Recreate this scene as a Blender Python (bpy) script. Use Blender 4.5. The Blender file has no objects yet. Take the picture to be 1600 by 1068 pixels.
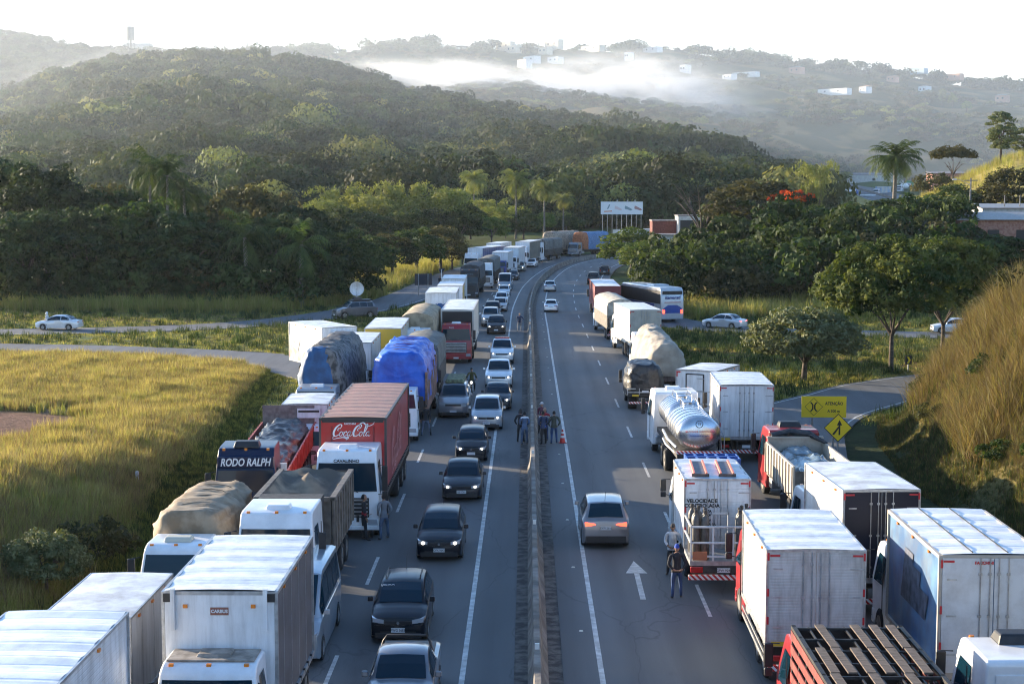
import bpy, bmesh, math, random
from mathutils import Vector, Matrix, noise as mnoise
R = math.radians
S = bpy.context.scene
COL = S.collection
# ------------------------------------------------------------------ camera
CAM_H, FPX, PITCH, YAW = 12.8, 2415.0, 5.28, 0.57
cam = bpy.data.cameras.new('camera'); camo = bpy.data.objects.new('camera', cam); COL.objects.link(camo)
camo.location = (0, 0, CAM_H); camo.rotation_euler = (R(90 - PITCH), 0, R(YAW))
cam.sensor_width = 36; cam.lens = 36 * FPX / 1600; cam.clip_start = .5; cam.clip_end = 12000
S.camera = camo
# ------------------------------------------------------------------ sky, sun, exposure
SUN_AZ, SUN_EL = 58.0, 10.5         # degrees to the left of +Y, height
w = bpy.data.worlds.new('World'); S.world = w; w.use_nodes = True
nt = w.node_tree; bg = nt.nodes['Background']; sky = nt.nodes.new('ShaderNodeTexSky')
sky.sky_type = 'NISHITA'; sky.sun_disc = False; sky.sun_elevation = R(SUN_EL); sky.sun_rotation = R(-SUN_AZ)
sky.altitude = 800; sky.air_density = 1.0; sky.dust_density = .8; sky.ozone_density = 3.2
bg.inputs[1].default_value = .15
# bright morning haze low over the horizon whitens the lowest part of the sky
_tc = nt.nodes.new('ShaderNodeTexCoord'); _sp = nt.nodes.new('ShaderNodeSeparateXYZ'); _mr = nt.nodes.new('ShaderNodeMapRange'); _mx = nt.nodes.new('ShaderNodeMix'); _mx.data_type = 'RGBA'
nt.links.new(_tc.outputs['Generated'], _sp.inputs[0]); nt.links.new(_sp.outputs[2], _mr.inputs[0]); _mr.interpolation_type = 'SMOOTHSTEP'
_mr.inputs[1].default_value = .06; _mr.inputs[2].default_value = .22; _mr.inputs[3].default_value = .92; _mr.inputs[4].default_value = 0
nt.links.new(_mr.outputs[0], _mx.inputs[0]); nt.links.new(sky.outputs[0], _mx.inputs[6]); _mx.inputs[7].default_value = (3.6, 3.6, 3.55, 1); nt.links.new(_mx.outputs[2], bg.inputs[0])
sl = bpy.data.lights.new('sun', 'SUN'); sl.energy = 5; sl.angle = R(.5); sl.color = (1, .83, .6)
so = bpy.data.objects.new('sun', sl); COL.objects.link(so)
sd = Vector((-math.sin(R(SUN_AZ)) * math.cos(R(SUN_EL)), math.cos(R(SUN_AZ)) * math.cos(R(SUN_EL)), math.sin(R(SUN_EL))))
so.rotation_euler = sd.to_track_quat('Z', 'Y').to_euler()
S.view_settings.view_transform = 'Standard'; S.view_settings.look = 'None'
S.view_settings.exposure = 1.7; S.view_settings.gamma = 1
cy = S.cycles; cy.max_bounces = 6; cy.diffuse_bounces = 3; cy.glossy_bounces = 3; cy.transmission_bounces = 2
cy.volume_bounces = 1; cy.filter_width = 1.1; cy.transparent_max_bounces = 6; cy.use_denoising = True; cy.sample_clamp_indirect = 4
try: cy.denoiser = 'OPENIMAGEDENOISE'
except Exception: pass

# ------------------------------------------------------------------ picture point -> place in the world
_cy, _sy, _cp, _sp = math.cos(R(YAW)), math.sin(R(YAW)), math.cos(R(PITCH)), math.sin(R(PITCH))
def ray(px, py):
    a = (px - 800) / FPX; b = (534 - py) / FPX
    fwd = Vector((-_sy * _cp, _cy * _cp, -_sp)); rt = Vector((_cy, _sy, 0)); up = rt.cross(fwd)
    return (fwd + rt * a + up * b)
def W(px, py, z=0.0):
    d = ray(px, py); t = (z - CAM_H) / d.z
    return (d.x * t, d.y * t)
def WY(px, py, Y):
    d = ray(px, py); t = Y / d.y
    return (d.x * t, Y, CAM_H + d.z * t)
def sm(a, b, x):
    t = max(0., min(1., (x - a) / (b - a))); return t * t * (3 - 2 * t)
def lerp(a, b, t): return a + (b - a) * t
def interp(tab, x):
    if x <= tab[0][0]: return tab[0][1]
    for (x0, y0), (x1, y1) in zip(tab, tab[1:]):
        if x <= x1:
            return y0 + (y1 - y0) * (x - x0) / (x1 - x0)
    return tab[-1][1]
def ns(x, y, z=0.0): return mnoise.noise(Vector((x, y, z)))

# ------------------------------------------------------------------ materials
MATS = {}
def nd(nt, t, **k):
    n = nt.nodes.new(t)
    for a, b in k.items(): setattr(n, a, b)
    return n
def mat(name, col=(.5, .5, .5), rough=.6, metal=0., var=0., scale=4., bump=0., bscale=None, coat=0., emit=None, estr=1., trans=0., spec=.5,
        col2=None, dirt=0., stretch=None, rand=0., thr=(.4, .6), streak=None):
    if name in MATS: return MATS[name]
    m = bpy.data.materials.new(name); m.use_nodes = True; nt = m.node_tree; b = nt.nodes['Principled BSDF']; L = nt.links.new
    b.inputs['Base Color'].default_value = (*col, 1); b.inputs['Roughness'].default_value = rough; b.inputs['Metallic'].default_value = metal
    b.inputs['Specular IOR Level'].default_value = spec; b.inputs['Coat Weight'].default_value = coat; b.inputs['Coat Roughness'].default_value = .06
    tc = nd(nt, 'ShaderNodeTexCoord'); mp = nd(nt, 'ShaderNodeMapping'); L(tc.outputs['Object'], mp.inputs[0])
    if stretch: mp.inputs['Scale'].default_value = stretch
    mp2 = mp
    if streak: mp2 = nd(nt, 'ShaderNodeMapping'); L(tc.outputs['Object'], mp2.inputs[0]); mp2.inputs['Scale'].default_value = streak
    cur = None
    def rgb(c): n = nd(nt, 'ShaderNodeRGB'); n.outputs[0].default_value = (*c, 1); return n.outputs[0]
    if var or col2:
        nz = nd(nt, 'ShaderNodeTexNoise'); nz.inputs['Scale'].default_value = scale; nz.inputs['Detail'].default_value = 6; L(mp.outputs[0], nz.inputs[0])
        rp = nd(nt, 'ShaderNodeValToRGB'); L(nz.outputs[0], rp.inputs[0])
        c2 = col2 or tuple(min(1, c * (1 + var)) for c in col); c1 = col if col2 else tuple(c * (1 - var) for c in col)
        rp.color_ramp.elements[0].position = thr[0]; rp.color_ramp.elements[1].position = thr[1]
        rp.color_ramp.elements[0].color = (*c1, 1); rp.color_ramp.elements[1].color = (*c2, 1)
        cur = rp.outputs[0]
    if dirt:
        nz2 = nd(nt, 'ShaderNodeTexNoise'); nz2.inputs['Scale'].default_value = 1.3; nz2.inputs['Detail'].default_value = 8; nz2.inputs['Roughness'].default_value = .65
        L(mp2.outputs[0], nz2.inputs[0]); rp2 = nd(nt, 'ShaderNodeValToRGB'); L(nz2.outputs[0], rp2.inputs[0])
        rp2.color_ramp.elements[0].position = .42; rp2.color_ramp.elements[1].position = .72
        rp2.color_ramp.elements[0].color = (0, 0, 0, 1); rp2.color_ramp.elements[1].color = (dirt, dirt, dirt, 1)
        mx = nd(nt, 'ShaderNodeMix', data_type='RGBA'); L(rp2.outputs[0], mx.inputs[0]); L(cur or rgb(col), mx.inputs[6])
        mx.inputs[7].default_value = (.16, .12, .085, 1); cur = mx.outputs[2]
    if rand:
        oi = nd(nt, 'ShaderNodeObjectInfo'); hv = nd(nt, 'ShaderNodeHueSaturation'); mr = nd(nt, 'ShaderNodeMapRange'); mr2 = nd(nt, 'ShaderNodeMapRange')
        L(oi.outputs['Random'], mr.inputs[0]); mr.inputs[3].default_value = 1 - rand; mr.inputs[4].default_value = 1 + rand
        L(mr.outputs[0], hv.inputs['Value'])
        fr = nd(nt, 'ShaderNodeMath', operation='FRACT'); ml = nd(nt, 'ShaderNodeMath', operation='MULTIPLY'); ml.inputs[1].default_value = 7.31
        L(oi.outputs['Random'], ml.inputs[0]); L(ml.outputs[0], fr.inputs[0]); L(fr.outputs[0], mr2.inputs[0])
        mr2.inputs[3].default_value = .5 - rand * .09; mr2.inputs[4].default_value = .5 + rand * .05; L(mr2.outputs[0], hv.inputs['Hue'])
        L(cur or rgb(col), hv.inputs['Color']); cur = hv.outputs[0]
    if cur: L(cur, b.inputs['Base Color'])
    if bump:
        nb = nd(nt, 'ShaderNodeTexNoise'); nb.inputs['Scale'].default_value = bscale or scale; nb.inputs['Detail'].default_value = 5
        L(mp.outputs[0], nb.inputs[0]); bp = nd(nt, 'ShaderNodeBump'); bp.inputs['Strength'].default_value = bump; bp.inputs['Distance'].default_value = .05
        L(nb.outputs[0], bp.inputs['Height']); L(bp.outputs[0], b.inputs['Normal'])
    if emit:
        b.inputs['Emission Color'].default_value = (*emit, 1); b.inputs['Emission Strength'].default_value = estr
    if trans:
        tr = nd(nt, 'ShaderNodeBsdfTranslucent'); ms = nd(nt, 'ShaderNodeMixShader'); ms.inputs[0].default_value = trans
        if cur:
            g = nd(nt, 'ShaderNodeMix', data_type='RGBA', blend_type='MULTIPLY'); g.inputs[0].default_value = 1; L(cur, g.inputs[6]); g.inputs[7].default_value = (1.5, 1.45, .7, 1)
            L(g.outputs[2], tr.inputs[0])
        else: tr.inputs[0].default_value = (min(1, col[0] * 1.5), min(1, col[1] * 1.45), col[2] * .7, 1)
        L(b.outputs[0], ms.inputs[1]); L(tr.outputs[0], ms.inputs[2]); L(ms.outputs[0], nt.nodes['Material Output'].inputs[0])
    MATS[name] = m; return m
_pc = {}
def paint(c, rough=.32, metal=0., coat=.35, dirt=.18):
    if max(c) < .1: dirt = 0.
    k = (c, rough, metal, coat, dirt)
    if k not in _pc: _pc[k] = mat('paint_%d' % len(_pc), c, rough, metal, coat=coat if max(c) > .1 else .12, dirt=dirt, var=.05, scale=2, spec=.5 if max(c) > .1 else .25)
    return _pc[k]
def cloth(c, var=.25, rough=.85): return mat('cloth_%.3f_%.3f_%.3f' % c, c, rough, var=var, scale=2.2, bump=.5, bscale=3)
WHITE = (.78, .79, .8)
GLASS = mat('car_glass', (.004, .022, .038), .05, spec=.3)
BLACK = mat('black_plastic', (.018, .018, .02), .5, var=.2)
RUBBER = mat('tyre_rubber', (.02, .02, .021), .85, var=.3, scale=9)
ALLOY = mat('alloy', (.42, .43, .44), .35, .7, var=.15)
STEELRIM = mat('steel_rim', (.26, .25, .24), .5, .5, var=.3, dirt=.4)
CHROME = mat('chrome', (.6, .6, .61), .2, .95)
LAMP_ON = mat('headlight_lit', (.9, .88, .8), .2, emit=(1, .9, .72), estr=1.8)
LAMP_OFF = mat('headlight_lens', (.5, .52, .55), .12, .4, coat=.5)
TAIL = mat('tail_lens', (.42, .012, .012), .25, coat=.5)
TAIL_ON = mat('tail_lit', (.6, .02, .02), .25, emit=(1, .06, .03), estr=1.8)
AMBER = mat('amber_lens', (.75, .22, .02), .3, coat=.4)
PLATE = mat('plate_white', (.62, .64, .66), .5)
INK = mat('ink_black', (.02, .02, .02), .7)
REDPAINT = mat('red_reflector', (.5, .02, .03), .45)
WHITEPAINT = mat('white_marking', (.72, .73, .73), .6)
GALV = mat('galvanised_steel', (.42, .44, .46), .42, .7, var=.15, scale=6, dirt=.3)
CHASSIS = mat('chassis_steel', (.035, .033, .032), .7, var=.4, scale=5)
RUST = mat('dark_rusty_steel', (.07, .05, .045), .75, var=.5, scale=5)

# ------------------------------------------------------------------ mesh builder
class MB:
    def __init__(s): s.v = []; s.f = []; s.m = []; s.M = None
    def add(s, vs, fs, m=0):
        o = len(s.v)
        if s.M is not None: vs = [tuple(s.M @ Vector(p)) for p in vs]
        s.v.extend(vs); s.f.extend([tuple(i + o for i in f) for f in fs]); s.m.extend([m] * len(fs)); return s
    def box(s, x0, x1, y0, y1, z0, z1, m=0, tx=0., ty=0.):
        vs = [(x0, y0, z0), (x1, y0, z0), (x1, y1, z0), (x0, y1, z0), (x0 + tx, y0 + ty, z1), (x1 - tx, y0 + ty, z1), (x1 - tx, y1 - ty, z1), (x0 + tx, y1 - ty, z1)]
        return s.add(vs, [(0, 3, 2, 1), (4, 5, 6, 7), (0, 1, 5, 4), (1, 2, 6, 5), (2, 3, 7, 6), (3, 0, 4, 7)], m)
    def poly_x(s, pts, x0, x1, m=0):        # outline in (y,z) extruded along x
        n = len(pts); vs = [(x0, y, z) for y, z in pts] + [(x1, y, z) for y, z in pts]
        return s.add(vs, [tuple(range(n)), tuple(range(2 * n - 1, n - 1, -1))] + [(i, i + n, (i + 1) % n + n, (i + 1) % n) for i in range(n)], m)
    def poly_y(s, pts, y0, y1, m=0):
        n = len(pts); vs = [(x, y0, z) for x, z in pts] + [(x, y1, z) for x, z in pts]
        return s.add(vs, [tuple(range(n)), tuple(range(2 * n - 1, n - 1, -1))] + [(i, i + n, (i + 1) % n + n, (i + 1) % n) for i in range(n)], m)
    def tube(s, pts, r, n=8, m=0, cap=True):
        if not isinstance(r, (list, tuple)): r = [r] * len(pts)
        pts = [Vector(p) for p in pts]; vs = []; fs = []
        for i, p in enumerate(pts):
            d = (pts[min(i + 1, len(pts) - 1)] - pts[max(i - 1, 0)])
            if d.length < 1e-6: d = Vector((0, 0, 1))
            d.normalize(); a = d.cross(Vector((0, 0, 1)) if abs(d.z) < .9 else Vector((1, 0, 0))); a.normalize(); b = d.cross(a)
            for k in range(n):
                t = 2 * math.pi * k / n; vs.append(tuple(p + (a * math.cos(t) + b * math.sin(t)) * r[i]))
        for i in range(len(pts) - 1):
            for k in range(n): fs.append((i * n + k, i * n + (k + 1) % n, (i + 1) * n + (k + 1) % n, (i + 1) * n + k))
        if cap: fs.append(tuple(range(n - 1, -1, -1))); fs.append(tuple(range((len(pts) - 1) * n, len(pts) * n)))
        return s.add(vs, fs, m)
    def loft(s, rings, m=0, closed=True, caps=True):
        n = len(rings[0]); vs = [p for r in rings for p in r]; fs = []
        for i in range(len(rings) - 1):
            for k in range(n if closed else n - 1): fs.append((i * n + k, i * n + (k + 1) % n, (i + 1) * n + (k + 1) % n, (i + 1) * n + k))
        if caps: fs.append(tuple(range(n - 1, -1, -1))); fs.append(tuple(range((len(rings) - 1) * n, len(rings) * n)))
        return s.add(vs, fs, m)
    def quad(s, a, b, c, d, m=0): return s.add([a, b, c, d], [(0, 1, 2, 3)], m)
    def lathe(s, prof, n=16, m=0, c=(0, 0, 0)):      # (r,z)
        vs = []; fs = []
        for r, z in prof:
            for k in range(n):
                t = 2 * math.pi * k / n; vs.append((c[0] + r * math.cos(t), c[1] + r * math.sin(t), c[2] + z))
        for i in range(len(prof) - 1):
            for k in range(n): fs.append((i * n + k, i * n + (k + 1) % n, (i + 1) * n + (k + 1) % n, (i + 1) * n + k))
        fs.append(tuple(range(n - 1, -1, -1))); fs.append(tuple(range((len(prof) - 1) * n, len(prof) * n)))
        return s.add(vs, fs, m)
    def mesh(s, name, mats, smooth=None):
        me = bpy.data.meshes.new(name); me.from_pydata(s.v, [], s.f)
        for mm in (mats if isinstance(mats, (list, tuple)) else [mats]): me.materials.append(mm)
        me.polygons.foreach_set('material_index', s.m)
        if smooth is not None:
            me.polygons.foreach_set('use_smooth', [True] * len(s.f))
            me.update()
            if smooth < 170: me.set_sharp_from_angle(angle=R(smooth))
        me.update(); return me
    def build(s, name, mats, parent=None, loc=(0, 0, 0), rz=0., smooth=None, bev=0., fixn=False):
        me = s.mesh(name, mats, smooth)
        if fixn:
            bm = bmesh.new(); bm.from_mesh(me); bmesh.ops.recalc_face_normals(bm, faces=bm.faces); bm.to_mesh(me); bm.free()
        return obj(name, me, parent, loc, rz, bev)
def obj(name, me, parent=None, loc=(0, 0, 0), rz=0., bev=0.):
    o = bpy.data.objects.new(name, me); COL.objects.link(o); o.parent = parent; o.location = loc; o.rotation_euler = (0, 0, rz)
    if bev:
        b = o.modifiers.new('bevel', 'BEVEL'); b.width = bev; b.segments = 2; b.limit_method = 'ANGLE'; b.angle_limit = R(35); b.harden_normals = False
    return o
def tag(o, label=None, cat=None, group=None, kind=None):
    if label: o['label'] = label
    if cat: o['category'] = cat
    if group: o['group'] = group
    if kind: o['kind'] = kind
    return o
def empty(name, loc=(0, 0, 0), rz=0.):
    o = bpy.data.objects.new(name, None); COL.objects.link(o); o.location = loc; o.rotation_euler = (0, 0, rz); o.empty_display_size = .3; return o
def thing(name, label, cat, loc=(0, 0, 0), rz=0., group=None): return tag(empty(name, loc, rz), label, cat, group)
def copy_tree(o, parent=None):
    c = o.copy(); COL.objects.link(c); c.parent = parent
    for ch in list(o.children): copy_tree(ch, c)
    return c
_tx = {}
def text_mesh(txt, size=1., bold=0., shear=0., space=1., width=1.):
    k = (txt, size, bold, shear, space, width)
    if k in _tx: return _tx[k].copy()
    cu = bpy.data.curves.new('t', 'FONT'); cu.body = txt; cu.size = size; cu.align_x = 'CENTER'; cu.align_y = 'CENTER'; cu.offset = bold; cu.shear = shear
    cu.space_character = space; cu.extrude = .003; cu.resolution_u = 3
    o = bpy.data.objects.new('t', cu); COL.objects.link(o); bpy.context.view_layer.update()
    me = bpy.data.meshes.new_from_object(o.evaluated_get(bpy.context.evaluated_depsgraph_get())); COL.objects.unlink(o); bpy.data.objects.remove(o)
    if width != 1: me.transform(Matrix.Diagonal((width, 1, 1, 1)))
    _tx[k] = me; return me.copy()
def text(name, txt, size, m, parent, loc, face='front', **kw):
    """flat lettering. face: front = read by someone in front (+y side), back = read from -y side, right/left = the vehicle's right/left side, lying"""
    me = text_mesh(txt, size, **kw); me.materials.clear(); me.materials.append(m)
    o = bpy.data.objects.new(name, me); COL.objects.link(o); o.parent = parent; o.location = loc
    o.rotation_euler = {'front': (R(90), 0, R(180)), 'back': (R(90), 0, 0), 'right': (R(90), 0, R(90)), 'left': (R(90), 0, R(-90)), 'up': (0, 0, 0)}[face]
    return o
def scatter(name, pts, srcs, label=None, kind='stuff', group=None):
    """pts: (x,y,z,scale,rz,idx[,tilt]); ONE object of instances for uncountable cover"""
    me = bpy.data.meshes.new(name); me.from_pydata([p[:3] for p in pts], [], [])
    me.attributes.new('sc', 'FLOAT_VECTOR', 'POINT'); me.attributes.new('rot', 'FLOAT_VECTOR', 'POINT'); me.attributes.new('idx', 'INT', 'POINT')
    a, b, c = me.attributes['sc'], me.attributes['rot'], me.attributes['idx']
    sc = []; ro = []
    for p in pts:
        s = p[3]; sc += [s, s, s] if not isinstance(s, tuple) else list(s)
        ro += [p[6] if len(p) > 6 else 0, 0, p[4]]
    a.data.foreach_set('vector', sc); b.data.foreach_set('vector', ro); c.data.foreach_set('value', [p[5] for p in pts])
    cl = bpy.data.collections.new(name + '_src')
    for i, s_ in enumerate(srcs):
        o = bpy.data.objects.new('%s_src_%02d' % (name, i), s_); cl.objects.link(o)
    g = bpy.data.node_groups.new(name + '_gn', 'GeometryNodeTree')
    g.interface.new_socket('Geometry', in_out='INPUT', socket_type='NodeSocketGeometry'); g.interface.new_socket('Geometry', in_out='OUTPUT', socket_type='NodeSocketGeometry')
    gi = g.nodes.new('NodeGroupInput'); go = g.nodes.new('NodeGroupOutput'); ip = g.nodes.new('GeometryNodeInstanceOnPoints'); ci = g.nodes.new('GeometryNodeCollectionInfo')
    ci.inputs['Collection'].default_value = cl; ci.inputs['Separate Children'].default_value = True; ci.inputs['Reset Children'].default_value = True
    def at(n, t):
        q = g.nodes.new('GeometryNodeInputNamedAttribute'); q.data_type = t; q.inputs['Name'].default_value = n; return q.outputs['Attribute']
    L = g.links.new
    L(gi.outputs[0], ip.inputs['Points']); L(ci.outputs[0], ip.inputs['Instance']); ip.inputs['Pick Instance'].default_value = True
    L(at('idx', 'INT'), ip.inputs['Instance Index']); L(at('sc', 'FLOAT_VECTOR'), ip.inputs['Scale'])
    e2r = g.nodes.new('FunctionNodeEulerToRotation'); L(at('rot', 'FLOAT_VECTOR'), e2r.inputs[0]); L(e2r.outputs[0], ip.inputs['Rotation'])
    L(ip.outputs[0], go.inputs[0])
    o = bpy.data.objects.new(name, me); COL.objects.link(o); md = o.modifiers.new('gn', 'NODES'); md.node_group = g
    return tag(o, label, None, group, kind)
# ------------------------------------------------------------------ terrain
MED = [(-60, .2), (150, .2)]
CENTER = [(.2, -60), (.2, 0), (.2, 60), (.2, 110), (.2, 150), (.3, 186), (1.5, 228), (4.2, 263), (7.6, 285), (12.2, 300), (17, 309.5), (25, 320), (40, 336), (62, 358), (90, 395), (118, 450), (135, 520), (142, 600), (147, 690), (152, 760)]
def catmull(P, step=2.0):
    out = []
    for i in range(len(P) - 1):
        p0 = Vector(P[max(i - 1, 0)]); p1 = Vector(P[i]); p2 = Vector(P[i + 1]); p3 = Vector(P[min(i + 2, len(P) - 1)])
        n = max(1, int((p2 - p1).length / step))
        for k in range(n):
            t = k / n; t2 = t * t; t3 = t2 * t
            out.append(.5 * ((2 * p1) + (p2 - p0) * t + (2 * p0 - 5 * p1 + 4 * p2 - p3) * t2 + (3 * p1 - p0 - 3 * p2 + p3) * t3))
    out.append(Vector(P[-1])); return out
ROAD = catmull([Vector(p) for p in CENTER])
def roadz(y): return interp([(0, 0), (200, 0), (235, .15), (260, .45), (290, 1.0), (310, 1.4), (340, 2.2), (400, 4), (500, 8), (600, 12.5), (690, 17), (760, 20)], y)
def tangent(i):
    a = ROAD[max(i - 1, 0)]; b = ROAD[min(i + 1, len(ROAD) - 1)]; return (b - a).normalized()
def near_road(x, y):
    """index on the road's centre line and signed offset (right positive)"""
    best = None
    p = Vector((x, y))
    for i in range(0, len(ROAD)):
        d = (ROAD[i] - p).length_squared
        if best is None or d < best[0]: best = (d, i)
    i = best[1]; t = tangent(i); q = p - ROAD[i]
    return i, q.x * t.y - q.y * t.x
def strip_pts(i, off):
    t = tangent(i); return (ROAD[i].x + t.y * off, ROAD[i].y - t.x * off)
def heading_at(x, y):
    i, o = near_road(x, y); t = tangent(i); return math.atan2(-t.x, t.y)
RAMP_R = catmull([(13.0, 82), (16.5, 92), (21, 99), (26, 106), (36, 113), (60, 120), (90, 124)])
SIDE_R = catmull([(9.5, 190), (12.5, 172), (15.5, 160), (19, 153.5), (26, 150), (36, 147), (52, 143), (80, 139), (110, 136)])
SIDE_L = catmull([(-13.0, 112), (-17.5, 119), (-22, 124), (-32, 129), (-46, 132.5), (-70, 134), (-110, 134)])
RAMP_L = catmull([(-3.5, 294), (-8.5, 276), (-11.8, 256), (-13.6, 235), (-15, 212), (-17.3, 190), (-22, 171), (-30, 157.5), (-42, 151), (-60, 148), (-110, 146)])
SIDES = [(RAMP_R, 3.6), (SIDE_R, 3.3), (SIDE_L, 4.0), (RAMP_L, 3.3)]
def side_dist(x, y):
    b = 99
    for P, hw in SIDES:
        for p in P[::2]:
            d = math.hypot(p.x - x, p.y - y) - hw
            if d < b: b = d
    return b
def xbank(y): return interp([(40, -12.9), (55, -12.9), (66, -14.4), (78, -14.7), (92, -16), (111, -17.4), (125, -18)], y)
def ground_z(x, y):
    z = roadz(y) * (1 if y > 200 else 0)
    n = ns(x * .08, y * .08) * .5 + ns(x * .3, y * .3) * .2
    # left field on its bank
    if x < -11 and y < 128:
        xb = xbank(y)
        hl = interp([(0, 3.4), (48, 2.9), (58, 2.2), (68, 1.35), (78, .8), (90, .5), (105, .25), (124, 0)], y)
        t = sm(0, 1.9, xb - x); z += hl * t + n * .4 * t * sm(124, 112, y) + .018 * max(0, -x - 18) * sm(120, 90, y)
    # right grassy hill
    if x > 14 and y < 112:
        xr = interp([(0, 18.2), (60, 18.2), (68, 17.6), (80, 18.9), (90, 21), (97, 25), (104, 34)], y)
        t = (x - xr)
        if t > 0:
            H = interp([(0, 9.5), (78, 9.8), (88, 8.5), (98, 4.5), (106, 1.0), (112, 0)], y)
            z += (H * sm(-1.5, 8.5, t) - H * sm(-1.5, 8.5, 0)) * (1 + n * .3) + (n * 1.2 + ns(x * .5, y * .5, 3) * .7) * sm(0, 3, t) + .1 * max(0, t - 9)
    # right side rising ground behind the trees
    if y > 158 and x > 14:
        a = sm(166, 232, y) * sm(16, 42, x - max(0, y - 240) * .35)
        z += a * 7.5 * (1 - sm(400, 470, y) * .4)
        b = sm(235, 330, y) * sm(.225, .33, x / y) * (1 - sm(380, 480, y)); z += 13 * b
    if y > 230 and x > 20: z = max(z, z * .0 + roadz(y) * sm(200, 240, y))
    # low valley to the left, rising to the ridges
    if y > 200 and x < 0: z = lerp(z, 1.0 + .012 * (y - 200), sm(0, 40, -x - 20))
    if y > 380: z += .02 * (y - 380) * sm(60, 0, abs(x - 130))
    z += (ns(x * .02, y * .02, 3) * 1.2) * sm(160, 260, y) * sm(14, 40, abs(x - 5))
    return z
ZR = {}
def gz(x, y):
    z = ground_z(x, y)
    i, o = near_road(x, y) if y > 100 else (None, x - .2)
    k = sm(20, 13.5, abs(o)); 
    if k > 0: z = lerp(z, roadz(y) - .12, k)
    if y > 75 and y < 320 and abs(x) < 120:
        d = side_dist(x, y); k = sm(5, .3, d)
        if k > 0: z = lerp(z, roadz(y) - .1, k)
    return z
def axis(segs):
    out = []
    for a, b, s in segs:
        n = max(1, int(round((b - a) / s))); out += [a + (b - a) * k / n for k in range(n)]
    out.append(segs[-1][1]); return out
def grid_obj(name, xs, ys, fz, m):
    vs = []; fs = []
    for y in ys:
        for x in xs: vs.append((x, y, fz(x, y)))
    nx = len(xs)
    for j in range(len(ys) - 1):
        for i in range(nx - 1): a = j * nx + i; fs.append((a, a + 1, a + nx + 1, a + nx))
    me = bpy.data.meshes.new(name); me.from_pydata(vs, [], fs); me.polygons.foreach_set('use_smooth', [True] * len(fs)); me.materials.append(m); me.update()
    return obj(name, me)
# ground cover colours
def ground_material():
    m = bpy.data.materials.new('ground_cover'); m.use_nodes = True; nt = m.node_tree; L = nt.links.new; b = nt.nodes['Principled BSDF']; b.inputs['Roughness'].default_value = .95
    b.inputs['Specular IOR Level'].default_value = .1
    at = nd(nt, 'ShaderNodeAttribute'); at.attribute_name = 'cover'; tc = nd(nt, 'ShaderNodeTexCoord')
    n1 = nd(nt, 'ShaderNodeTexNoise'); n1.inputs['Scale'].default_value = .9; n1.inputs['Detail'].default_value = 9; n1.inputs['Roughness'].default_value = .7; L(tc.outputs['Object'], n1.inputs[0])
    mr = nd(nt, 'ShaderNodeMapRange'); L(n1.outputs[0], mr.inputs[0]); mr.inputs[1].default_value = .3; mr.inputs[2].default_value = .7; mr.inputs[3].default_value = .55; mr.inputs[4].default_value = 1.4
    hv = nd(nt, 'ShaderNodeHueSaturation'); L(at.outputs['Color'], hv.inputs['Color']); L(mr.outputs[0], hv.inputs['Value']); L(hv.outputs[0], b.inputs['Base Color'])
    n2 = nd(nt, 'ShaderNodeTexNoise'); n2.inputs['Scale'].default_value = 5; n2.inputs['Detail'].default_value = 6; L(tc.outputs['Object'], n2.inputs[0])
    bp = nd(nt, 'ShaderNodeBump'); bp.inputs['Distance'].default_value = .15; bp.inputs['Strength'].default_value = .8; L(n2.outputs[0], bp.inputs['Height']); L(bp.outputs[0], b.inputs['Normal'])
    return m
GM = ground_material()
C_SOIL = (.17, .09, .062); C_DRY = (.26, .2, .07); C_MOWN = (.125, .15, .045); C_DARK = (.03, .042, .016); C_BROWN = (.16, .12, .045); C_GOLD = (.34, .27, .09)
def mixc(a, b, t): return tuple(lerp(p, q, t) for p, q in zip(a, b))
def soil_patch(x, y):      # bare earth in the left field
    px = x + 28; py = y - 78
    return sm(1.15, .75, math.hypot(px / 4.6, py / 11) + ns(x * .3, y * .3) * .35)
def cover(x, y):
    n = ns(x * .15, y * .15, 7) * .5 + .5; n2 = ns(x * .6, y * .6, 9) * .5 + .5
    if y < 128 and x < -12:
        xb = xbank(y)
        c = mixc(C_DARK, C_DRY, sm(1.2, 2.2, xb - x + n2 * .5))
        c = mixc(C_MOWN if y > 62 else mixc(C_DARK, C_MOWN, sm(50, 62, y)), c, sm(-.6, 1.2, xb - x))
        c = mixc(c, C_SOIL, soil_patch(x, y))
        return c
    if x < -12 and y < 190:
        c = mixc(C_MOWN, C_BROWN, sm(.45, .75, n)); c = mixc(c, C_SOIL, sm(.62, .8, n2) * .5)
        if x < -20 and 162 < y < 176 and n2 > .3: c = mixc(c, C_SOIL, .7)
        return c
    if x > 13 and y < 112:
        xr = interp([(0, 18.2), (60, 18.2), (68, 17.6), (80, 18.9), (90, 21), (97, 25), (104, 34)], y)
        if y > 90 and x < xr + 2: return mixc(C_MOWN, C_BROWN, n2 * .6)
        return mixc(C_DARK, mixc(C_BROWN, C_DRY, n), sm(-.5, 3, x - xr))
    if x > 10 and y < 172:
        c = mixc(C_MOWN, (.17, .1, .04), sm(.4, .62, n) * (1 if y > 118 else .4)); return c
    if x > 60 and y > 235 and y < 560: return mixc(C_GOLD, C_MOWN, sm(.5, .8, n))
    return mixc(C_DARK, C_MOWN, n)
def paint_cover(o, f):
    me = o.data; ca = me.color_attributes.new('cover', 'FLOAT_COLOR', 'POINT'); buf = []
    for v in me.vertices: buf += [*f(v.co.x, v.co.y), 1]
    ca.data.foreach_set('color', buf)
xs = axis([(-420, -120, 15), (-120, -60, 4), (-60, -34, 1.6), (-34, -12, .8), (-12, 12, 4), (12, 34, .8), (34, 60, 1.8), (60, 140, 5), (140, 460, 16)])
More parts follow.
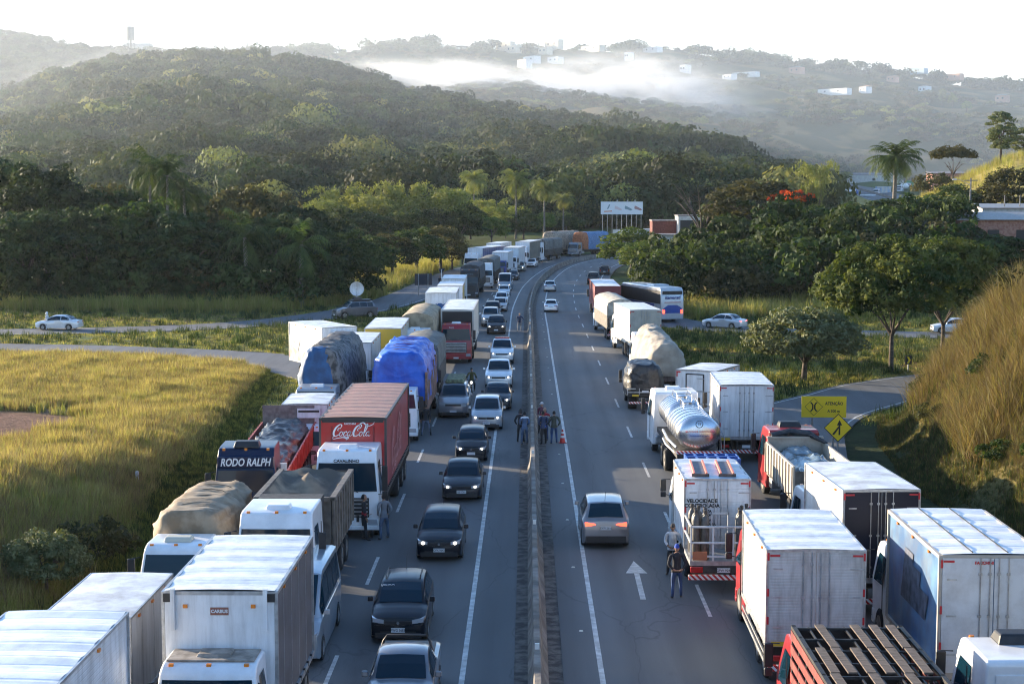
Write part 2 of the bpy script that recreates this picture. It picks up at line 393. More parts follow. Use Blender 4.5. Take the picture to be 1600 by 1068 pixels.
ys = axis([(-30, 24, 9), (24, 120, .9), (120, 200, 2.2), (200, 330, 3.2), (330, 480, 7.5), (480, 1500, 30)])
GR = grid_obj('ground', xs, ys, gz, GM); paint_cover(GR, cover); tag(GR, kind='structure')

# ------------------------------------------------------------------ hills
def crest_z(py, px, Y): return WY(px, py, Y)[2]
FR = [(-300, 230), (-150, 200), (-60, 176), (0, 152), (60, 128), (110, 110), (160, 98), (230, 88), (320, 80), (400, 83), (460, 92), (530, 101), (600, 124), (660, 142), (700, 150), (800, 170), (900, 183), (960, 191), (1000, 197), (1060, 214), (1130, 240), (1180, 262), (1260, 292), (1400, 318), (1700, 330)]
FRD = [(-300, 1500), (320, 1350), (600, 1250), (900, 1000), (1080, 850), (1260, 720), (1700, 700)]
BL = [(-300, 30), (-100, 36), (0, 47), (60, 57), (110, 68), (150, 76), (200, 78), (300, 80), (420, 88), (520, 140), (700, 230)]
FH = [(280, 90), (340, 84), (400, 80), (460, 78), (520, 76), (600, 72), (680, 69), (760, 72), (860, 75), (960, 82), (1040, 73), (1100, 82), (1200, 93), (1300, 108), (1400, 112), (1480, 126), (1600, 138), (1700, 150), (1900, 170)]
def hill(name, tab, dist, y0f, z0f, pxs, nv, m, prof, rough, back=.35, seed=0, toff=lambda p: 4):
    """a solid ridge: each column runs from the foot to the crest and down behind it"""
    vs = []; fs = []; info = []
    for px in pxs:
        Yc = dist(px); zc = crest_z(interp(tab, px) + toff(px), px, Yc); Y0 = y0f(px); col = []
        for k in range(nv + 1):
            t = k / nv; 
            if t <= .8: u = t / .8; Y = Y0 + (Yc - Y0) * u; z = z0f(px) + (zc - z0f(px)) * prof(u, px)
            else: u = (t - .8) / .2; Y = Yc + (Yc - Y0) * back * u; z = zc - (zc - z0f(px)) * (u ** 1.5) * .9
            x = WY(px, 300, Y)[0]
            k_ = sm(0, .15, t) * (1 - sm(.6, .8, t) * .75) if t <= .8 else .25
            z += (ns(x * .004, Y * .004, seed) * rough + ns(x * .012, Y * .012, seed + 5) * rough * .4) * k_
            col.append((x, Y, z))
        info.append(col)
    n = nv + 1
    for c in info: vs += c
    for i in range(len(pxs) - 1):
        for k in range(nv): a = i * n + k; fs.append((a, a + n, a + n + 1, a + 1))
    me = bpy.data.meshes.new(name); me.from_pydata(vs, [], fs); me.polygons.foreach_set('use_smooth', [True] * len(fs)); me.materials.append(m); me.update()
    o = obj(name, me); tag(o, kind='structure'); return o, info
def hprof(u, px): return u ** 1.25 * (1 - .18 * math.sin(u * math.pi) ) + .04 * math.sin(u * 9 + px * .01)
HP = list(range(-260, 1760, 20))
HM = mat('hill_ground', (.035, .045, .02), .95, col2=(.09, .085, .035), scale=.01, spec=.05)
HM2 = mat('far_hill_ground', (.04, .052, .022), .95, col2=(.2, .14, .06), scale=.012, spec=.05, thr=(.48, .6))
h1, I1 = hill('forested_ridge', FR, lambda p: interp(FRD, p), lambda p: 420, lambda p: 4., [p for p in HP if p <= 1700], 60, HM, lambda u, p: u * (1 - .28 * (1 - u)) + .03 * math.sin(u * 8 + p * .012) * math.sin(u * math.pi), 16, toff=lambda p: 5.5 * FPX / interp(FRD, p))
h2, I2 = hill('back_ridge', BL, lambda p: 2050, lambda p: 1500, lambda p: 60., [p for p in HP if p <= 700], 40, HM, lambda u, p: u, 14, seed=11)
h3, I3 = hill('far_hill', FH, lambda p: 2500, lambda p: 1250, lambda p: 10., [p for p in HP + [1760, 1800, 1850, 1900] if p >= 280], 60, HM2, lambda u, p: u * (1 - .15 * (1 - u)) + .05 * math.sin(u * 7 + p * .006) * math.sin(u * math.pi), 34, seed=23)
def hill_pt(info, px, t, lo=0):
    """point on a hill from its column data: px = picture column, t = 0 foot .. .8 crest"""
    # columns are evenly spaced
    a = (px - info['p0']) / info['dp']; i = max(0, min(len(info['c']) - 2, int(a))); f = a - i
    n = len(info['c'][0]) - 1; b = t * n; k = min(n - 1, int(b)); g = b - k
    c0, c1 = info['c'][i], info['c'][i + 1]
    p = [0, 0, 0]
    for q in range(3):
        p[q] = lerp(lerp(c0[k][q], c0[k + 1][q], g), lerp(c1[k][q], c1[k + 1][q], g), f)
    return p
D1 = dict(p0=-260, dp=20, c=I1); D2 = dict(p0=-260, dp=20, c=I2); D3 = dict(p0=280, dp=20, c=I3)

# ------------------------------------------------------------------ pavements
def asphalt_material(name, base, warm=0.):
    m = bpy.data.materials.new(name); m.use_nodes = True; nt = m.node_tree; L = nt.links.new; b = nt.nodes['Principled BSDF']; b.inputs['Roughness'].default_value = .78
    b.inputs['Specular IOR Level'].default_value = .35
    tc = nd(nt, 'ShaderNodeTexCoord')
    def noise(sc, det, st=(1, 1, 1), r=.6):
        mp = nd(nt, 'ShaderNodeMapping'); mp.inputs['Scale'].default_value = st; L(tc.outputs['Object'], mp.inputs[0])
        n = nd(nt, 'ShaderNodeTexNoise'); n.inputs['Scale'].default_value = sc; n.inputs['Detail'].default_value = det; n.inputs['Roughness'].default_value = r; L(mp.outputs[0], n.inputs[0]); return n.outputs[0]
    a = noise(.9, 5, (1, .035, 1)); c = noise(.12, 4, (1, .5, 1)); d = noise(28, 3)
    def rng(s, lo, hi, o0, o1):
        r = nd(nt, 'ShaderNodeMapRange'); L(s, r.inputs[0]); r.inputs[1].default_value = lo; r.inputs[2].default_value = hi; r.inputs[3].default_value = o0; r.inputs[4].default_value = o1; return r.outputs[0]
    def mul(p, q): k = nd(nt, 'ShaderNodeMath', operation='MULTIPLY'); L(p, k.inputs[0]); L(q, k.inputs[1]); return k.outputs[0]
    v = mul(mul(rng(a, .35, .65, .86, 1.1), rng(c, .35, .65, .85, 1.12)), rng(d, .3, .7, .75, 1.2))
    # cracks and sealed joints
    vo = nd(nt, 'ShaderNodeTexVoronoi', feature='DISTANCE_TO_EDGE'); vo.inputs['Scale'].default_value = .16; mp = nd(nt, 'ShaderNodeMapping'); mp.inputs['Scale'].default_value = (1.6, .35, 1); L(tc.outputs['Object'], mp.inputs[0])
    wn = nd(nt, 'ShaderNodeTexNoise'); wn.inputs['Scale'].default_value = .7; L(tc.outputs['Object'], wn.inputs[0]); ad = nd(nt, 'ShaderNodeVectorMath', operation='ADD'); L(mp.outputs[0], ad.inputs[0]); L(wn.outputs['Color'], ad.inputs[1]); L(ad.outputs[0], vo.inputs[0])
    v = mul(v, rng(vo.outputs[0], 0, .006, .72, 1))
    sx = nd(nt, 'ShaderNodeSeparateXYZ'); L(tc.outputs['Object'], sx.inputs[0]); ab = nd(nt, 'ShaderNodeMath', operation='ABSOLUTE'); L(sx.outputs[0], ab.inputs[0])
    s1 = nd(nt, 'ShaderNodeMath', operation='SUBTRACT'); s1.inputs[1].default_value = 1.9; L(ab.outputs[0], s1.inputs[0]); pg = nd(nt, 'ShaderNodeMath', operation='PINGPONG'); pg.inputs[1].default_value = .9; L(s1.outputs[0], pg.inputs[0]); v = mul(v, rng(pg.outputs[0], .35, .9, 1.04, .9))
    e = noise(.35, 6, (1, .25, 1), .7); v = mul(v, rng(e, .6, .7, 1, .78))
    hv = nd(nt, 'ShaderNodeHueSaturation'); hv.inputs['Color'].default_value = (*base, 1); L(v, hv.inputs['Value']); L(hv.outputs[0], b.inputs['Base Color'])
    bp = nd(nt, 'ShaderNodeBump'); bp.inputs['Distance'].default_value = .01; bp.inputs['Strength'].default_value = .4; L(d, bp.inputs['Height']); L(bp.outputs[0], b.inputs['Normal'])
    return m
ASPH = asphalt_material('asphalt', (.116, .118, .12)); ASPH2 = asphalt_material('side_asphalt', (.115, .12, .13))
CONC = mat('concrete', (.2, .195, .185), .85, var=.35, scale=1.5, bump=.4, bscale=9, dirt=.5)
GRIT = mat('drain_grit', (.1, .088, .078), .95, var=.45, scale=2.5, bump=.8, bscale=12)
def ribbon(name, i0, i1, o0, o1, dz, m, thick=0., kind='structure', step=1):
    mb = MB(); ids = list(range(i0, i1, step))
    if ids[-1] != i1: ids.append(i1)
    vs = []
    for i in ids:
        a0 = o0(i) if callable(o0) else o0; a1 = o1(i) if callable(o1) else o1
        x, y = strip_pts(i, a0); x2, y2 = strip_pts(i, a1); z = roadz(ROAD[i].y) + dz
        vs += [(x, y, z), (x2, y2, z)]
    fs = [(2 * k, 2 * k + 1, 2 * k + 3, 2 * k + 2) for k in range(len(ids) - 1)]
    if thick:
        o = len(vs); vs += [(a, b, c - thick) for a, b, c in vs]
        fs += [(2 * k, 2 * k + 2, o + 2 * k + 2, o + 2 * k) for k in range(len(ids) - 1)] + [(2 * k + 1, o + 2 * k + 1, o + 2 * k + 3, 2 * k + 3) for k in range(len(ids) - 1)]
    mb.add(vs, fs); o = mb.build(name, m, None)
    return tag(o, kind=kind) if kind else o
NR = len(ROAD) - 1
def idx_at(y): return min(range(len(ROAD)), key=lambda i: abs(ROAD[i].y - y))
def rightw(i):
    y = ROAD[i].y; return interp([(0, 12.9), (56, 12.9), (70, 14.6), (86, 17.5), (93, 16.5), (97, 11.6), (150, 11.4), (180, 13), (200, 10.5), (760, 10)], y)
def leftw(i):
    y = ROAD[i].y; return -interp([(0, 12.6), (100, 12.6), (112, 15), (124, 13.5), (128, 12.2), (180, 12.0), (215, 12.6), (280, 12.5), (330, 11), (760, 10)], y)
ribbon('roadway', 0, NR, lambda i: leftw(i), -.55, 0., ASPH, .3)
ribbon('roadway', 0, NR, .78, lambda i: rightw(i), 0., ASPH, .3)
ribbon('drain_strip', 0, NR, -.55, .1, -.01, GRIT); ribbon('drain_strip', 0, NR, .1, .78, -.014, GRIT)
def side_road(name, P, hw, m):
    mb = MB(); vs = []
    for i, p in enumerate(P):
        t = (P[min(i + 1, len(P) - 1)] - P[max(i - 1, 0)]).normalized(); z = roadz(p.y) - .012
        vs += [(p.x - t.y * hw, p.y + t.x * hw, z), (p.x + t.y * hw, p.y - t.x * hw, z)]
    fs = [(2 * k, 2 * k + 1, 2 * k + 3, 2 * k + 2) for k in range(len(P) - 1)]
    o = len(vs); vs += [(a, b, c - .3) for a, b, c in vs]
    fs += [(2 * k, 2 * k + 2, o + 2 * k + 2, o + 2 * k) for k in range(len(P) - 1)] + [(2 * k + 1, o + 2 * k + 1, o + 2 * k + 3, 2 * k + 3) for k in range(len(P) - 1)]
    mb.add(vs, fs); tag(mb.build(name, m), kind='structure')
for k, (P, hw) in enumerate(SIDES): side_road('side_road', P, hw, ASPH2 if k > 0 else ASPH)
# side road edge lines
def edge_line(P, off, wd, dz=.0):
    mb = MB(); vs = []
    for i, p in enumerate(P):
        t = (P[min(i + 1, len(P) - 1)] - P[max(i - 1, 0)]).normalized(); z = roadz(p.y) - .008 + dz
        vs += [(p.x - t.y * (off - wd), p.y + t.x * (off - wd), z), (p.x - t.y * (off + wd), p.y + t.x * (off + wd), z)]
    mb.add(vs, [(2 * k, 2 * k + 1, 2 * k + 3, 2 * k + 2) for k in range(len(P) - 1)]); tag(mb.build('edge_line', MARK), kind='structure')
MARK = mat('road_marking', (.52, .52, .5), .7, var=.2, scale=3, dirt=.5)
edge_line(RAMP_R, -3.2, .06); edge_line(RAMP_R, 3.2, .06); edge_line(RAMP_L, 2.9, .06)
ribbon('edge_line', 0, NR, -2.02, -1.87, .004, MARK); ribbon('edge_line', 0, NR, 1.75, 1.9, .004, MARK)
ribbon('edge_line', 0, idx_at(60), 9.05, 9.18, .004, MARK); ribbon('edge_line', idx_at(98), NR, 9.05, 9.18, .004, MARK)
ribbon('edge_line', 0, idx_at(108), -9.2, -9.07, .004, MARK); ribbon('edge_line', idx_at(128), NR, -9.2, -9.07, .004, MARK)
def arc_at(s):
    acc = 0
    for i in range(NR):
        d = (ROAD[i + 1] - ROAD[i]).length
        if acc + d >= s: return i, (s - acc) / d
        acc += d
    return NR - 1, 1
def dashes(off, start, n):
    mb = MB()
    for k in range(n):
        s0 = start + 12 * k + 60
        pts = []
        for q in range(4):
            i, f = arc_at(s0 + q * 1.33); t = tangent(i); c = ROAD[i].lerp(ROAD[i + 1], f); z = roadz(c.y) + .004
            pts.append([(c.x + t.y * (off + e), c.y - t.x * (off + e), z) for e in (-.06, .06)])
        for q in range(3): mb.quad(pts[q][0], pts[q][1], pts[q + 1][1], pts[q + 1][0])
    tag(mb.build('lane_marking', MARK), kind='structure')
_d0 = W(1035, 832)[1]
dashes(5.45, _d0 - 36, 40)
_d1 = W(585, 913)[1]
dashes(-5.55, _d1 - 24, 40)
# straight arrow on the right carriageway
ax, ay = W(1005, 936); bx2, by2 = W(990, 876); mb = MB()
d = (Vector((bx2, by2)) - Vector((ax, ay))); Ln = d.length; d.normalize(); nrm = Vector((d.y, -d.x))
def ap(s, o): p = Vector((ax, ay)) + d * s + nrm * o; return (p.x, p.y, .0045)
mb.quad(ap(0, -.09), ap(0, .09), ap(Ln * .68, .09), ap(Ln * .68, -.09)); mb.add([ap(Ln * .66, -.37), ap(Ln * .66, .37), ap(Ln, 0)], [(0, 1, 2)])
tag(mb.build('lane_arrow', MARK), kind='structure')
# chevrons on the painted island, far left
mb = MB()
for k in range(8):
    i = idx_at(206 + k * 6); a = strip_pts(i, -9.6); b = strip_pts(min(i + 1, NR), -11.6); c = strip_pts(min(i + 1, NR), -11.6)
    z = roadz(ROAD[i].y) + .004
    mb.quad((*a, z), (a[0], a[1] + .8, z), (b[0], b[1] + .8, z), (*b, z))
tag(mb.build('painted_island', MARK), kind='structure')
# reflective road studs beside the inner lines
STUD = mat('road_stud', (.6, .58, .5), .4, var=.1)
mb = MB()
for k in range(18):
    y = 37 + k * 8
    mb.box(-1.8, -1.68, y, y + .1, 0, .03, tx=.02, ty=.02); mb.box(1.55, 1.67, y, y + .1, 0, .03, tx=.02, ty=.02)
tag(mb.build('road_stud', STUD), kind='structure')
# median barrier: profile swept along the centre line, in cast lengths
BARM = mat('barrier_concrete', (.175, .16, .14), .9, var=.4, scale=1.2, bump=.5, bscale=6, dirt=.8)
prof = [(-.18, -.05), (-.18, .08), (-.08, .3), (-.03, .77), (-.01, .8), (.15, .8), (.17, .77), (.25, .3), (.38, .08), (.38, -.05)]
rings = []; i = 0
for i in range(0, NR + 1):
    t = tangent(i); z = roadz(ROAD[i].y)
    rings.append([(ROAD[i].x + t.y * a, ROAD[i].y - t.x * a, z + b) for a, b in prof])
mb = MB(); mb.loft(rings)
bar = mb.build('median_barrier', BARM, None, smooth=20); tag(bar, 'long weathered concrete barrier dividing the two carriageways', 'barrier')
rf = mat('barrier_reflector', (.75, .74, .68), .35)
for k in range(9):
    y = 40.5 + k * 16; mbx = MB(); mbx.box(-.06, .06, -.03, .03, 0, .16); mbx.build('reflector', rf, bar, (.27, y, .8))
FHT = [(790, 77, 26, 9, 'long cream house with a flat roof on the far ridge'), (803, 81, 20, 8, 'cream house under the longer one on the far ridge'), (866, 74, 24, 10, 'tall cream house near the middle of the far ridge'), (852, 83, 18, 7, 'small house below the tall cream one'), (926, 79, 34, 6, 'long low orange roofed house on the far ridge'), (831, 97, 24, 7, 'white roofed house on the slope above the mist, upper one'), (820, 104, 16, 8, 'white house on the slope above the mist, lower one'), (868, 97, 18, 6, 'small pale house right above the thick mist'),
       (1020, 80, 26, 5, 'low pale house by the big trees on the ridge'), (983, 92, 7, 8, 'tiny white cube house right of the ridge middle'), (1071, 112, 10, 8, 'white cube house on the open brown slope'), (1033, 135, 8, 5, 'small white house just above the right end of the mist'), (1165, 118, 34, 4, 'long white wall like house on the right slope'), (1245, 113, 18, 6, 'pink house in the trees of the right slope'), (1304, 146, 38, 5, 'long white walled building in the middle of the right slope'), (1352, 143, 10, 5, 'small white house right of the long white building'), (1432, 112, 28, 5, 'pale blue low house near the right skyline'), (1445, 144, 12, 7, 'light blue house above the pale trees'), (1490, 122, 24, 6, 'brick coloured house under the right skyline'), (1566, 158, 14, 7, 'brick house at the far right of the hill'), (1140, 122, 14, 4, 'small white roofed house left of the long white wall'), (1395, 126, 12, 5, 'little terracotta house among the right trees')]
from mathutils.bvhtree import BVHTree
_bv = BVHTree.FromPolygons([v.co.copy() for v in h3.data.vertices], [tuple(p.vertices) for p in h3.data.polygons])
HSP = []
for (px, py, wd, hh, lb) in FHT:
    loc = _bv.ray_cast(Vector((0, 0, CAM_H)), ray(px, py + 2))[0]
    HSP.append((loc or Vector(WY(px, py + 3, 2480)), wd))
# ------------------------------------------------------------------ vegetation
random.seed(5)
def leafmat(name, c, c2, rand=.25, trans=.28, scale=.5):
    return mat(name, c, .7, col2=c2, scale=scale, rand=rand, trans=trans, spec=.15)
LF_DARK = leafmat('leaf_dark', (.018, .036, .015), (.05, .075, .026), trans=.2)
LF_MID = leafmat('leaf_mid', (.02, .04, .012), (.052, .08, .022))
LF_LIGHT = leafmat('leaf_light', (.06, .11, .02), (.14, .19, .04))
LF_BAMBOO = leafmat('leaf_bamboo', (.14, .17, .04), (.24, .25, .075))
LF_BROWN = leafmat('leaf_brown', (.035, .042, .018), (.085, .08, .032))
LF_PALM = leafmat('leaf_palm', (.025, .05, .016), (.07, .1, .028), trans=.25)
LF_PALM_SUN = leafmat('leaf_palm_sunlit', (.1, .13, .04), (.22, .23, .08), trans=.35)  # brighter copy of the palm leaf, sunlight put into its colour
LF_RED = leafmat('blossom_red', (.5, .05, .015), (.65, .1, .02), .1)
BARK = mat('bark', (.09, .07, .055), .95, var=.4, scale=5, bump=.6)
BARK2 = mat('palm_bark', (.17, .15, .125), .95, var=.3, scale=4, bump=.5)
FAR_LEAF = leafmat('ridge_leaf', (.016, .03, .014), (.085, .105, .035), .55, .25, .03)
FAR_LEAF_SUN = leafmat('ridge_leaf_sunlit', (.15, .17, .05), (.26, .25, .09), .3, .25, .08)  # sunlit highlights among the ridge crowns, painted as a lighter leaf colour
FAR_DRY = leafmat('scrub_leaf', (.06, .065, .028), (.16, .125, .055), .45, .15, .06)
def rdir(rng, up=-.2):
    while 1:
        v = Vector((rng.uniform(-1, 1), rng.uniform(-1, 1), rng.uniform(-1, 1)))
        if .05 < v.length < 1 and v.normalized().z > up: return v.normalized()
def leaf(mb, p, n, s, rng, m=0, asp=.6):
    a = n.cross(Vector((rng.uniform(-1, 1), rng.uniform(-1, 1), rng.uniform(-1, 1)))); 
    if a.length < .01: a = Vector((1, 0, 0))
    a.normalize(); b = n.cross(a); a = a * s; b = b * s * asp
    mb.add([tuple(p - a), tuple(p + b * .9 + a * .1), tuple(p + a), tuple(p - b * .9 + a * .1)], [(0, 1, 2, 3)], m)
def crown_mesh(name, seed, rx, rz, zc, nclump, nleaf, ls, m, flat=.0, clr=.32, shape='round', fr=0):
    """leaf-sized faces gathered in clumps spread through a crown"""
    rng = random.Random(seed); mb = MB()
    for c in range(nclump):
        d = rdir(rng, {'umbrella': -.05, 'tall': -.95}.get(shape, -.45)); r = rng.uniform(.45, 1) ** .5
        if shape == 'tall': p = Vector((d.x * rx * r * (1 - .35 * max(0, d.z)), d.y * rx * r, d.z * rz * r))
        else: p = Vector((d.x * rx * r, d.y * rx * r, d.z * rz * r * (1 if d.z > 0 else .75)))
        cr = clr * rx * rng.uniform(.55, 1.2); p.z += zc
        cm = fr and rng.random() < fr
        for k in range(nleaf):
            e = rdir(rng, -.5); q = p + Vector((e.x * cr, e.y * cr, e.z * cr * .72)) * rng.uniform(.75, 1.05)
            nn = (e + rdir(rng, -1) * .8); nn.normalize()
            leaf(mb, q, nn, ls * rng.uniform(.6, 1.3), rng, 1 if cm else 0)
    return mb.mesh(name, [m, LF_RED] if fr else m)
def trunk_mesh(name, seed, h, r, sp, m=BARK, forks=5, lean=0.):
    rng = random.Random(seed); mb = MB(); 
    base = [Vector((0, 0, -.6)), Vector((lean * .1, 0, h * .18)), Vector((lean * .25, 0, h * .35))]
    mb.tube([tuple(p) for p in base], [r * 1.25, r, r * .85], 8)
    for k in range(forks):
        a = 2 * math.pi * k / forks + rng.uniform(-.4, .4); s = sp * rng.uniform(.45, .95); top = h * rng.uniform(.7, 1.0)
        p1 = base[2]; p2 = Vector((math.cos(a) * s * .35, math.sin(a) * s * .35, lerp(p1.z, top, .45))); p3 = Vector((math.cos(a) * s, math.sin(a) * s, top))
        mb.tube([tuple(p1), tuple(p2), tuple(p3)], [r * .62, r * .4, r * .12], 6)
        for q in range(3):
            b = a + rng.uniform(-1.2, 1.2); t = rng.uniform(.2, .9); o = p2.lerp(p3, t)
            mb.tube([tuple(o), tuple(o + Vector((math.cos(b), math.sin(b), rng.uniform(.2, .9))) * s * .4)], [r * .22, r * .06], 5)
    return mb.mesh(name, m, 60)
def palm_meshes(seed, h, cr, nf=26, droop=1., r=.22, lm=None):
    rng = random.Random(seed); mb = MB(); 
    mb.tube([(0, 0, -.6), (.1, 0, h * .3), (.05, .1, h * .7), (0, 0, h)], [r * 1.3, r, r * .85, r * .8], 8); tk = mb.mesh('trunk', BARK2, 60)
    mb = MB()
    for k in range(nf):
        a = 2 * math.pi * k / nf * 2.4 + rng.uniform(-.2, .2); el = rng.uniform(-.25, 1.25) if k % 4 else rng.uniform(-.9, -.3); L = cr * rng.uniform(.85, 1.1); pts = []
        p = Vector((0, 0, h)); dx, dz = math.cos(el), math.sin(el)
        for q in range(9):
            pts.append(p.copy()); t = q / 8; ang = el - droop * t * t * 1.6 - .15 * t
            p = p + Vector((math.cos(a) * math.cos(ang), math.sin(a) * math.cos(ang), math.sin(ang))) * (L / 8)
        side = Vector((-math.sin(a), math.cos(a), 0))
        for q in range(8):
            p0, p1 = pts[q], pts[q + 1]; w0 = cr * .2 * math.sin(math.pi * min(1, (q + .6) / 8.6)) + .04
            for s in (-1, 1):
                for u in (0, .5):
                    o = p0.lerp(p1, u); e = p0.lerp(p1, min(1, u + .38)); f = o + side * s * w0 + (p1 - p0) * .9 + Vector((0, 0, -w0 * .75 * rng.uniform(.5, 1.4)))
                    mb.add([tuple(o), tuple(e), tuple(f)], [(0, 1, 2)])
    # old hanging fronds
    return tk, mb.mesh('crown', lm or LF_PALM)
def bamboo_mesh(seed, h, sp, m):
    rng = random.Random(seed); mb = MB()
    for k in range(24):
        a = rng.uniform(0, 6.283); r0 = rng.uniform(0, .25) * sp; L = h * rng.uniform(.65, 1.08); out = rng.uniform(.25, 1) * sp
        P = []
        for q in range(11):
            t = q / 10; x = r0 + out * t ** 2.1; z = L * math.sin(min(1.75, t * 1.75)) * (1 - .12 * t ** 4)
            P.append(Vector((math.cos(a) * x, math.sin(a) * x, z)))
        for q in range(2, 11):
            for j in range(15):
                d = rdir(rng, -1); wdt = .6 * math.sin(min(1, q / 7) * 1.57) + .15
                p = P[q] + d * wdt * rng.uniform(.5, 1.1) + Vector((0, 0, -.2)); leaf(mb, p, (d + rdir(rng, -1) * .7).normalized(), .34 * rng.uniform(.6, 1.2), rng, 0, .5)
    return mb.mesh('foliage', m)
PROTO = {}
def proto(kind):
    if kind in PROTO: return PROTO[kind]
    s = hash_(kind)
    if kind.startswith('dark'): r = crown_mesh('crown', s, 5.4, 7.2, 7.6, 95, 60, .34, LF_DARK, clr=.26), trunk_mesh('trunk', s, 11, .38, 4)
    elif kind.startswith('mid'): r = crown_mesh('crown', s, 5.0, 5.4, 5.5, 85, 60, .32, LF_MID, clr=.26), trunk_mesh('trunk', s, 8, .32, 3.6)
    elif kind.startswith('brown'): r = crown_mesh('crown', s, 5.2, 5.4, 6, 80, 55, .3, LF_BROWN, clr=.25), trunk_mesh('trunk', s, 9, .32, 4)
    elif kind.startswith('light'): r = crown_mesh('crown', s, 4.6, 5.2, 5.4, 80, 60, .3, LF_LIGHT, clr=.27), trunk_mesh('trunk', s, 8, .28, 3)
    elif kind.startswith('round'): r = crown_mesh('crown', s, 3.0, 2.2, 2.7, 190, 100, .12, mat('leaf_olive', (.075, .095, .035), .75, col2=(.15, .16, .07), scale=1, trans=.22, rand=.1), clr=.2), trunk_mesh('trunk', s, 3.6, .15, 2.3, forks=6, lean=.3)
    elif kind.startswith('spread'): r = crown_mesh('crown', s, 4.9, 3.7, 5.7, 230, 85, .17, leafmat('leaf_feathery', (.03, .055, .014), (.12, .135, .035), trans=.3), clr=.15), trunk_mesh('trunk', s, 7.4, .16, 4.0, forks=6)
    elif kind.startswith('tall'): r = crown_mesh('crown', s, 4.2, 8.5, 12, 90, 60, .42, mat('leaf_eucalypt', (.09, .12, .045), .7, col2=(.17, .19, .075), scale=.4, trans=.25, rand=.1), clr=.3, shape='tall'), trunk_mesh('trunk', s, 16, .4, 2.5)
    elif kind.startswith('flame'): r = crown_mesh('crown', s, 5.4, 2.4, 7.6, 80, 55, .24, LF_DARK, clr=.2, shape='umbrella', fr=.0), trunk_mesh('trunk', s, 8, .3, 4)
    elif kind.startswith('umbrella'): r = crown_mesh('crown', s, 5.5, 2.6, 8.6, 52, 60, .36, LF_BROWN, clr=.26, shape='umbrella'), trunk_mesh('trunk', s, 9.5, .3, 4)
    elif kind.startswith('bamboo'): r = bamboo_mesh(s, 11, 6, LF_BAMBOO), trunk_mesh('culms', s, 7, .12, 2.2, forks=9)
    elif kind.startswith('bare'): r = None, trunk_mesh('trunk', s, 10, .25, 5.2, forks=9)
    elif kind.startswith('palmtall'): t, c = palm_meshes(s, 13.5, 4.2); r = c, t
    elif kind.startswith('palmbig'): t, c = palm_meshes(s, 12.5, 4.8, 52, .95, .3); r = c, t
    elif kind.startswith('palmrow'): t, c = palm_meshes(s, 13.5, 4.6, 64, 1.1, .26, LF_PALM_SUN); r = c, t
    elif kind.startswith('palmlow'): t, c = palm_meshes(s, 6.5, 4.4, 30, 1.1, .28); r = c, t
    elif kind.startswith('bush'): r = crown_mesh('foliage', s, 2.6, 1.9, 1.5, 34, 50, .2, LF_MID, clr=.32), trunk_mesh('stem', s, 1.8, .07, 1.2)
    elif kind.startswith('drybush'): r = crown_mesh('foliage', s, 2.6, 1.9, 1.5, 34, 50, .2, LF_BROWN, clr=.32), trunk_mesh('stem', s, 1.8, .07, 1.2)
    PROTO[kind] = r; return r
def hash_(s): return sum(ord(c) * (i + 3) for i, c in enumerate(s)) % 9973
def plant(kind, name, label, cat, x, y, sc=1., group=None, z=None, seed=0, sx=None):
    cr, tk = proto(kind); z = gz(x, y) if z is None else z
    t = thing(name, label, cat, (x, y, z), (hash_(label) % 628) / 100., group); t.scale = (sx or sc, sx or sc, sc)
    cn = 'foliage' if 'bush' in kind or 'bamboo' in kind else 'crown'
    if cr: obj(cn, cr, t)
    obj('trunk' if 'bush' not in kind else 'stem', tk, t); return t
ORD = ['first', 'second', 'third', 'fourth', 'fifth', 'sixth', 'seventh', 'eighth', 'ninth', 'tenth', 'eleventh', 'twelfth', 'thirteenth', 'fourteenth', 'fifteenth', 'sixteenth', 'seventeenth', 'eighteenth', 'nineteenth', 'twentieth']

# dark wood on the left: back row then front row, by picture column and top height
def wood(tab, label, group, name='broadleaf_tree', jit=0):
    for k, (px, top, Y, kind) in enumerate(tab):
        x = WY(px, 300, Y)[0]; zt = WY(px, top, Y)[2]; z0 = gz(x, Y)
        H = {'dark': 15.9, 'mid': 11.8, 'brown': 12.3, 'light': 11.5, 'bamboo': 11.2, 'umbrella': 11, 'tall': 20.5, 'bush': 3.4, 'drybush': 3.4}[kind.rstrip('0123456789')]
        sc = (zt - z0) / H
        plant(kind, name, '%s, %s from the left' % (label, ORD[k]), 'tree', x, Y, sc, group, sx=max(sc * .9, min(sc * 1.3, 1.15)))
wood([(15, 235, 215, 'dark1'), (70, 246, 205, 'dark2'), (120, 282, 222, 'dark0'), (165, 278, 228, 'brown1'), (215, 284, 224, 'dark1'), (262, 296, 212, 'mid1'), (322, 290, 222, 'dark2'), (375, 282, 214, 'brown2'), (425, 292, 220, 'brown1'), (470, 312, 214, 'dark0'), (515, 334, 222, 'dark1')],
     'tall dark broadleaf tree in the back row of the shaded wood', 'trees in the back row of the shaded wood')
wood([(-8, 318, 188, 'dark0'), (38, 322, 184, 'dark1'), (88, 316, 188, 'dark2'), (136, 318, 184, 'dark0'), (186, 312, 188, 'mid2'), (236, 308, 186, 'mid1'), (286, 322, 184, 'dark2'), (338, 334, 188, 'dark0'), (436, 322, 190, 'dark1'), (486, 338, 192, 'dark2'), (536, 352, 200, 'mid2')],
     'dense dark tree at the front edge of the shaded wood', 'trees at the front edge of the shaded wood')
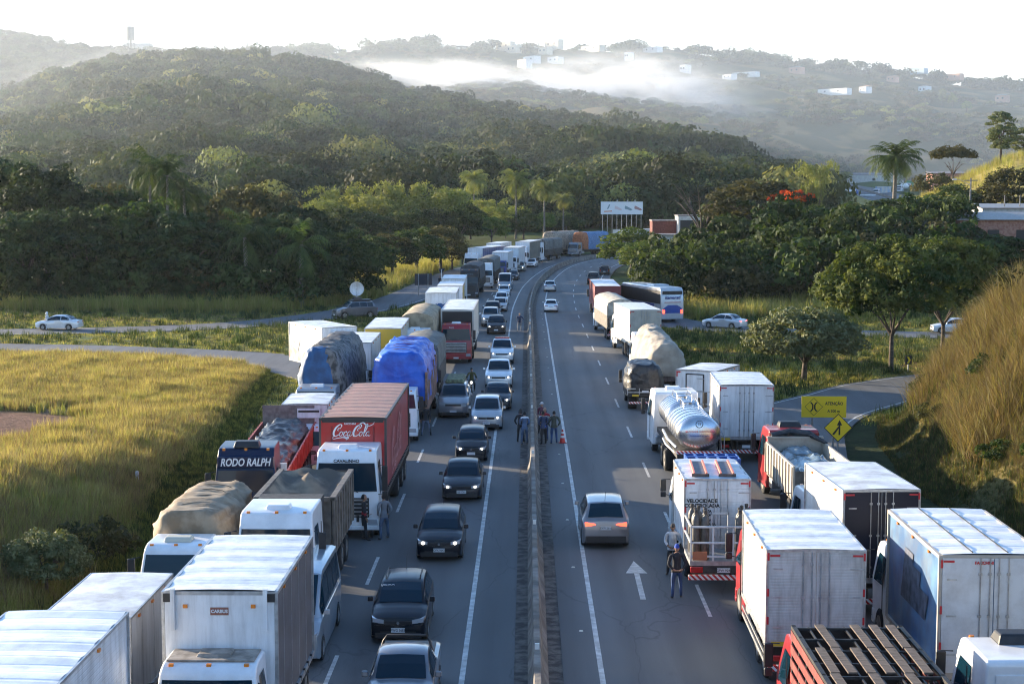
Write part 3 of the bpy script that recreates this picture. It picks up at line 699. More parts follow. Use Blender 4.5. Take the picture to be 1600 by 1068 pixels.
for k in range(20):
    px = -10 + k * 29; Y = 180 + (k % 3) * 2 + max(0, px - 440) * .12; x = WY(px, 300, Y)[0]
    plant(['bush1', 'bush2', 'drybush1'][k % 3], 'shrub', 'low shrub at the foot of the shaded wood, %s from the left' % ORD[k], 'shrub', x, Y, [1.5, 1.1, 1.25, 1.7][k % 4], 'shrubs at the foot of the shaded wood')
for k, (px, top, Y, kd, lb) in enumerate([(235, 222, 205, 'palmtall1', 'tall dark palm rising highest above the shaded wood'), (262, 236, 202, 'palmtall2', 'second tall dark palm crowding the highest one above the wood'), (287, 262, 204, 'palmtall1', 'shorter dark palm leaning out beside the two tall ones'),
                           (381, 322, 181, 'palmlow1', 'dark palm with hanging fronds among the shaded front trees'), (470, 338, 181, 'palmlow2', 'dark shaggy palm near the open end of the shaded wood')]):
    x = WY(px, 300, Y)[0]; zt = WY(px, top, Y)[2]; H = 16.3 if 'tall' in kd else 9.3; z0 = gz(x, Y)
    plant(kd, 'palm_tree', lb, 'palm', x, Y, (zt - z0) / H, 'palms in the shaded wood', sx=1.)
# lower lit trees between wood and highway
wood([(545, 350, 246, 'brown1'), (578, 366, 232, 'mid1'), (612, 362, 240, 'brown2'), (650, 350, 252, 'mid2'), (688, 348, 262, 'brown1'), (706, 372, 268, 'brown2')],
     'sunlit bushy tree between the shaded wood and the trucks', 'sunlit trees beside the highway verge')
wood([(500, 310, 345, 'bamboo1'), (532, 292, 352, 'bamboo2'), (566, 304, 340, 'bamboo4'), (592, 286, 352, 'bamboo3'), (634, 284, 355, 'bamboo2'), (668, 302, 345, 'bamboo3'), (694, 292, 356, 'bamboo1'), (722, 310, 362, 'mid2')],
     'arching clump of yellow green bamboo in the sunlit row', 'sunlit bamboo clumps', 'bamboo_clump')
wood([(528, 320, 322, 'mid1'), (566, 326, 318, 'dark1'), (600, 330, 322, 'dark2'), (640, 322, 325, 'mid2'), (680, 320, 330, 'dark0'), (716, 322, 330, 'mid1')],
     'dark green tree at the foot of the bamboo row', 'trees under the bamboo row')
wood([(735, 322, 372, 'light1'), (768, 334, 345, 'light2'), (790, 322, 375, 'bamboo2'), (818, 326, 372, 'mid1'), (850, 330, 392, 'light1'), (885, 334, 402, 'mid2'), (915, 326, 420, 'brown1'), (772, 310, 395, 'bamboo1')],
     'leafy tree behind the queue where the highway bends', 'trees behind the bend')
for k, (px, top, Y, sc) in enumerate([(741, 268, 400, 1.0), (806, 267, 372, 1.05), (850, 282, 385, .95), (880, 303, 398, .85), (926, 298, 425, .9), (1125, 262, 470, .9)]):
    x = WY(px, 300, Y)[0]; zt = WY(px, top, Y)[2]; z0 = gz(x, Y); H = 15.6
    plant('palmrow%d' % (1 + k % 2), 'palm_tree', ['slim sunlit palm, leftmost of the row beyond the queue', 'tallest sunlit palm in the row beyond the queue', 'sunlit palm with a drooping crown right of the tallest one', 'short sunlit palm, fourth of the row beyond the queue', 'sunlit palm standing closest to the billboard', 'pale palm alone above the trees right of the billboard'][k],
          'palm', x, Y, (zt - z0) / H, 'palms beyond the queue', sx=sc)
# right side
for k, (px, top, Y, kd, nm, lb, sx) in enumerate([
    (988, 352, 262, 'light1', 'broadleaf_tree', 'bright green tree hiding the far bend of the highway', 1.15),
    (1010, 372, 252, 'light2', 'broadleaf_tree', 'lower bright green tree on the near side of the bend', .9),
    (1182, 274, 232, 'brown1', 'broadleaf_tree', 'wide dark rounded tree left of the red flowering tree', 1.4),
    (1140, 300, 240, 'mid1', 'broadleaf_tree', 'dark green tree behind the bare branches by the white wall', 1.0),
    (1052, 392, 230, 'mid2', 'broadleaf_tree', 'shaded tree on the slope above the bus roof', 1.0),
    (1090, 372, 226, 'dark1', 'broadleaf_tree', 'dark tree on the slope above the silver sedan', 1.0),
    (1140, 356, 222, 'dark2', 'broadleaf_tree', 'dark tree halfway along the right slope', 1.05),
    (1190, 348, 220, 'dark0', 'broadleaf_tree', 'dense dark tree below the red flowering tree', 1.1),
    (1245, 352, 216, 'mid2', 'broadleaf_tree', 'dense green tree right below the red blossoms', 1.1),
    (1292, 330, 218, 'dark1', 'broadleaf_tree', 'dark spreading tree in front of the distant cement mixer', 1.2),
    (1352, 322, 214, 'dark2', 'broadleaf_tree', 'dark spreading tree under the tall single palm', 1.3),
    (1405, 304, 218, 'dark0', 'broadleaf_tree', 'dark domed tree in front of the brick wall corner', 1.25),
    (1462, 372, 196, 'mid1', 'broadleaf_tree', 'green tree in front of the brick house base', 1.0),
    (1520, 362, 192, 'dark1', 'broadleaf_tree', 'dark tree rising behind the grassy hill crest', 1.1),
    (1580, 362, 190, 'mid2', 'broadleaf_tree', 'green tree behind the grassy hill at the far right', 1.1),
    (1500, 286, 262, 'mid1', 'broadleaf_tree', 'bushy tree behind the brick wall by the utility pole', 1.1),
    (1545, 300, 258, 'dark1', 'broadleaf_tree', 'dark tree behind the corrugated roof', 1.2),
    (1590, 258, 255, 'brown2', 'broadleaf_tree', 'olive tree behind the two thin poles', 1.1),
    (1562, 170, 330, 'tall1', 'broadleaf_tree', 'tall pale slender tree on the golden hill', .72),
    (1600, 200, 345, 'tall2', 'broadleaf_tree', 'pale tree cut by the frame beside the tall slender one', 1.0),
    (1488, 232, 330, 'umbrella2', 'broadleaf_tree', 'thin flat topped tree standing on the golden hill', .8),
    (1462, 268, 322, 'drybush1', 'shrub', 'dark dry bush below the flat topped tree', 1.6),
    (1278, 252, 420, 'bamboo2', 'bamboo_clump', 'pale green bamboo beyond the red flowering tree', 1.0),
    (1318, 268, 820, 'bamboo1', 'bamboo_clump', 'pale bamboo clump beside the small roofed shed', 1.0)]):
    x = WY(px, 300, Y)[0]; zt = WY(px, top, Y)[2]; z0 = gz(x, Y)
    H = {'dark': 15.9, 'mid': 11.8, 'brown': 12.3, 'light': 11.5, 'bamboo': 11.2, 'umbrella': 11, 'tall': 20.5, 'bush': 3.4, 'drybush': 3.4}[kd.rstrip('0123456789')]
    plant(kd, nm, lb, {'shrub': 'shrub', 'bamboo_clump': 'bamboo'}.get(nm, 'tree'), x, Y, max(.3, (zt - z0) / H), 'trees on the right slope', sx=sx)
# fill the slope with shrubs
rg = random.Random(3)
for k in range(20):
    px = 1045 + k * 24; Y = 178 + (k * 7 % 5) * 4; x = WY(px, 300, Y)[0]
    plant(['bush1', 'bush2', 'drybush1'][k % 3], 'shrub', 'shaded shrub on the right slope behind the side road, %s from the left' % ORD[k], 'shrub', x, Y, rg.uniform(1.5, 2.4), 'shrubs on the right slope')
for k in range(16):
    px = 1060 + k * 30; Y = 198 + (k * 7 % 5) * 4; x = WY(px, 300, Y)[0]
    plant(['bush2', 'mid1', 'bush1', 'mid2'][k % 4], 'shrub', 'tall shrub halfway up the right slope, %s from the left' % ORD[k], 'shrub', x, Y, rg.uniform(1.7, 2.5) if k % 2 == 0 else rg.uniform(.45, .6), 'tall shrubs on the right slope')
# red flowering tree
x, Y = WY(1238, 300, 226)[0], 226; z0 = gz(x, Y); t = plant('flame1', 'flame_tree', 'spreading tree crowned with bright red blossom', 'tree', x, Y, (WY(1238, 300, Y)[2] - z0) / 10.2)
cm = crown_mesh('blossom', 77, 5.3, 2.5, 8.0, 60, 30, .3, LF_RED, clr=.16, shape='umbrella'); bmx = MB(); 
obj('blossom', cm, t)
plant('bare1', 'bare_tree', 'leafless dark branching tree in front of the white wall', 'tree', WY(1098, 300, 236)[0], 236, 1.25)
x, Y = WY(1398, 300, 236)[0], 236; z0 = gz(x, Y)
plant('palmbig1', 'palm_tree', 'large feathery palm standing alone above the right trees', 'palm', x, Y, (WY(1398, 214, Y)[2] - z0) / 15.8, sx=1.12)
# the two near trees on the right verge
plant('spread1', 'broadleaf_tree', 'large leafy tree with forked trunks behind the chevron sign', 'tree', *W(1392, 580), 1.05, sx=1.12)
plant('spread2', 'broadleaf_tree', 'leafy tree merging with the large forked one on its right', 'tree', W(1392, 580)[0] + 6.5, W(1392, 580)[1] + 10, 1.02, sx=1.1)
plant('round1', 'broadleaf_tree', 'low rounded olive green tree on the mown verge', 'tree', *W(1256, 594), 1.02, sx=1.3)
# small bushes by the left bank
plant('round2', 'shrub', 'pale feathery shrub on top of the left bank', 'shrub', *W(70, 815, 2.8), .42, sx=.42)
plant('drybush1', 'shrub', 'dark tangled shrub at the edge of the left bank', 'shrub', *W(150, 790, 2.3), .5)
for k, (x, y, q) in enumerate([(20.5, 60, .4), (23, 66, .5), (21.5, 72, .35), (25, 78, .5), (22, 84, .4), (27, 90, .45), (19.6, 64, .3), (20.2, 77, .3)]):
    plant('drybush1' if k % 2 else 'bush2', 'shrub', 'small scrubby bush on the steep right hill, %s counting from the road end' % ORD[k], 'shrub', x, y, q, 'bushes on the right hill')
# ------------------------------------------------------------------ grasses (stuff)
def tuft(seed, n, h, w, m, spread=.25, lean=.5, m2=None, f2=0.):
    rng = random.Random(seed); mb = MB()
    for k in range(n):
        a = rng.uniform(0, 6.28); r = spread * rng.random() ** .5; bx, by = r * math.cos(a), r * math.sin(a); b = rng.uniform(0, 6.28); l = rng.uniform(.1, lean) * h; hh = h * rng.uniform(.6, 1.1)
        c, s = math.cos(b), math.sin(b); q = (-s * w, c * w)
        mi = 1 if rng.random() < f2 else 0
        mb.add([(bx - q[0], by - q[1], 0), (bx + q[0], by + q[1], 0), (bx + c * l * .4 + q[0] * .7, by + s * l * .4 + q[1] * .7, hh * .6), (bx + c * l * .4 - q[0] * .7, by + s * l * .4 - q[1] * .7, hh * .6)], [(0, 1, 2, 3)], mi)
        mb.add([(bx + c * l * .4 - q[0] * .7, by + s * l * .4 - q[1] * .7, hh * .6), (bx + c * l * .4 + q[0] * .7, by + s * l * .4 + q[1] * .7, hh * .6), (bx + c * l, by + s * l, hh * .95)], [(0, 1, 2)], mi)
    return mb.mesh('tuft', [m, m2] if m2 else m)
GR_GOLD = leafmat('grass_gold', (.3, .26, .1), (.46, .4, .19), .25, .4, .4)
GR_GREEN = leafmat('grass_green', (.19, .21, .05), (.36, .34, .1), .25, .35, .4)
GR_DARK = leafmat('grass_dark', (.035, .06, .018), (.07, .095, .03), .3, .2, .4)
GR_RUST = leafmat('grass_rust', (.15, .105, .055), (.28, .21, .11), .25, .35, .4)
GR_PINK = leafmat('seed_head', (.28, .18, .11), (.42, .3, .19), .2, .4, .4)
T = [tuft(1, 26, .62, .012, GR_GREEN, m2=GR_GOLD, f2=.4), tuft(2, 26, .7, .011, GR_GOLD, m2=GR_PINK, f2=.2), tuft(3, 22, .5, .013, GR_GREEN), tuft(4, 24, .85, .01, GR_GOLD, m2=GR_RUST, f2=.4), tuft(5, 26, .9, .012, GR_RUST, m2=GR_GREEN, f2=.25, lean=.9), tuft(6, 22, .5, .014, GR_DARK), tuft(7, 26, 1.6, .018, GR_GREEN, .4, .5, GR_GOLD, .4), tuft(8, 16, .16, .014, GR_GREEN, .3, .9, GR_GOLD, .3)]
GR_STRAW = leafmat('grass_straw', (.16, .13, .065), (.29, .24, .12), .3, .3, .4)
GR_BROWN = leafmat('grass_brown', (.09, .065, .035), (.17, .12, .065), .3, .25, .4)
T2 = [tuft(21, 26, .8, .012, GR_STRAW, m2=GR_RUST, f2=.4, lean=.9), tuft(22, 24, .95, .011, GR_STRAW, m2=GR_GREEN, f2=.25, lean=1.1), tuft(23, 22, .6, .014, GR_GREEN, m2=GR_BROWN, f2=.5), tuft(24, 24, 1.1, .012, GR_RUST, m2=GR_BROWN, f2=.4, lean=1.), tuft(25, 24, .7, .013, GR_DARK, m2=GR_BROWN, f2=.4), tuft(26, 20, 1.4, .013, GR_STRAW, .4, 1.)]
rng = random.Random(11); P = []
def visible(x, y, m=60):
    d = Vector((x, y, 0)) - Vector((0, 0, CAM_H)); dep = d.y * _cp * _cy - d.x * _sy * _cp - d.z * _sp
    a = (x * _cy + y * _sy) / dep * FPX + 800; return -m < a < 1600 + m
while len(P) < 44000:      # field on the left
    y = rng.uniform(44, 126); x = xbank(y) - .3 - rng.random() ** 1.25 * 50
    if not visible(x, y): continue
    if soil_patch(x, y) > .35 + rng.uniform(-.3, .4): continue
    if side_dist(x, y) < .4: continue
    n = ns(x * .4, y * .3, 4) + ns(x * .9, y * .7, 5) * .5
    edge = xbank(y) - x
    if edge < 1.5 + rng.random() * 1.0: idx = 5 if rng.random() < .7 else 2
    else: idx = rng.choice([0, 2, 0, 1, 3]) if n > -.02 else rng.choice([1, 3, 1, 0, 4])
    P.append((x, y, gz(x, y) - .03, rng.uniform(.6, 1.35) * (.75 + .6 * max(0, n)) * lerp(.55, 1, sm(0, 3, xbank(y) - x)), rng.uniform(0, 6.28), idx))
scatter('field_grass', P, T, 'tall golden green grass covering the raised field and its bank')
P = []
while len(P) < 30000:      # right hill
    y = rng.uniform(50, 106); xr = interp([(0, 18.2), (60, 18.2), (68, 17.6), (80, 18.9), (90, 21), (97, 25), (104, 34)], y); x = xr + rng.random() ** 1.1 * 26 - .5
    if not visible(x, y, 120): continue
    n = ns(x * .2, y * .2, 14) + ns(x * .6, y * .6, 5) * .5
    P.append((x, y, gz(x, y) - .03, rng.uniform(.45, 1.1) * (.55 if x - xr < 1.5 else 1) * (1 + 1.1 * max(-.4, n)), rng.uniform(0, 6.28), rng.choice([4, 4, 2]) if x - xr < 1.6 else rng.choice([0, 1, 3, 5, 1, 2] if n > .05 else [2, 4, 1, 2, 0, 4])))
scatter('hill_grass', P, T2, 'dry golden brown grass clothing the steep right hill')
P = []
while len(P) < 16000:      # mown verges both sides
    if rng.random() < .5: y = rng.uniform(55, 184); x = rng.uniform(-75, -12.6)
    else: y = rng.uniform(88, 178); x = rng.uniform(11, 70)
    if not visible(x, y) or side_dist(x, y) < .3: continue
    if x < 0 and y < 124 and x < xbank(y) - .2: continue
    i, o = near_road(x, y) if y > 100 else (0, x)
    if o > rightw(idx_at(y)) + .3 or o < leftw(idx_at(y)) - .3: P.append((x, y, gz(x, y) - .02, rng.uniform(.8, 2.0), rng.uniform(0, 6.28), rng.choice([7, 7, 7, 5, 7])))
scatter('verge_grass', P, T, 'short mown grass on the verges beside the highway')
P = []
for k in range(5200):      # rank grass at the wood's foot, by the far verge, on the golden hill
    q = rng.random()
    if q < .45: px = rng.uniform(-20, 620); Y = rng.uniform(174, 186) + max(0, px - 430) * .14
    elif q < .7: px = rng.uniform(560, 715); Y = rng.uniform(215, 300)
    elif q < .85: px = rng.uniform(1050, 1420); Y = rng.uniform(165, 180)
    else: px = rng.uniform(1250, 1600); Y = rng.uniform(280, 360)
    x = WY(px, 300, Y)[0]; i, o = near_road(x, Y)
    if abs(o) < 13.5 or side_dist(x, Y) < .8: continue
    P.append((x, Y, gz(x, Y) - .05, rng.uniform(.7, 1.6), rng.uniform(0, 6.28), 6))
scatter('rank_grass', P, T, 'rank tall grass at the foot of the woods and along the far verge')
# ------------------------------------------------------------------ forests on the ridges (stuff)
def far_crown(seed, n, m, flat=.75, s=.5):
    rng = random.Random(seed); mb = MB()
    lobes = [(Vector((rng.uniform(-.55, .55), rng.uniform(-.55, .55), rng.uniform(.35, .8))), rng.uniform(.35, .62)) for _ in range(6)]
    for k in range(n):
        c, r = lobes[k % 6]; e = rdir(rng, -.35); p = c + Vector((e.x * r, e.y * r, e.z * r * flat)) * rng.uniform(.85, 1.05)
        leaf(mb, p, (e + rdir(rng, -1) * .55).normalized(), s * .3 * rng.uniform(.6, 1.3), rng, 0, .8)
    mb.tube([(0, 0, -.6), (0, 0, .5)], .05, 5)
    return mb.mesh('far_crown', m)
FC = [far_crown(s, 330, FAR_LEAF, .75, .3) for s in (1, 2, 3)] + [far_crown(7, 330, FAR_LEAF_SUN, .75, .3)] + [far_crown(8, 150, FAR_DRY, .6, .36), far_crown(9, 150, FAR_DRY, .6, .36)] + [far_crown(s, 1000, FAR_LEAF, .75, .17) for s in (11, 12)] + [far_crown(13, 1000, FAR_LEAF_SUN, .75, .17)]
rng = random.Random(21); P = []
for k in range(15500):
    px = rng.uniform(-60, 1265); t = rng.random() ** .85 * .84
    x, y, z = hill_pt(D1, px, t); sc = rng.uniform(4.2, 8.2) * (1.25 if t < .35 else 1) * (1.5 if rng.random() < .1 else 1)
    P.append((x, y, z - .5, (sc, sc, sc * rng.uniform(.8, 1.25)), rng.uniform(0, 6.28), (3 if t > .3 else 8) if rng.random() < .09 else rng.choice([0, 1, 2]) if t > .3 else rng.choice([6, 7])))
for k in range(3000):   # flat wooded ground before the ridge
    px = rng.uniform(-40, 1200); Y = rng.uniform(300 if px < 480 else 405 if px < 900 else 440, 460); x = WY(px, 300, Y)[0]; i, o = near_road(x, Y)
    if abs(o) < 22: continue
    sc = rng.uniform(2.8, 5); P.append((x, Y, gz(x, Y) - .5, sc, rng.uniform(0, 6.28), 8 if rng.random() < .1 else rng.choice([6, 7])))
scatter('ridge_forest', P, FC, 'continuous hazy forest covering the middle ridge')
P = []
for k in range(9000):
    px = rng.uniform(290, 1720); t = rng.random() * .83; x, y, z = hill_pt(D3, px, t); n = ns(x * .004, y * .004, 31) + ns(x * .012, y * .012, 8) * .6
    if t < .78 and n < -.05 + rng.uniform(-.15, .15): continue
    if any(abs(x - h_.x) < w_ * .7 + 4 and -75 < y - h_.y < 12 for h_, w_ in HSP): continue
    sc = rng.uniform(5, 10.5); P.append((x, y, z - .5, (sc, sc, sc * rng.uniform(.6, 1.0)), rng.uniform(0, 6.28), rng.choice([0, 1, 2, 3]) if rng.random() < .45 else rng.choice([4, 5])))
for k in range(700):
    px = rng.uniform(380, 1700); x, y, z = hill_pt(D3, px, rng.uniform(.76, .81)); sc = rng.uniform(6, 16) * (1 if rng.random() < .8 else 1.4)
    if any(abs(x - h_.x) < w_ * .7 + 5 and -75 < y - h_.y < 12 for h_, w_ in HSP): continue
    if ns(px * .012, 3, 3) > -.2: P.append((x, y, z - 1, (sc, sc, sc * rng.uniform(.8, 1.1)), rng.uniform(0, 6.28), rng.choice([0, 1, 2])))
for k in range(2600):
    px = rng.uniform(-60, 640); t = rng.random() * .83; x, y, z = hill_pt(D2, px, t); sc = rng.uniform(6, 11)
    P.append((x, y, z - .5, sc, rng.uniform(0, 6.28), rng.choice([0, 1, 2])))
scatter('far_forest', P, FC, 'scrub and woodland scattered over the far hazy hills')
# ------------------------------------------------------------------ haze
HAZE_D = .00005
hm = bpy.data.materials.new('haze'); hm.use_nodes = True; nt = hm.node_tree; nt.nodes.remove(nt.nodes['Principled BSDF'])
pv = nd(nt, 'ShaderNodeVolumePrincipled'); pv.inputs['Color'].default_value = (.8, .9, 1, 1); pv.inputs['Density'].default_value = HAZE_D; pv.inputs['Anisotropy'].default_value = .35
nt.links.new(pv.outputs[0], nt.nodes['Material Output'].inputs['Volume'])
mb = MB(); mb.box(-1700, 1900, -60, 3600, -120, 330); tag(mb.build('haze', hm), kind='stuff')
# thicker morning air lying in the valley beyond the bend
vm = hm.copy(); vm.name = 'valley_haze'; [n for n in vm.node_tree.nodes if n.type == 'PRINCIPLED_VOLUME'][0].inputs['Density'].default_value = .00014; [n for n in vm.node_tree.nodes if n.type == 'PRINCIPLED_VOLUME'][0].inputs['Color'].default_value = (.84, .92, 1, 1)
bm = bmesh.new(); bmesh.ops.create_icosphere(bm, subdivisions=4, radius=1); me = bpy.data.meshes.new('valley_haze'); bm.to_mesh(me); bm.free(); me.materials.append(vm)
o = obj('valley_haze', me); o.location = (-420, 1960, -40); o.scale = (1500, 1600, 350); tag(o, kind='stuff')
# ------------------------------------------------------------------ wheels
_w = {}
def wheel_parts(r, w_, kind='car', cover=None):
    k = (r, w_, kind)
    if k in _w: return _w[k]
    mb = MB(); hw = w_ / 2; prof = [(-hw, r * .62), (-hw, r * .9), (-hw * .8, r), (hw * .8, r), (hw, r * .9), (hw, r * .62)]; n = 22
    vs = [(x, rr * math.cos(2 * math.pi * q / n), rr * math.sin(2 * math.pi * q / n)) for x, rr in prof for q in range(n)]
    fs = [(i * n + q, i * n + (q + 1) % n, (i + 1) * n + (q + 1) % n, (i + 1) * n + q) for i in range(5) for q in range(n)]
    mb.add(vs, fs); tyre = mb.mesh('tyre', RUBBER, 50)
    mb = MB(); R0 = r * .63
    def ring(x, rr): return [(x, rr * math.cos(2 * math.pi * q / n), rr * math.sin(2 * math.pi * q / n)) for q in range(n)]
    if kind == 'car':
        mb.loft([ring(-hw * .5, R0), ring(-hw * .5, .02)], 1, caps=False); mb.loft([ring(hw * .5, .02), ring(hw * .5, R0)], 1, caps=False)
        for s in (-1, 1):
            for q in range(5):
                a = 2 * math.pi * q / 5; c, sn = math.cos(a), math.sin(a); x0 = s * hw * .55; x1 = s * hw * .92
                pts = [(-.16 * r, .05 * r), (-.11 * r, R0), (.11 * r, R0), (.16 * r, .05 * r)]
                P0 = [(x0, u * c - v * sn, u * sn + v * c) for u, v in pts]; P1 = [(x1, p[1], p[2]) for p in P0]
                mb.add(P0 + P1, [(0, 1, 2, 3), (7, 6, 5, 4), (0, 4, 5, 1), (1, 5, 6, 2), (2, 6, 7, 3), (3, 7, 4, 0)], 0)
            mb.loft([ring(s * hw * .95, R0), ring(s * hw * .95, R0 * .9), ring(s * hw * .6, R0 * .88)], 0, caps=False)
        rim = mb.mesh('rim', [ALLOY, BLACK], 40)
    else:
        for s in (-1, 1):
            d = .35 if kind == 'front' else -.1
            mb.loft([ring(s * hw * .95, R0), ring(s * hw * .55, R0 * .92), ring(s * hw * (.6 if kind == 'front' else .15), R0 * .6), ring(s * hw * (.6 + d), R0 * .5), ring(s * hw * (.65 + d), R0 * .3), ring(s * hw * 1.05, R0 * .25)], 0)
            for q in range(8):
                a = 2 * math.pi * q / 8; y, z = R0 * .74 * math.cos(a), R0 * .74 * math.sin(a); x = s * hw * .62
                mb.box(x - .012, x + .012, y - .035, y + .035, z - .035, z + .035, 1)
        rim = mb.mesh('rim', [cover or STEELRIM, CHASSIS], 40)
    _w[k] = (tyre, rim); return _w[k]
def add_wheel(root, x, y, r, w_, kind='car'):
    ty, rm = wheel_parts(r, w_, kind); o = obj('wheel', ty, root, (x, y, r)); obj('rim', rm, o); return o

# ------------------------------------------------------------------ cars
# body stations: (y, half width, sill z, belt z, top z, top half width)
def car_spec(kind):
    if kind == 'hatch': return dict(L=3.85, H=1.48, Wd=1.66, hood=.95, nose=.74, A=.98, B=1.72, C=3.35, D=3.72, tail=.92, r=.29, wf=.72, wb=.68, rear=.3)
    if kind == 'small': return dict(L=3.7, H=1.44, Wd=1.58, hood=.96, nose=.72, A=.95, B=1.6, C=3.3, D=3.6, tail=.95, r=.28, wf=.68, wb=.62, rear=.25)
    if kind == 'sedan': return dict(L=4.35, H=1.46, Wd=1.7, hood=.92, nose=.7, A=1.05, B=1.8, C=3.0, D=3.75, tail=1.0, r=.3, wf=.8, wb=.9, rear=.2)
    if kind == 'suv': return dict(L=4.3, H=1.66, Wd=1.77, hood=1.05, nose=.8, A=1.05, B=1.75, C=3.7, D=4.12, tail=1.08, r=.34, wf=.82, wb=.8, rear=.3)
    if kind == 'bigsuv': return dict(L=4.7, H=1.84, Wd=1.84, hood=1.18, nose=.9, A=1.2, B=1.8, C=4.2, D=4.55, tail=1.15, r=.38, wf=.88, wb=.9, rear=.3)
    if kind == 'pickup': return dict(L=5.1, H=1.8, Wd=1.86, hood=1.15, nose=.88, A=1.25, B=1.85, C=3.15, D=3.4, tail=1.12, r=.38, wf=.9, wb=1.05, rear=.1)
    if kind == 'smallpick': return dict(L=4.35, H=1.52, Wd=1.66, hood=.98, nose=.76, A=1.0, B=1.6, C=2.55, D=2.8, tail=1.02, r=.3, wf=.75, wb=.8, rear=.1)
    if kind == 'old': return dict(L=4.1, H=1.37, Wd=1.6, hood=.9, nose=.72, A=1.15, B=1.75, C=3.0, D=3.55, tail=.92, r=.28, wf=.75, wb=.85, rear=.15)
    if kind == 'van': return dict(L=5.3, H=2.35, Wd=1.95, hood=1.22, nose=.9, A=.75, B=1.45, C=5.0, D=5.2, tail=1.25, r=.34, wf=.85, wb=1.0, rear=.3)
    if kind == 'minivan': return dict(L=4.3, H=1.82, Wd=1.68, hood=1.05, nose=.8, A=.6, B=1.2, C=4.0, D=4.2, tail=1.1, r=.3, wf=.7, wb=.7, rear=.3)
def make_car(name, label, cat, kind, color, x, y, rz, group=None, lights='on', rearview=False, plate=None, metal=.35, extras=(), at='front', sc=1.):
    s = car_spec(kind); L, H, Wd = s['L'], s['H'], s['Wd']; hw = Wd / 2; r = s['r']
    p = paint(color, .28, metal, .8, .12) if not isinstance(color, bpy.types.Material) else color
    root = thing(name, label, cat, (x, y, gz_road(x, y)), rz, group)
    if at == 'rear': d = Vector((-math.sin(rz), math.cos(rz))) * L; root.location.x += d.x; root.location.y += d.y
    bed = kind in ('pickup', 'smallpick'); A, B, C, D = s['A'], s['B'], s['C'], s['D']; hood, nose, tail = s['hood'], s['nose'], s['tail']
    y1, y2 = s['wf'], L - s['wb']; ar = r + .06; sill = .2 if kind not in ('pickup', 'bigsuv') else .3
    # stations: y(back from front), half-width factor, belt z, top z, top half width factor
    tw = .70 if kind != 'van' else .82
    K = [(0.0, .84, nose - .16, nose - .13, .78), (.05, .93, nose, nose + .03, .86), (.22, .975, nose + .05, nose + .1, .87), (A * .6, .99, hood - .07, hood - .02, .84), (A, 1., hood - .02, hood + .03, .82)]
    K += [((A + B) / 2, 1., hood, (hood + H) / 2 + .05, (.82 + tw) / 2 + .015), (B, 1., hood + .01, H - .05, tw + .02), (B + .3, 1., hood + .02, H - .005, tw), ((B + C) / 2 + .1, 1., hood + .03, H, tw), (C, .995, hood + .05, H - .05, tw - .01)]
    if kind in ('sedan', 'old'): K += [((C + D) / 2, .99, hood + .05, (H + tail) / 2 + .06, tw + .04), (D, .985, tail - .05, tail + .01, .8), (L - .25, .975, tail - .07, tail - .0, .8), (L - .06, .94, tail - .12, tail - .05, .8), (L, .86, tail - .26, tail - .22, .78)]
    elif bed: K += [(D, .995, hood + .02, hood + .06, tw + .1), (D + .02, .995, tail - .03, tail, .93), (L - .12, .985, tail - .03, tail, .93), (L - .03, .97, tail - .05, tail - .02, .92), (L, .9, tail - .2, tail - .17, .88)]
    else: K += [((C + D) / 2, .985, hood + .05, (H + hood) / 2 + .1, tw + .03), (D, .975, hood + .02, hood + .06, tw + .12), (L - .05, .95, tail - .1, tail - .06, .84), (L, .88, tail - .35, tail - .3, .8)]
    ys = sorted(set([k[0] for k in K] + [yy + d for yy in (y1, y2) for d in (-ar, -ar * .87, -ar * .5, 0, ar * .5, ar * .87, ar)]))
    ys = [v for v in ys if 0 <= v <= L]
    def st(v):
        for a, b in zip(K, K[1:]):
            if v <= b[0] + 1e-9:
                t = (v - a[0]) / (b[0] - a[0]); return [lerp(a[q], b[q], t) for q in range(1, 5)]
        return K[-1][1:]
    def arch(v):
        z = sill
        for yy in (y1, y2):
            if abs(v - yy) < ar: z = max(z, r + math.sqrt(max(0, ar * ar - (v - yy) ** 2)) * 1.0)
        return z
    rings = []
    for v in ys:
        f, zb, zt, tf = st(v); az = min(arch(v), zb - .12); w_ = hw * f; md = max(az + .02, sill + (zb - sill) * .55)
        lo = sill if 0.06 < v < L - .06 else sill + .08
        half = [(w_ - .2, lo), (w_ - .2, max(az, lo)), (w_ - .015, max(az, lo)), (w_ + .0, md), (w_ * .985, zb - .02), (w_ * .965, zb), (hw * tf + .03, zt - .035), (hw * tf - .06, zt), (hw * tf * .5, zt + .022)]
        ring = [(a, -v, b) for a, b in half] + [(0, -v, zt + .03)] + [(-a, -v, b) for a, b in reversed(half)] + [(0, -v, lo)]
        rings.append(ring)
    mb = MB(); mb.loft(rings); mb.build('body', p, root, smooth=38, fixn=True)
    # cladding, bumpers
    mb = MB(); 
    def R_(v, q): f, zb, zt, tf = st(v); return hw * f, zb, zt, hw * tf
    if kind in ('suv', 'bigsuv', 'pickup', 'hatch', 'smallpick'):
        for sx in (-1, 1): mb.box(sx * hw - (.02 if sx > 0 else -.0), sx * hw + (.0 if sx > 0 else .02), -(y2 - ar - .02), -(y1 + ar + .02), sill - .03, sill + .1)
    mb.box(-hw * .8, hw * .8, -.03, .025, .2, .36); 
    if mb.v: mb.build('bumper', BLACK, root, bev=.01)
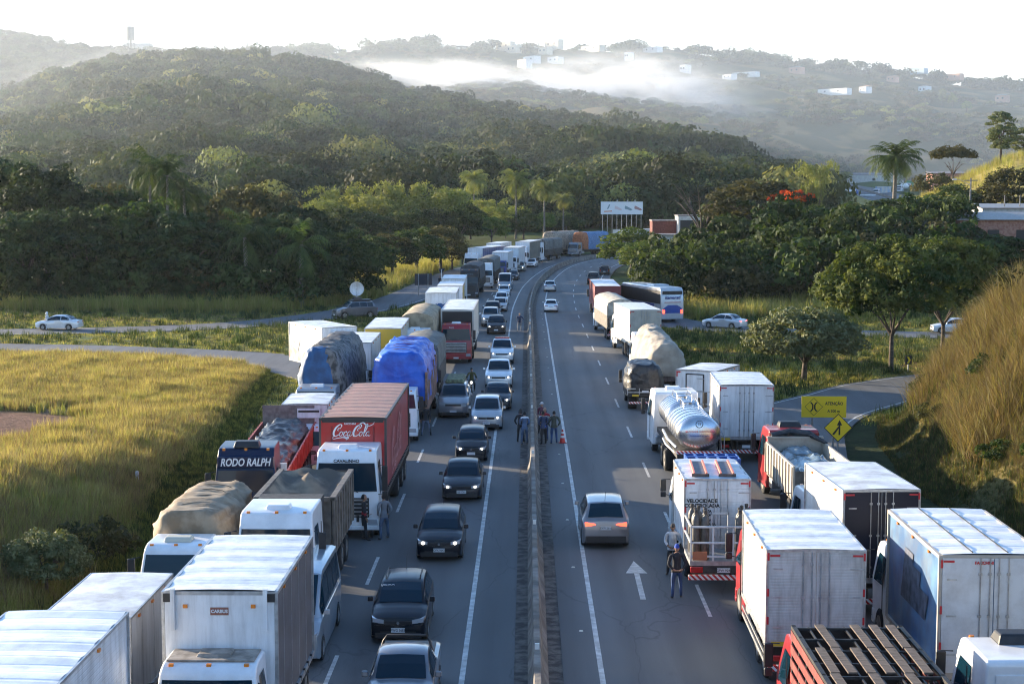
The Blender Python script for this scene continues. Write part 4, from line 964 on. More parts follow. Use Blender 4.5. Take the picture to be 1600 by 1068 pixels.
    # glazing
    def glass(nm, pts, n, off=.006, ins=.05):
        c = sum((Vector(q) for q in pts), Vector()) / len(pts); nn = Vector(n); pp = [tuple(c + (Vector(q) - c) * (1 - ins) + nn * off) for q in pts]
        m2 = MB(); m2.add(pp + [tuple(Vector(q) - nn * .02) for q in pp], [tuple(range(len(pp)))] + [(i, (i + 1) % len(pp), len(pp) + (i + 1) % len(pp), len(pp) + i) for i in range(len(pp))]); m2.build(nm, GLASS, root, fixn=True)
    wA, zbA, ztA, tA = R_(A, 0); wB, zbB, ztB, tB = R_(B, 0); m_ = (A + B) / 2; wM, zbM, ztM, tM = R_(m_, 0)
    mb = MB()   # windscreen follows the body's curve
    for (v0, v1) in ((A + .02, m_), (m_, B - .03)):
        a, b = R_(v0, 0), R_(v1, 0)
        xs = [-1, -.5, 0, .5, 1]
        for q in range(4):
            def P(v, d, u): wv, zbv, ztv, tv = d; return (u * (tv - .05), -v + .02 , ztv + .012 + (.02 * (1 - abs(u))))
            mb.quad(P(v0, a, xs[q]), P(v0, a, xs[q + 1]), P(v1, b, xs[q + 1]), P(v1, b, xs[q]))
    mb.build('windshield', GLASS, root, smooth=80)
    if kind in ('sedan', 'old'): v0, v1 = C + .05, D - .04
    elif bed: v0, v1 = C + .03, D - .02
    else: v0, v1 = C + .04, D - .02
    mb = MB(); vm = (v0 + v1) / 2
    for (a0, a1) in ((v0, vm), (vm, v1)):
        a, b = R_(a0, 0), R_(a1, 0)
        for q in range(4):
            u0, u1 = -1 + q * .5, -.5 + q * .5
            cr = lambda u: .022 + .03 * (1 - abs(u)); mb.quad((u0 * (a[3] - .07), -a0 - .015, a[2] + cr(u0)), (u1 * (a[3] - .07), -a0 - .015, a[2] + cr(u1)), (u1 * (b[3] - .07), -a1 - .015, b[2] + cr(u1)), (u0 * (b[3] - .07), -a1 - .015, b[2] + cr(u0)))
    mb.build('rear_window', GLASS, root, smooth=80)
    for sx in (-1, 1):
        cuts = [A + .12, (A + B) / 2 + .0, B + .85, B + 1.7, C - .02] if not bed else [A + .12, m_, B + .7, C - .02]
        if kind in ('van', 'minivan'): cuts = [A + .15, m_, B + .95, B + 2.0, B + 2.9, C - .1] if kind == 'van' else [A + .15, m_, B + .95, B + 1.9, C - .1]
        segs = []
        q0 = A + .16
        for q1 in cuts[2:]:
            if q1 - q0 > .2: segs.append((q0 + .03, q1 - .03))
            q0 = q1
        for (a0, a1) in segs:
            pts_l, pts_u = [], []
            for v in (a0, lerp(a0, a1, .33), lerp(a0, a1, .66), a1):
                wv, zbv, ztv, tv = R_(v, 0); xl = wv * .965; xu = tv + .03; zl, zu = zbv, ztv - .035
                e0, e1 = .1, .88
                pts_l.append((sx * (lerp(xl, xu, e0) + .012), -v, lerp(zl, zu, e0))); pts_u.append((sx * (lerp(xl, xu, e1) + .012), -v, lerp(zl, zu, e1)))
            m3 = MB()
            for q in range(3): m3.quad(pts_l[q], pts_l[q + 1], pts_u[q + 1], pts_u[q])
            m3.build('side_window', GLASS, root, smooth=60)
        m3 = MB(); mx = hw * 1.0; m3.box(sx * mx - (.0 if sx > 0 else .17), sx * mx + (.17 if sx > 0 else 0), -(A + .3), -(A + .18), hood + .02, hood + .17, 0, .01, .02); m3.build('mirror', p, root, bev=.03)
        # lamps
        zl = nose - .06; hx = hw * .92
        m3 = MB(); m3.loft([[(sx * (hx - .36), .012, zl - .05), (sx * (hx - .36), .012, zl + .05), (sx * (hx - .03), -.035, zl + .11), (sx * (hx - .03), -.03, zl - .03)], [(sx * (hx - .34), -.12, zl - .05), (sx * (hx - .34), -.12, zl + .06), (sx * (hx + .02), -.24, zl + .13), (sx * (hx + .02), -.2, zl - .03)]])
        hl = m3.build('headlight', LAMP_OFF, root, fixn=True)
        if lights == 'on' and not rearview:
            m3 = MB(); c = (sx * (hx - .2), .02, zl + .01); m3.tube([(c[0], -.02, c[2]), (c[0], .024, c[2])], .055, 12); m3.build('bulb', LAMP_ON, hl)
        zt_ = tail - .22 if kind not in ('suv', 'van', 'minivan', 'bigsuv', 'hatch', 'small') else tail - .17
        m3 = MB(); yb = -L - .004
        if kind in ('sedan', 'suv', 'old'): m3.add([(sx * hw * .42, -L - .012, zt_ + .0), (sx * hw * .42, -L - .012, zt_ + .04), (sx * hw * .86, -L + .02, zt_ + .1), (sx * hw * .86, -L + .02, zt_ - .08), (sx * hw * .42, -L + .1, zt_ + .0), (sx * hw * .42, -L + .1, zt_ + .04), (sx * hw * .88, -L + .14, zt_ + .1), (sx * hw * .88, -L + .14, zt_ - .08)], [(0, 1, 2, 3), (7, 6, 5, 4), (0, 4, 5, 1), (1, 5, 6, 2), (2, 6, 7, 3), (3, 7, 4, 0)])
        else: m3.box(sx * hw * .8 - .07, sx * hw * .8 + .07, -L - .012, -L + .12, zt_ - .16, zt_ + .12, tx=.01)
        tl = m3.build('taillight', TAIL_ON if lights == 'brake' else TAIL, root, bev=.02)
    if kind in ('suv', 'bigsuv'): m3 = MB(); m3.box(-hw * .86, hw * .86, -L - .02, -L + .06, .24, .5, tx=.02); m3.build('rear_bumper', BLACK, root, bev=.02)
    # nose: grille, lower intake, badge, plate
    m3 = MB(); m3.box(-hw * .5, hw * .5, -.02, .014, nose - .15, nose - .03); m3.build('grille', BLACK, root, bev=.01)
    m3 = MB(); m3.box(-hw * .62, hw * .62, -.04, .012, .3, .4); m3.build('air_intake', BLACK, root)
    if kind in ('hatch', 'suv', 'small'): m3 = MB(); m3.tube([(0, .012, nose - .09), (0, .026, nose - .09)], .045, 14); m3.build('badge', CHROME, root)
    for (yy, s_) in ((.03, 1), (-L - .03, -1)):
        zz = .44 if s_ > 0 else (tail - .28 if kind in ('suv', 'sedan', 'old', 'bigsuv') else .55)
        m3 = MB(); m3.box(-.2, .2, min(yy, yy - s_ * .02), max(yy, yy - s_ * .02), zz - .065, zz + .065); pl = m3.build('plate', PLATE, root)
        if plate and ((s_ > 0) != rearview): text('plate_text', plate, .115, INK, pl, (0, yy + s_ * .004, zz), 'front' if s_ > 0 else 'back', width=.8)
    for sx in (-1, 1):
        for yy in (y1, y2): add_wheel(root, sx * (hw - .1), -yy, r, .2)
    # extras
    if 'rails' in extras:
        for sx in (-1, 1): m3 = MB(); m3.tube([(sx * hw * .62, -B - .25, H + .0), (sx * hw * .62, -B - .35, H + .07), (sx * hw * .62, -C + .3, H + .07), (sx * hw * .62, -C + .2, H)], .018, 6); m3.build('roof_rail', BLACK, root)
    if 'aerial' in extras: m3 = MB(); m3.tube([(0, -C + .2, H), (0, -C - .15, H + .4)], .008, 5); m3.build('aerial', BLACK, root)
    if 'bars' in extras:
        m3 = MB(); yb = -(D + .12); m3.tube([(-hw * .85, yb, tail - .02), (-hw * .72, yb, H - .1), (-hw * .6, yb, H + .05), (hw * .6, yb, H + .05), (hw * .72, yb, H - .1), (hw * .85, yb, tail - .02)], .035, 8); m3.build('roll_bar', BLACK, root, smooth=60)
        m3 = MB(); m3.box(-hw * .84, hw * .84, -L + .12, -D - .2, tail - .01, tail + .035); m3.build('bed_cover', BLACK, root, bev=.02)
    if 'roofload' in extras:
        m3 = MB(); m3.box(-hw * .66, hw * .66, -C - 1.2, -B - .1, H + .03, H + .24, tx=.1, ty=.2); m3.build('roof_load', mat('roof_cargo', (.13, .14, .07), .8, var=.6, scale=5, bump=1), root, bev=.08)
    if 'rack' in extras:
        m3 = MB(); m3.box(-hw * .7, hw * .7, -C, -B - .1, H + .06, H + .16); m3.box(-hw * .3, hw * .3, -B - 1.3, -B - .4, H + .16, H + .4, tx=.03, ty=.03); m3.build('roof_platform', BLACK, root, bev=.02)
    if 'bullbar' in extras:
        m3 = MB(); m3.tube([(-hw * .5, .05, .45), (-hw * .5, .1, .8), (hw * .5, .1, .8), (hw * .5, .05, .45)], .03, 8); m3.box(-hw * .45, hw * .45, .03, .1, .58, .72); m3.build('bull_bar', BLACK, root)
    if 'sirenbar' in extras:
        m3 = MB(); m3.box(-hw * .6, hw * .6, -B - .75, -B - .45, H + .03, H + .13); m3.build('light_bar', TAIL, root, bev=.02)
    if 'driver' in extras: pass
    if sc != 1: root.scale = (sc, sc, sc)
    return root
def gz_road(x, y): return roadz(y) + (0. if not (y > 130 and abs(x) > 13) else -.012)

# ------------------------------------------------------------------ trucks
def cab(root, y0, wd, h, p, style='euro', L=2.0, lights=False, front=True, visor=None, name_txt=None, floor=.45, glass_h=None, mirrors=True, dark=None, roofm=None):
    """y0 = front of the cab; extends back to y0-L"""
    hw = wd / 2; beltz = {'euro': 1.78, 'high': 1.85, 'old': 1.55, 'small': 1.2}[style]; wt = {'euro': 2.62, 'high': 2.72, 'old': 2.35, 'small': 2.0}[style]
    if glass_h: wt = glass_h
    wt = min(wt, h - .15); body = MB()
    rk = .13 if style in ('euro', 'high') else .22
    P = [(y0, floor), (y0 + .02, beltz - .1), (y0 - .02, beltz), (y0 - rk, wt), (y0 - rk - .03, wt + .06)]
    if style == 'high': P += [(y0 - .3, h - .25), (y0 - .55, h - .03), (y0 - 1.0, h), (y0 - L + .05, h), (y0 - L, h - .05)]
    else: P += [(y0 - rk - .16, h - .06), (y0 - rk - .4, h), (y0 - L + .08, h), (y0 - L, h - .08)]
    P += [(y0 - L, floor)]
    # section: narrow at the roof
    def xs_(z): return hw * (1 - .1 * sm(beltz, h, z))
    n = len(P); inner = [(xs_(z), y, z) for y, z in P]; vs = [(x * .985, y, z) for x, y, z in inner] + [(-x * .985, y, z) for x, y, z in inner]
    body.add(vs, [tuple(range(n)), tuple(range(2 * n - 1, n - 1, -1))] + [(i, i + n, (i + 1) % n + n, (i + 1) % n) for i in range(n)])
    c = body.build('cab', p, root, smooth=40, bev=.1, fixn=True)
    c.modifiers['bevel'].segments = 3
    # windscreen (curved slightly)
    g = MB(); N = 6
    for q in range(N):
        u0, u1 = -1 + 2 * q / N, -1 + 2 * (q + 1) / N
        def G(u, z): t = (z - beltz) / (wt - beltz); return (u * (xs_(z) - .1), y0 - lerp(.02, rk, t) + .02 + .03 * (1 - u * u), z)
        g.quad(G(u0, beltz + .06), G(u1, beltz + .06), G(u1, wt - .05), G(u0, wt - .05))
    g.build('windshield', GLASS, c, smooth=80)
    wp = MB()
    for sx in (-.45, .25): wp.tube([(sx, y0 + .04, beltz + .02), (sx + .4, y0 + .02, beltz + .22)], .014, 4)
    wp.build('wiper', BLACK, c)
    for sx in (-1, 1):
        g = MB(); ww = xs_; off = .008
        a, b = y0 - .28, y0 - .28 - min(1.0, L * .55)
        g.quad((sx * (ww(beltz) + off), a + .06, beltz - .08), (sx * (ww(beltz) + off), b, beltz - .02), (sx * (ww(wt) + off - .012), b, wt - .08), (sx * (ww(wt) + off - .012), a - .08, wt - .08)); g.build('door_window', GLASS, c)
        if L > 1.9: d = MB(); d.box(sx * (hw - .01) - .012, sx * (hw - .01) + .012, b - .02, b + .0, floor + .2, wt - .05); d.build('door_seam', BLACK, c)
        if mirrors:
            m_ = MB(); m_.tube([(sx * (hw - .05), y0 - .05, wt - .1), (sx * (hw + .22), y0 + .08, wt - .12), (sx * (hw + .24), y0 + .08, beltz + .0), (sx * (hw - .05), y0, beltz - .05)], .018, 5)
            arm = m_.build('mirror_arm', BLACK, c); m_ = MB(); m_.box(sx * (hw + .2) - .11, sx * (hw + .2) + .11, y0 + .0, y0 + .1, beltz + .1, wt - .12); m_.box(sx * (hw + .2) - .1, sx * (hw + .2) + .1, y0 + .0, y0 + .09, beltz - .12, beltz + .08); m_.build('mirror', BLACK if dark is None else dark, arm, bev=.03)
        hx = hw * .78; hz = floor + .22
        m_ = MB(); m_.box(sx * hx - .2, sx * hx + .2, y0 - .04, y0 + .045, hz - .1, hz + .11, tx=.03); hl = m_.build('headlight', LAMP_OFF, c, bev=.02)
        if lights: m_ = MB(); m_.tube([(sx * hx, y0 + .04, hz), (sx * hx, y0 + .055, hz)], .08, 12); m_.build('bulb', LAMP_ON, hl)
    # grille, bumper
    gb = MB(); gb.box(-hw * .68, hw * .68, y0 - .02, y0 + .03, floor + .4, beltz - .18); gr = gb.build('grille', BLACK, c, bev=.02)
    sl_ = MB()
    for q in range(5): z = lerp(floor + .47, beltz - .27, q / 4); sl_.box(-hw * .64, hw * .64, y0 + .02, y0 + .05, z - .025, z + .035)
    sl_.build('slat', GALV if style != 'high' else p, gr)
    bb = MB(); bb.box(-hw, hw, y0 - .25, y0 + .07, floor - .08, floor + .09); bb.box(-hw, hw, y0 - .3, y0 + .04, floor + .09, floor + .34, ty=.02); bb.build('bumper', p, c, bev=.03)
    pl = MB(); pl.box(-.2, .2, y0 + .07, y0 + .08, floor - .05, floor + .07); pl.build('plate', PLATE, c)
    # roof kit
    if roofm == 'ac':
        a = MB(); a.box(-.38, .38, y0 - 1.1, y0 - .55, h - .02, h + .13, tx=.05, ty=.06); a2 = a.build('roof_hatch', paint(WHITE), c, bev=.03)
    if roofm == 'dark':
        a = MB(); a.box(-.5, .5, y0 - 1.15, y0 - .45, h - .02, h + .22, tx=.08, ty=.12); a.build('air_conditioner', BLACK, c, bev=.05)
    if visor:
        v = MB(); v.box(-hw * .9, hw * .9, y0 - .1, y0 + .22, wt - .0, wt + .1, tx=.02); v.build('sun_visor', visor, c, bev=.02)
    ln = MB()
    for sx in (-.7, 0, .7): ln.box(sx * hw - .05, sx * hw + .05, y0 - rk - .25, y0 - rk - .17, h - .09, h - .0)
    ln.build('marker_light', AMBER, c)
    return c
def chassis(root, y_front, y_rear, wd, axles, r=.5, z=.95, frontaxle=None, fender=True, kind='rear'):
    mb = MB()
    for sx in (-1, 1): mb.box(sx * .42 - .05, sx * .42 + .05, y_rear, y_front, z - .27, z)
    for k in range(int((y_front - y_rear) / 1.4)): mb.box(-.42, .42, y_rear + .5 + k * 1.4, y_rear + .62 + k * 1.4, z - .2, z - .05)
    ch = mb.build('chassis', CHASSIS, root)
    if frontaxle is not None:
        for sx in (-1, 1): add_wheel(root, sx * (wd / 2 - .17), frontaxle, r, .3, 'front')
    for a in axles:
        for sx in (-1, 1): add_wheel(root, sx * (wd / 2 - .27), a, r, .52, kind)
    if fender:
        for sx in (-1, 1):
            for a in axles:
                m_ = MB(); n = 7; ri = r + .08
                inn = [(sx * (wd / 2 - .5), a + ri * math.cos(t), r + ri * math.sin(t)) for t in [math.pi * (.12 + .76 * q / n) for q in range(n + 1)]]
                out = [(sx * (wd / 2 - .02), y_, z_) for _, y_, z_ in inn]
                m_.loft([inn, out], closed=False, caps=False); f = m_.build('mudguard', BLACK, root, smooth=60)
    # side tanks
    m_ = MB(); m_.box(-wd / 2 + .1, -wd / 2 + .55, y_front - 2.2, y_front - 1.1, .5, z + .02); m_.build('fuel_tank', GALV, root, bev=.08)
    m_ = MB(); m_.box(wd / 2 - .5, wd / 2 - .1, y_front - 1.9, y_front - 1.2, .55, z); m_.build('battery_box', BLACK, root, bev=.03)
    return ch
STRIPE = None
def stripe_mat():
    m = bpy.data.materials.new('hazard_stripes'); m.use_nodes = True; nt = m.node_tree; L = nt.links.new; b = nt.nodes['Principled BSDF']; b.inputs['Roughness'].default_value = .4
    tc = nd(nt, 'ShaderNodeTexCoord'); sp = nd(nt, 'ShaderNodeSeparateXYZ'); L(tc.outputs['Object'], sp.inputs[0]); a = nd(nt, 'ShaderNodeMath', operation='ADD'); L(sp.outputs[0], a.inputs[0]); L(sp.outputs[2], a.inputs[1])
    mu = nd(nt, 'ShaderNodeMath', operation='MULTIPLY'); mu.inputs[1].default_value = 5.5; L(a.outputs[0], mu.inputs[0]); fr = nd(nt, 'ShaderNodeMath', operation='FRACT'); L(mu.outputs[0], fr.inputs[0]); g = nd(nt, 'ShaderNodeMath', operation='GREATER_THAN'); g.inputs[1].default_value = .5; L(fr.outputs[0], g.inputs[0])
    mx = nd(nt, 'ShaderNodeMix', data_type='RGBA'); L(g.outputs[0], mx.inputs[0]); mx.inputs[6].default_value = (.7, .7, .7, 1); mx.inputs[7].default_value = (.45, .02, .02, 1); L(mx.outputs[2], b.inputs['Base Color']); return m
STRIPE = stripe_mat()
def rear_kit(root, y, wd, z=.95, plate=True, stripes=True, lit=False):
    m_ = MB(); m_.box(-wd / 2, wd / 2, y - .06, y + .02, .48, .64); m_.build('underrun_bar', STRIPE if stripes else CHASSIS, root)
    for sx in (-1, 1):
        m_ = MB(); m_.box(sx * .42 - .04, sx * .42 + .04, y - .02, y + .3, .6, z); m_.build('bar_bracket', CHASSIS, root)
        m_ = MB(); m_.box(sx * wd * .38 - .16, sx * wd * .38 + .16, y - .06, y + .0, z - .2, z - .06); m_.build('taillight', TAIL, root, bev=.01)
        m_ = MB(); m_.box(sx * wd * .35 - .26, sx * wd * .35 + .26, y + .3, y + .32, .15, .75); m_.build('mud_flap', BLACK, root)
    if plate: m_ = MB(); m_.box(-.2, .2, y - .07, y - .05, z - .22, z - .08); m_.build('plate', PLATE, root)
def panel(root, name, pts, m): mb = MB(); mb.add(pts, [tuple(range(len(pts)))]); return mb.build(name, m, root)
def ribbed_mat(name, c, axis=2, n=9., depth=.3, dirt=.45, rough=.4):
    m = mat(name, c, rough, var=.08, scale=2, dirt=dirt + .1, coat=.1, streak=(2.2, 2.2, .4)); nt = m.node_tree; L = nt.links.new
    if nt.nodes.get('ribs'): return m
    tc = nd(nt, 'ShaderNodeTexCoord'); sp = nd(nt, 'ShaderNodeSeparateXYZ'); L(tc.outputs['Object'], sp.inputs[0]); mu = nd(nt, 'ShaderNodeMath', operation='MULTIPLY'); mu.name = 'ribs'; mu.inputs[1].default_value = n; L(sp.outputs[axis], mu.inputs[0])
    pp = nd(nt, 'ShaderNodeMath', operation='PINGPONG'); pp.inputs[1].default_value = .5; L(mu.outputs[0], pp.inputs[0]); mr = nd(nt, 'ShaderNodeMapRange'); mr.interpolation_type = 'SMOOTHSTEP'; mr.inputs[1].default_value = 0.02; mr.inputs[2].default_value = .16; L(pp.outputs[0], mr.inputs[0])
    bp = nd(nt, 'ShaderNodeBump'); bp.inputs['Distance'].default_value = .02; bp.inputs['Strength'].default_value = depth; L(mr.outputs[0], bp.inputs['Height']); L(bp.outputs[0], nt.nodes['Principled BSDF'].inputs['Normal']); return m
def box_cargo(root, y0, L, wd, z0, z1, side, roof=None, end=None, trim=None, view='front', doors=True, frame=.05, roofribs=0, sideribs=None, curtain=False):
    """y0 = front face; extends to y0-L"""
    hw = wd / 2; roof = roof or side; end = end or side; trim = trim or GALV; y1 = y0 - L
    mb = MB(); mb.box(-hw + .02, hw - .02, y1 + .02, y0 - .02, z0, z1 - .02); bx = mb.build('cargo_box', side, root)
    mb = MB()
    # roof skin with gentle sag between ribs
    n = max(8, int(L * 7)); rows = []
    for i in range(n + 1):
        yy = lerp(y0 - .03, y1 + .03, i / n); sg = (.019 * math.cos(i / n * L / 1.1 * 2 * math.pi) if roofribs else 0)
        rows.append([(u * (hw - .03), yy, z1 + .0 + sg + .03 * (1 - u * u)) for u in (-1, -.6, -.2, .2, .6, 1)])
    mb.loft(rows, closed=False, caps=False); mb.build('roof_panel', roof, bx, smooth=80)
    mb = MB(); t = frame
    for sx in (-1, 1):
        for yy in (y0 - t, y1): mb.box(sx * hw - t / 2, sx * hw + t / 2, yy, yy + t, z0 - .02, z1 - .003)
        mb.box(sx * (hw - .0) - t * .5, sx * (hw - .0) + t * .5, y1 + t, y0 - t, z1 - t * 1.1, z1 + .005); mb.box(sx * hw - t / 2, sx * hw + t / 2, y1 + t, y0 - t, z0 - .06, z0 + .06)
    mb.box(-hw + t / 2, hw - t / 2, y0 - t, y0 + .003, z1 - t * 1.1, z1 + .008); mb.box(-hw + t / 2, hw - t / 2, y1 - .003, y1 + t, z1 - t * 1.1, z1 + .008)
    mb.box(-hw + t / 2, hw - t / 2, y1 - .003, y1 + t, z0 - .08, z0 + .08)
    mb.build('box_frame', trim, bx)
    if side in (globals().get('SMOOTHW'),) or end is globals().get('SMOOTHW'):
        mb = MB(); q = y0 - 1.15
        while q > y1 + .4:
            for sx in (-1, 1): mb.box(sx * (hw - .02) - .006, sx * (hw - .02) + .006, q - .03, q, z0 + .07, z1 - .06)
            q -= 1.15
        if mb.v: mb.build('panel_seam', trim, bx)
    if L > 3.5:
        for sx in (-1, 1):
            for q in (.2, .5, .8):
                mb = MB(); yy = lerp(y0, y1, q); mb.box(sx * (hw + .0) - .03, sx * (hw + .0) + .03, yy - .06, yy + .06, z1 - .19, z1 - .13); mb.build('marker_light', AMBER, bx)
    if end is not side:
        mb = MB(); mb.box(-hw + .04, hw - .04, y0 - .02, y0 - .002, z0 + .05, z1 - .06); mb.build('front_wall', end, bx)
    if doors:
        for sx in (-1, 1):
            mb = MB(); mb.box(min(sx * .012, sx * (hw - .05)), max(sx * .012, sx * (hw - .05)), y1 - .012, y1 + .03, z0 + .09, z1 - .07); d = mb.build('rear_door', end if view == 'rear' else side, bx)
            for q in (.11, .34):
                m2 = MB(); x = sx * q; m2.tube([(x, y1 - .045, z0 + .0), (x, y1 - .045, z1 - .05)], .016, 6); 
                for zz in (.15, .5, .85): zc = lerp(z0, z1, zz); m2.box(x - .04, x + .04, y1 - .055, y1 - .01, zc - .03, zc + .03)
                if q < .2 or sx > 0 or True: m2.build('lock_rod', GALV, d)
            for zz in (.18, .5, .8):
                m2 = MB(); zc = lerp(z0, z1, zz); m2.box(sx * (hw - .28) - .12 * 1, sx * (hw - .28) + .24 * (1 if sx > 0 else .5), y1 - .025, y1 - .01, zc - .02, zc + .02); m2.build('hinge', GALV, d)
        for sx in (-1, 1):
            for zz in (.25, .55, .93):
                m2 = MB(); zc = lerp(z0, z1, zz); m2.box(sx * (hw - .03) - .025, sx * (hw - .03) + .025, y1 - .03, y1 - .015, zc - .1, zc + .1); m2.build('reflector', REDPAINT, bx)
            m2 = MB(); m2.box(sx * (hw - .2) - .13, sx * (hw - .2) + .13, y1 - .03, y1 - .015, z1 - .17, z1 - .12); m2.build('reflector', REDPAINT, bx)
    return bx
def canvas_top(root, y0, L, wd, z0, z1, m, rise=.35, sidem=None, panel_h=1.1, name='canvas_cover', sag=.05, seed=1):
    """drop-side body with arched canvas hood"""
    hw = wd / 2; n = max(6, int(L / .6)); rows = []
    prof = [(-1, 0), (-1.0, .86), (-.93, 1.0), (-.6, 1.0 + .6 * rise / (z1 - z0)), (0, 1 + rise / (z1 - z0)), (.6, 1 + .6 * rise / (z1 - z0)), (.93, 1.0), (1.0, .86), (1, 0)]
    for i in range(n + 1):
        t = i / n; yy = y0 - L * t; s = sag * (math.sin(i * math.pi / 2) ** 2)
        row = []
        for k, (u, v) in enumerate(prof): row.append((u * hw * (1 - .012 * (i % 2)) + .015 * ns(i * .9, k * 1.7, seed), yy, z0 + (z1 - rise - z0) * v * 1.0 - (s if 2 <= k <= 6 else 0)))
        rows.append(row)
    mb = MB(); mb.loft(rows); c = mb.build(name, m, root, smooth=50, fixn=True)
    if sidem:
        mb = MB(); mb.box(-hw - .03, hw + .03, y0 - L - .03, y0 + .03, z0 - .15, z0 - .15 + panel_h); b = mb.build('side_board', sidem, root)
        mb = MB()
        for k in range(int(L / .9) + 1):
            for sx in (-1, 1): mb.box(sx * (hw + .045) - .02, sx * (hw + .045) + .02, y0 - .05 - k * .9 - .06, y0 - .05 - k * .9, z0 - .15, z0 - .15 + panel_h)
        mb.build('stake', CHASSIS, b)
    return c
def tarp_load(root, y0, L, wd, z0, z1, m, seed=1, lump=.12, name='tarpaulin', taper=(.0, .0), m2=None, split=None, squash=2.8, endr=.35, slope=None):
    """bulging load under a sheet: superellipse sections with folds"""
    hw = wd / 2; n = max(20, int(L * 6)); K = 36; rows = []
    for i in range(n + 1):
        t = i / n; yy = y0 - L * t; e0 = min(1, t * L / endr) if endr else 1; e1 = min(1, (1 - t) * L / endr) if endr else 1; e = min(e0, e1); e = .82 + .18 * math.sqrt(max(0, 1 - (1 - e) ** 2))
        hh = z1 - (taper[0] * (1 - sm(0, .35, t))) - (taper[1] * (sm(.65, 1, t))); row = []
        if slope: hh = lerp(hh, slope, t)
        for k in range(K + 1):
            a = math.pi * k / K; cx, sz = math.cos(a), math.sin(a); p = 2 / squash
            ux = math.copysign(abs(cx) ** p, cx); uz = sz ** p
            nn = .6 * lump * (ns(yy * .9 + seed * 7, k * .35, seed) + .45 * ns(yy * 2.6, k * .9 + seed, seed + 3)) * min(1, sz * 2.5 + .15)
            fold = .02 * math.sin(k * 2.1 + 3 * ns(yy, k * .2, 9)) if sz < .75 else 0
            row.append((ux * hw * e * (1 + .04 * ns(yy * .7, k * .5, seed + 8)) + (nn * .6 + fold) * math.copysign(1, cx) * (abs(cx) ** .5), yy, z0 + (hh - z0) * uz * (.9 + .1 * e) + nn * uz))
        rows.append(row)
    # taut folds running down the sides and across the top, domed ends
    def fold_(x, y, z):
        f = (max(0, 1 - 3.2 * abs(ns(y * 1.5 + .5 * ns(x, z, 1), z * .3 + x * .15, seed))) ** 1.6) * .085 + (max(0, 1 - 4 * abs(ns(y * 3.1, z * .5 + x * .3, seed + 4))) ** 1.5) * .035
        g_ = (max(0, 1 - 4 * abs(ns(y * .35, x * 1.3 + z * 1.6, seed + 2))) ** 2) * .05
        sd_ = min(1, abs(x) / hw) ** 3; tp = max(0, (z - z0) / (z1 - z0)) ** 3
        return (x + math.copysign(1, x) * (f + g_) * sd_, y, z + (f + g_) * tp)
    rows = [[fold_(*q) for q in r] for r in rows]
    def cap_rows(r, sg):
        zc = z0 + (r[K // 2][2] - z0) * .5; out = []
        for f in (.06, .3, .55, .8, .94): out.append([(x * f, y + sg * (.12 * math.sqrt(1 - f * f) + .07 * ns(x * f * 2.2, z * 2.2 * f, seed + 5) + .05 * (1 - abs(ns(x * f * 1.5, z * f * 1.5 + 3, seed))) ** 4), zc + (z - zc) * f) for x, y, z in r])
        return out
    rows = cap_rows(rows[0], 1) + rows + cap_rows(rows[-1], -1)[::-1]
    mb = MB(); mb.loft(rows)
    nf = len(rows[0])
    if m2 is not None:
        for f in range(len(mb.f)):
            c = [mb.v[q] for q in mb.f[f]]; cy_ = sum(q[1] for q in c) / len(c); cx_ = sum(q[0] for q in c) / len(c); cz_ = sum(q[2] for q in c) / len(c)
            if split(cx_, cy_, cz_): mb.m[f] = 1
    o = mb.build(name, [m, m2] if m2 is not None else m, root, smooth=70, fixn=True)
    return o
def ropes(parent, y0, L, wd, z0, z1, n, m, r=.018):
    mb = MB()
    for k in range(n):
        yy = y0 - L * (k + .7) / (n + .4); K = 14; P = []
        for q in range(K + 1):
            a = math.pi * q / K; cx, sz = math.cos(a), math.sin(a); P.append((math.copysign(abs(cx) ** .75, cx) * (wd / 2 + .07), yy + .25 * math.sin(q * .5 + k), z0 + (z1 - z0 + .09) * sz ** .75))
        mb.tube(P, r, 4)
    mb.build('rope', m, parent)
def deck(root, y0, L, wd, z, m=None):
    mb = MB(); mb.box(-wd / 2, wd / 2, y0 - L, y0, z - .12, z); return mb.build('deck', m or RUST, root, bev=.01)
# ------------------------------------------------------------------ people
SKIN = [mat('skin_a', (.34, .19, .12), .55), mat('skin_b', (.17, .09, .055), .55)]
JEANS = cloth((.035, .07, .16)); JEANS2 = cloth((.09, .13, .2)); TROUS = cloth((.025, .025, .028)); SHOE = mat('shoe', (.03, .025, .022), .6)
def skin_mesh(verts, edges, radii, root=0, sub=2):
    me = bpy.data.meshes.new('b'); me.from_pydata(verts, edges, []); o = bpy.data.objects.new('b', me); COL.objects.link(o)
    md = o.modifiers.new('s', 'SKIN'); md.use_smooth_shade = True; md.branch_smoothing = .6
    if not me.skin_vertices: 
        bm = bmesh.new(); bm.from_mesh(me); bm.verts.layers.skin.verify(); bm.to_mesh(me); bm.free()
    for i, r_ in enumerate(radii):
        sv = me.skin_vertices[0].data[i]; sv.radius = r_ if isinstance(r_, tuple) else (r_, r_); sv.use_root = (i == root)
    sb = o.modifiers.new('u', 'SUBSURF'); sb.levels = sub; sb.render_levels = sub
    bpy.context.view_layer.update(); dg = bpy.context.evaluated_depsgraph_get(); ev = o.evaluated_get(dg); m2 = bpy.data.meshes.new_from_object(ev)
    COL.objects.unlink(o); bpy.data.objects.remove(o); return m2
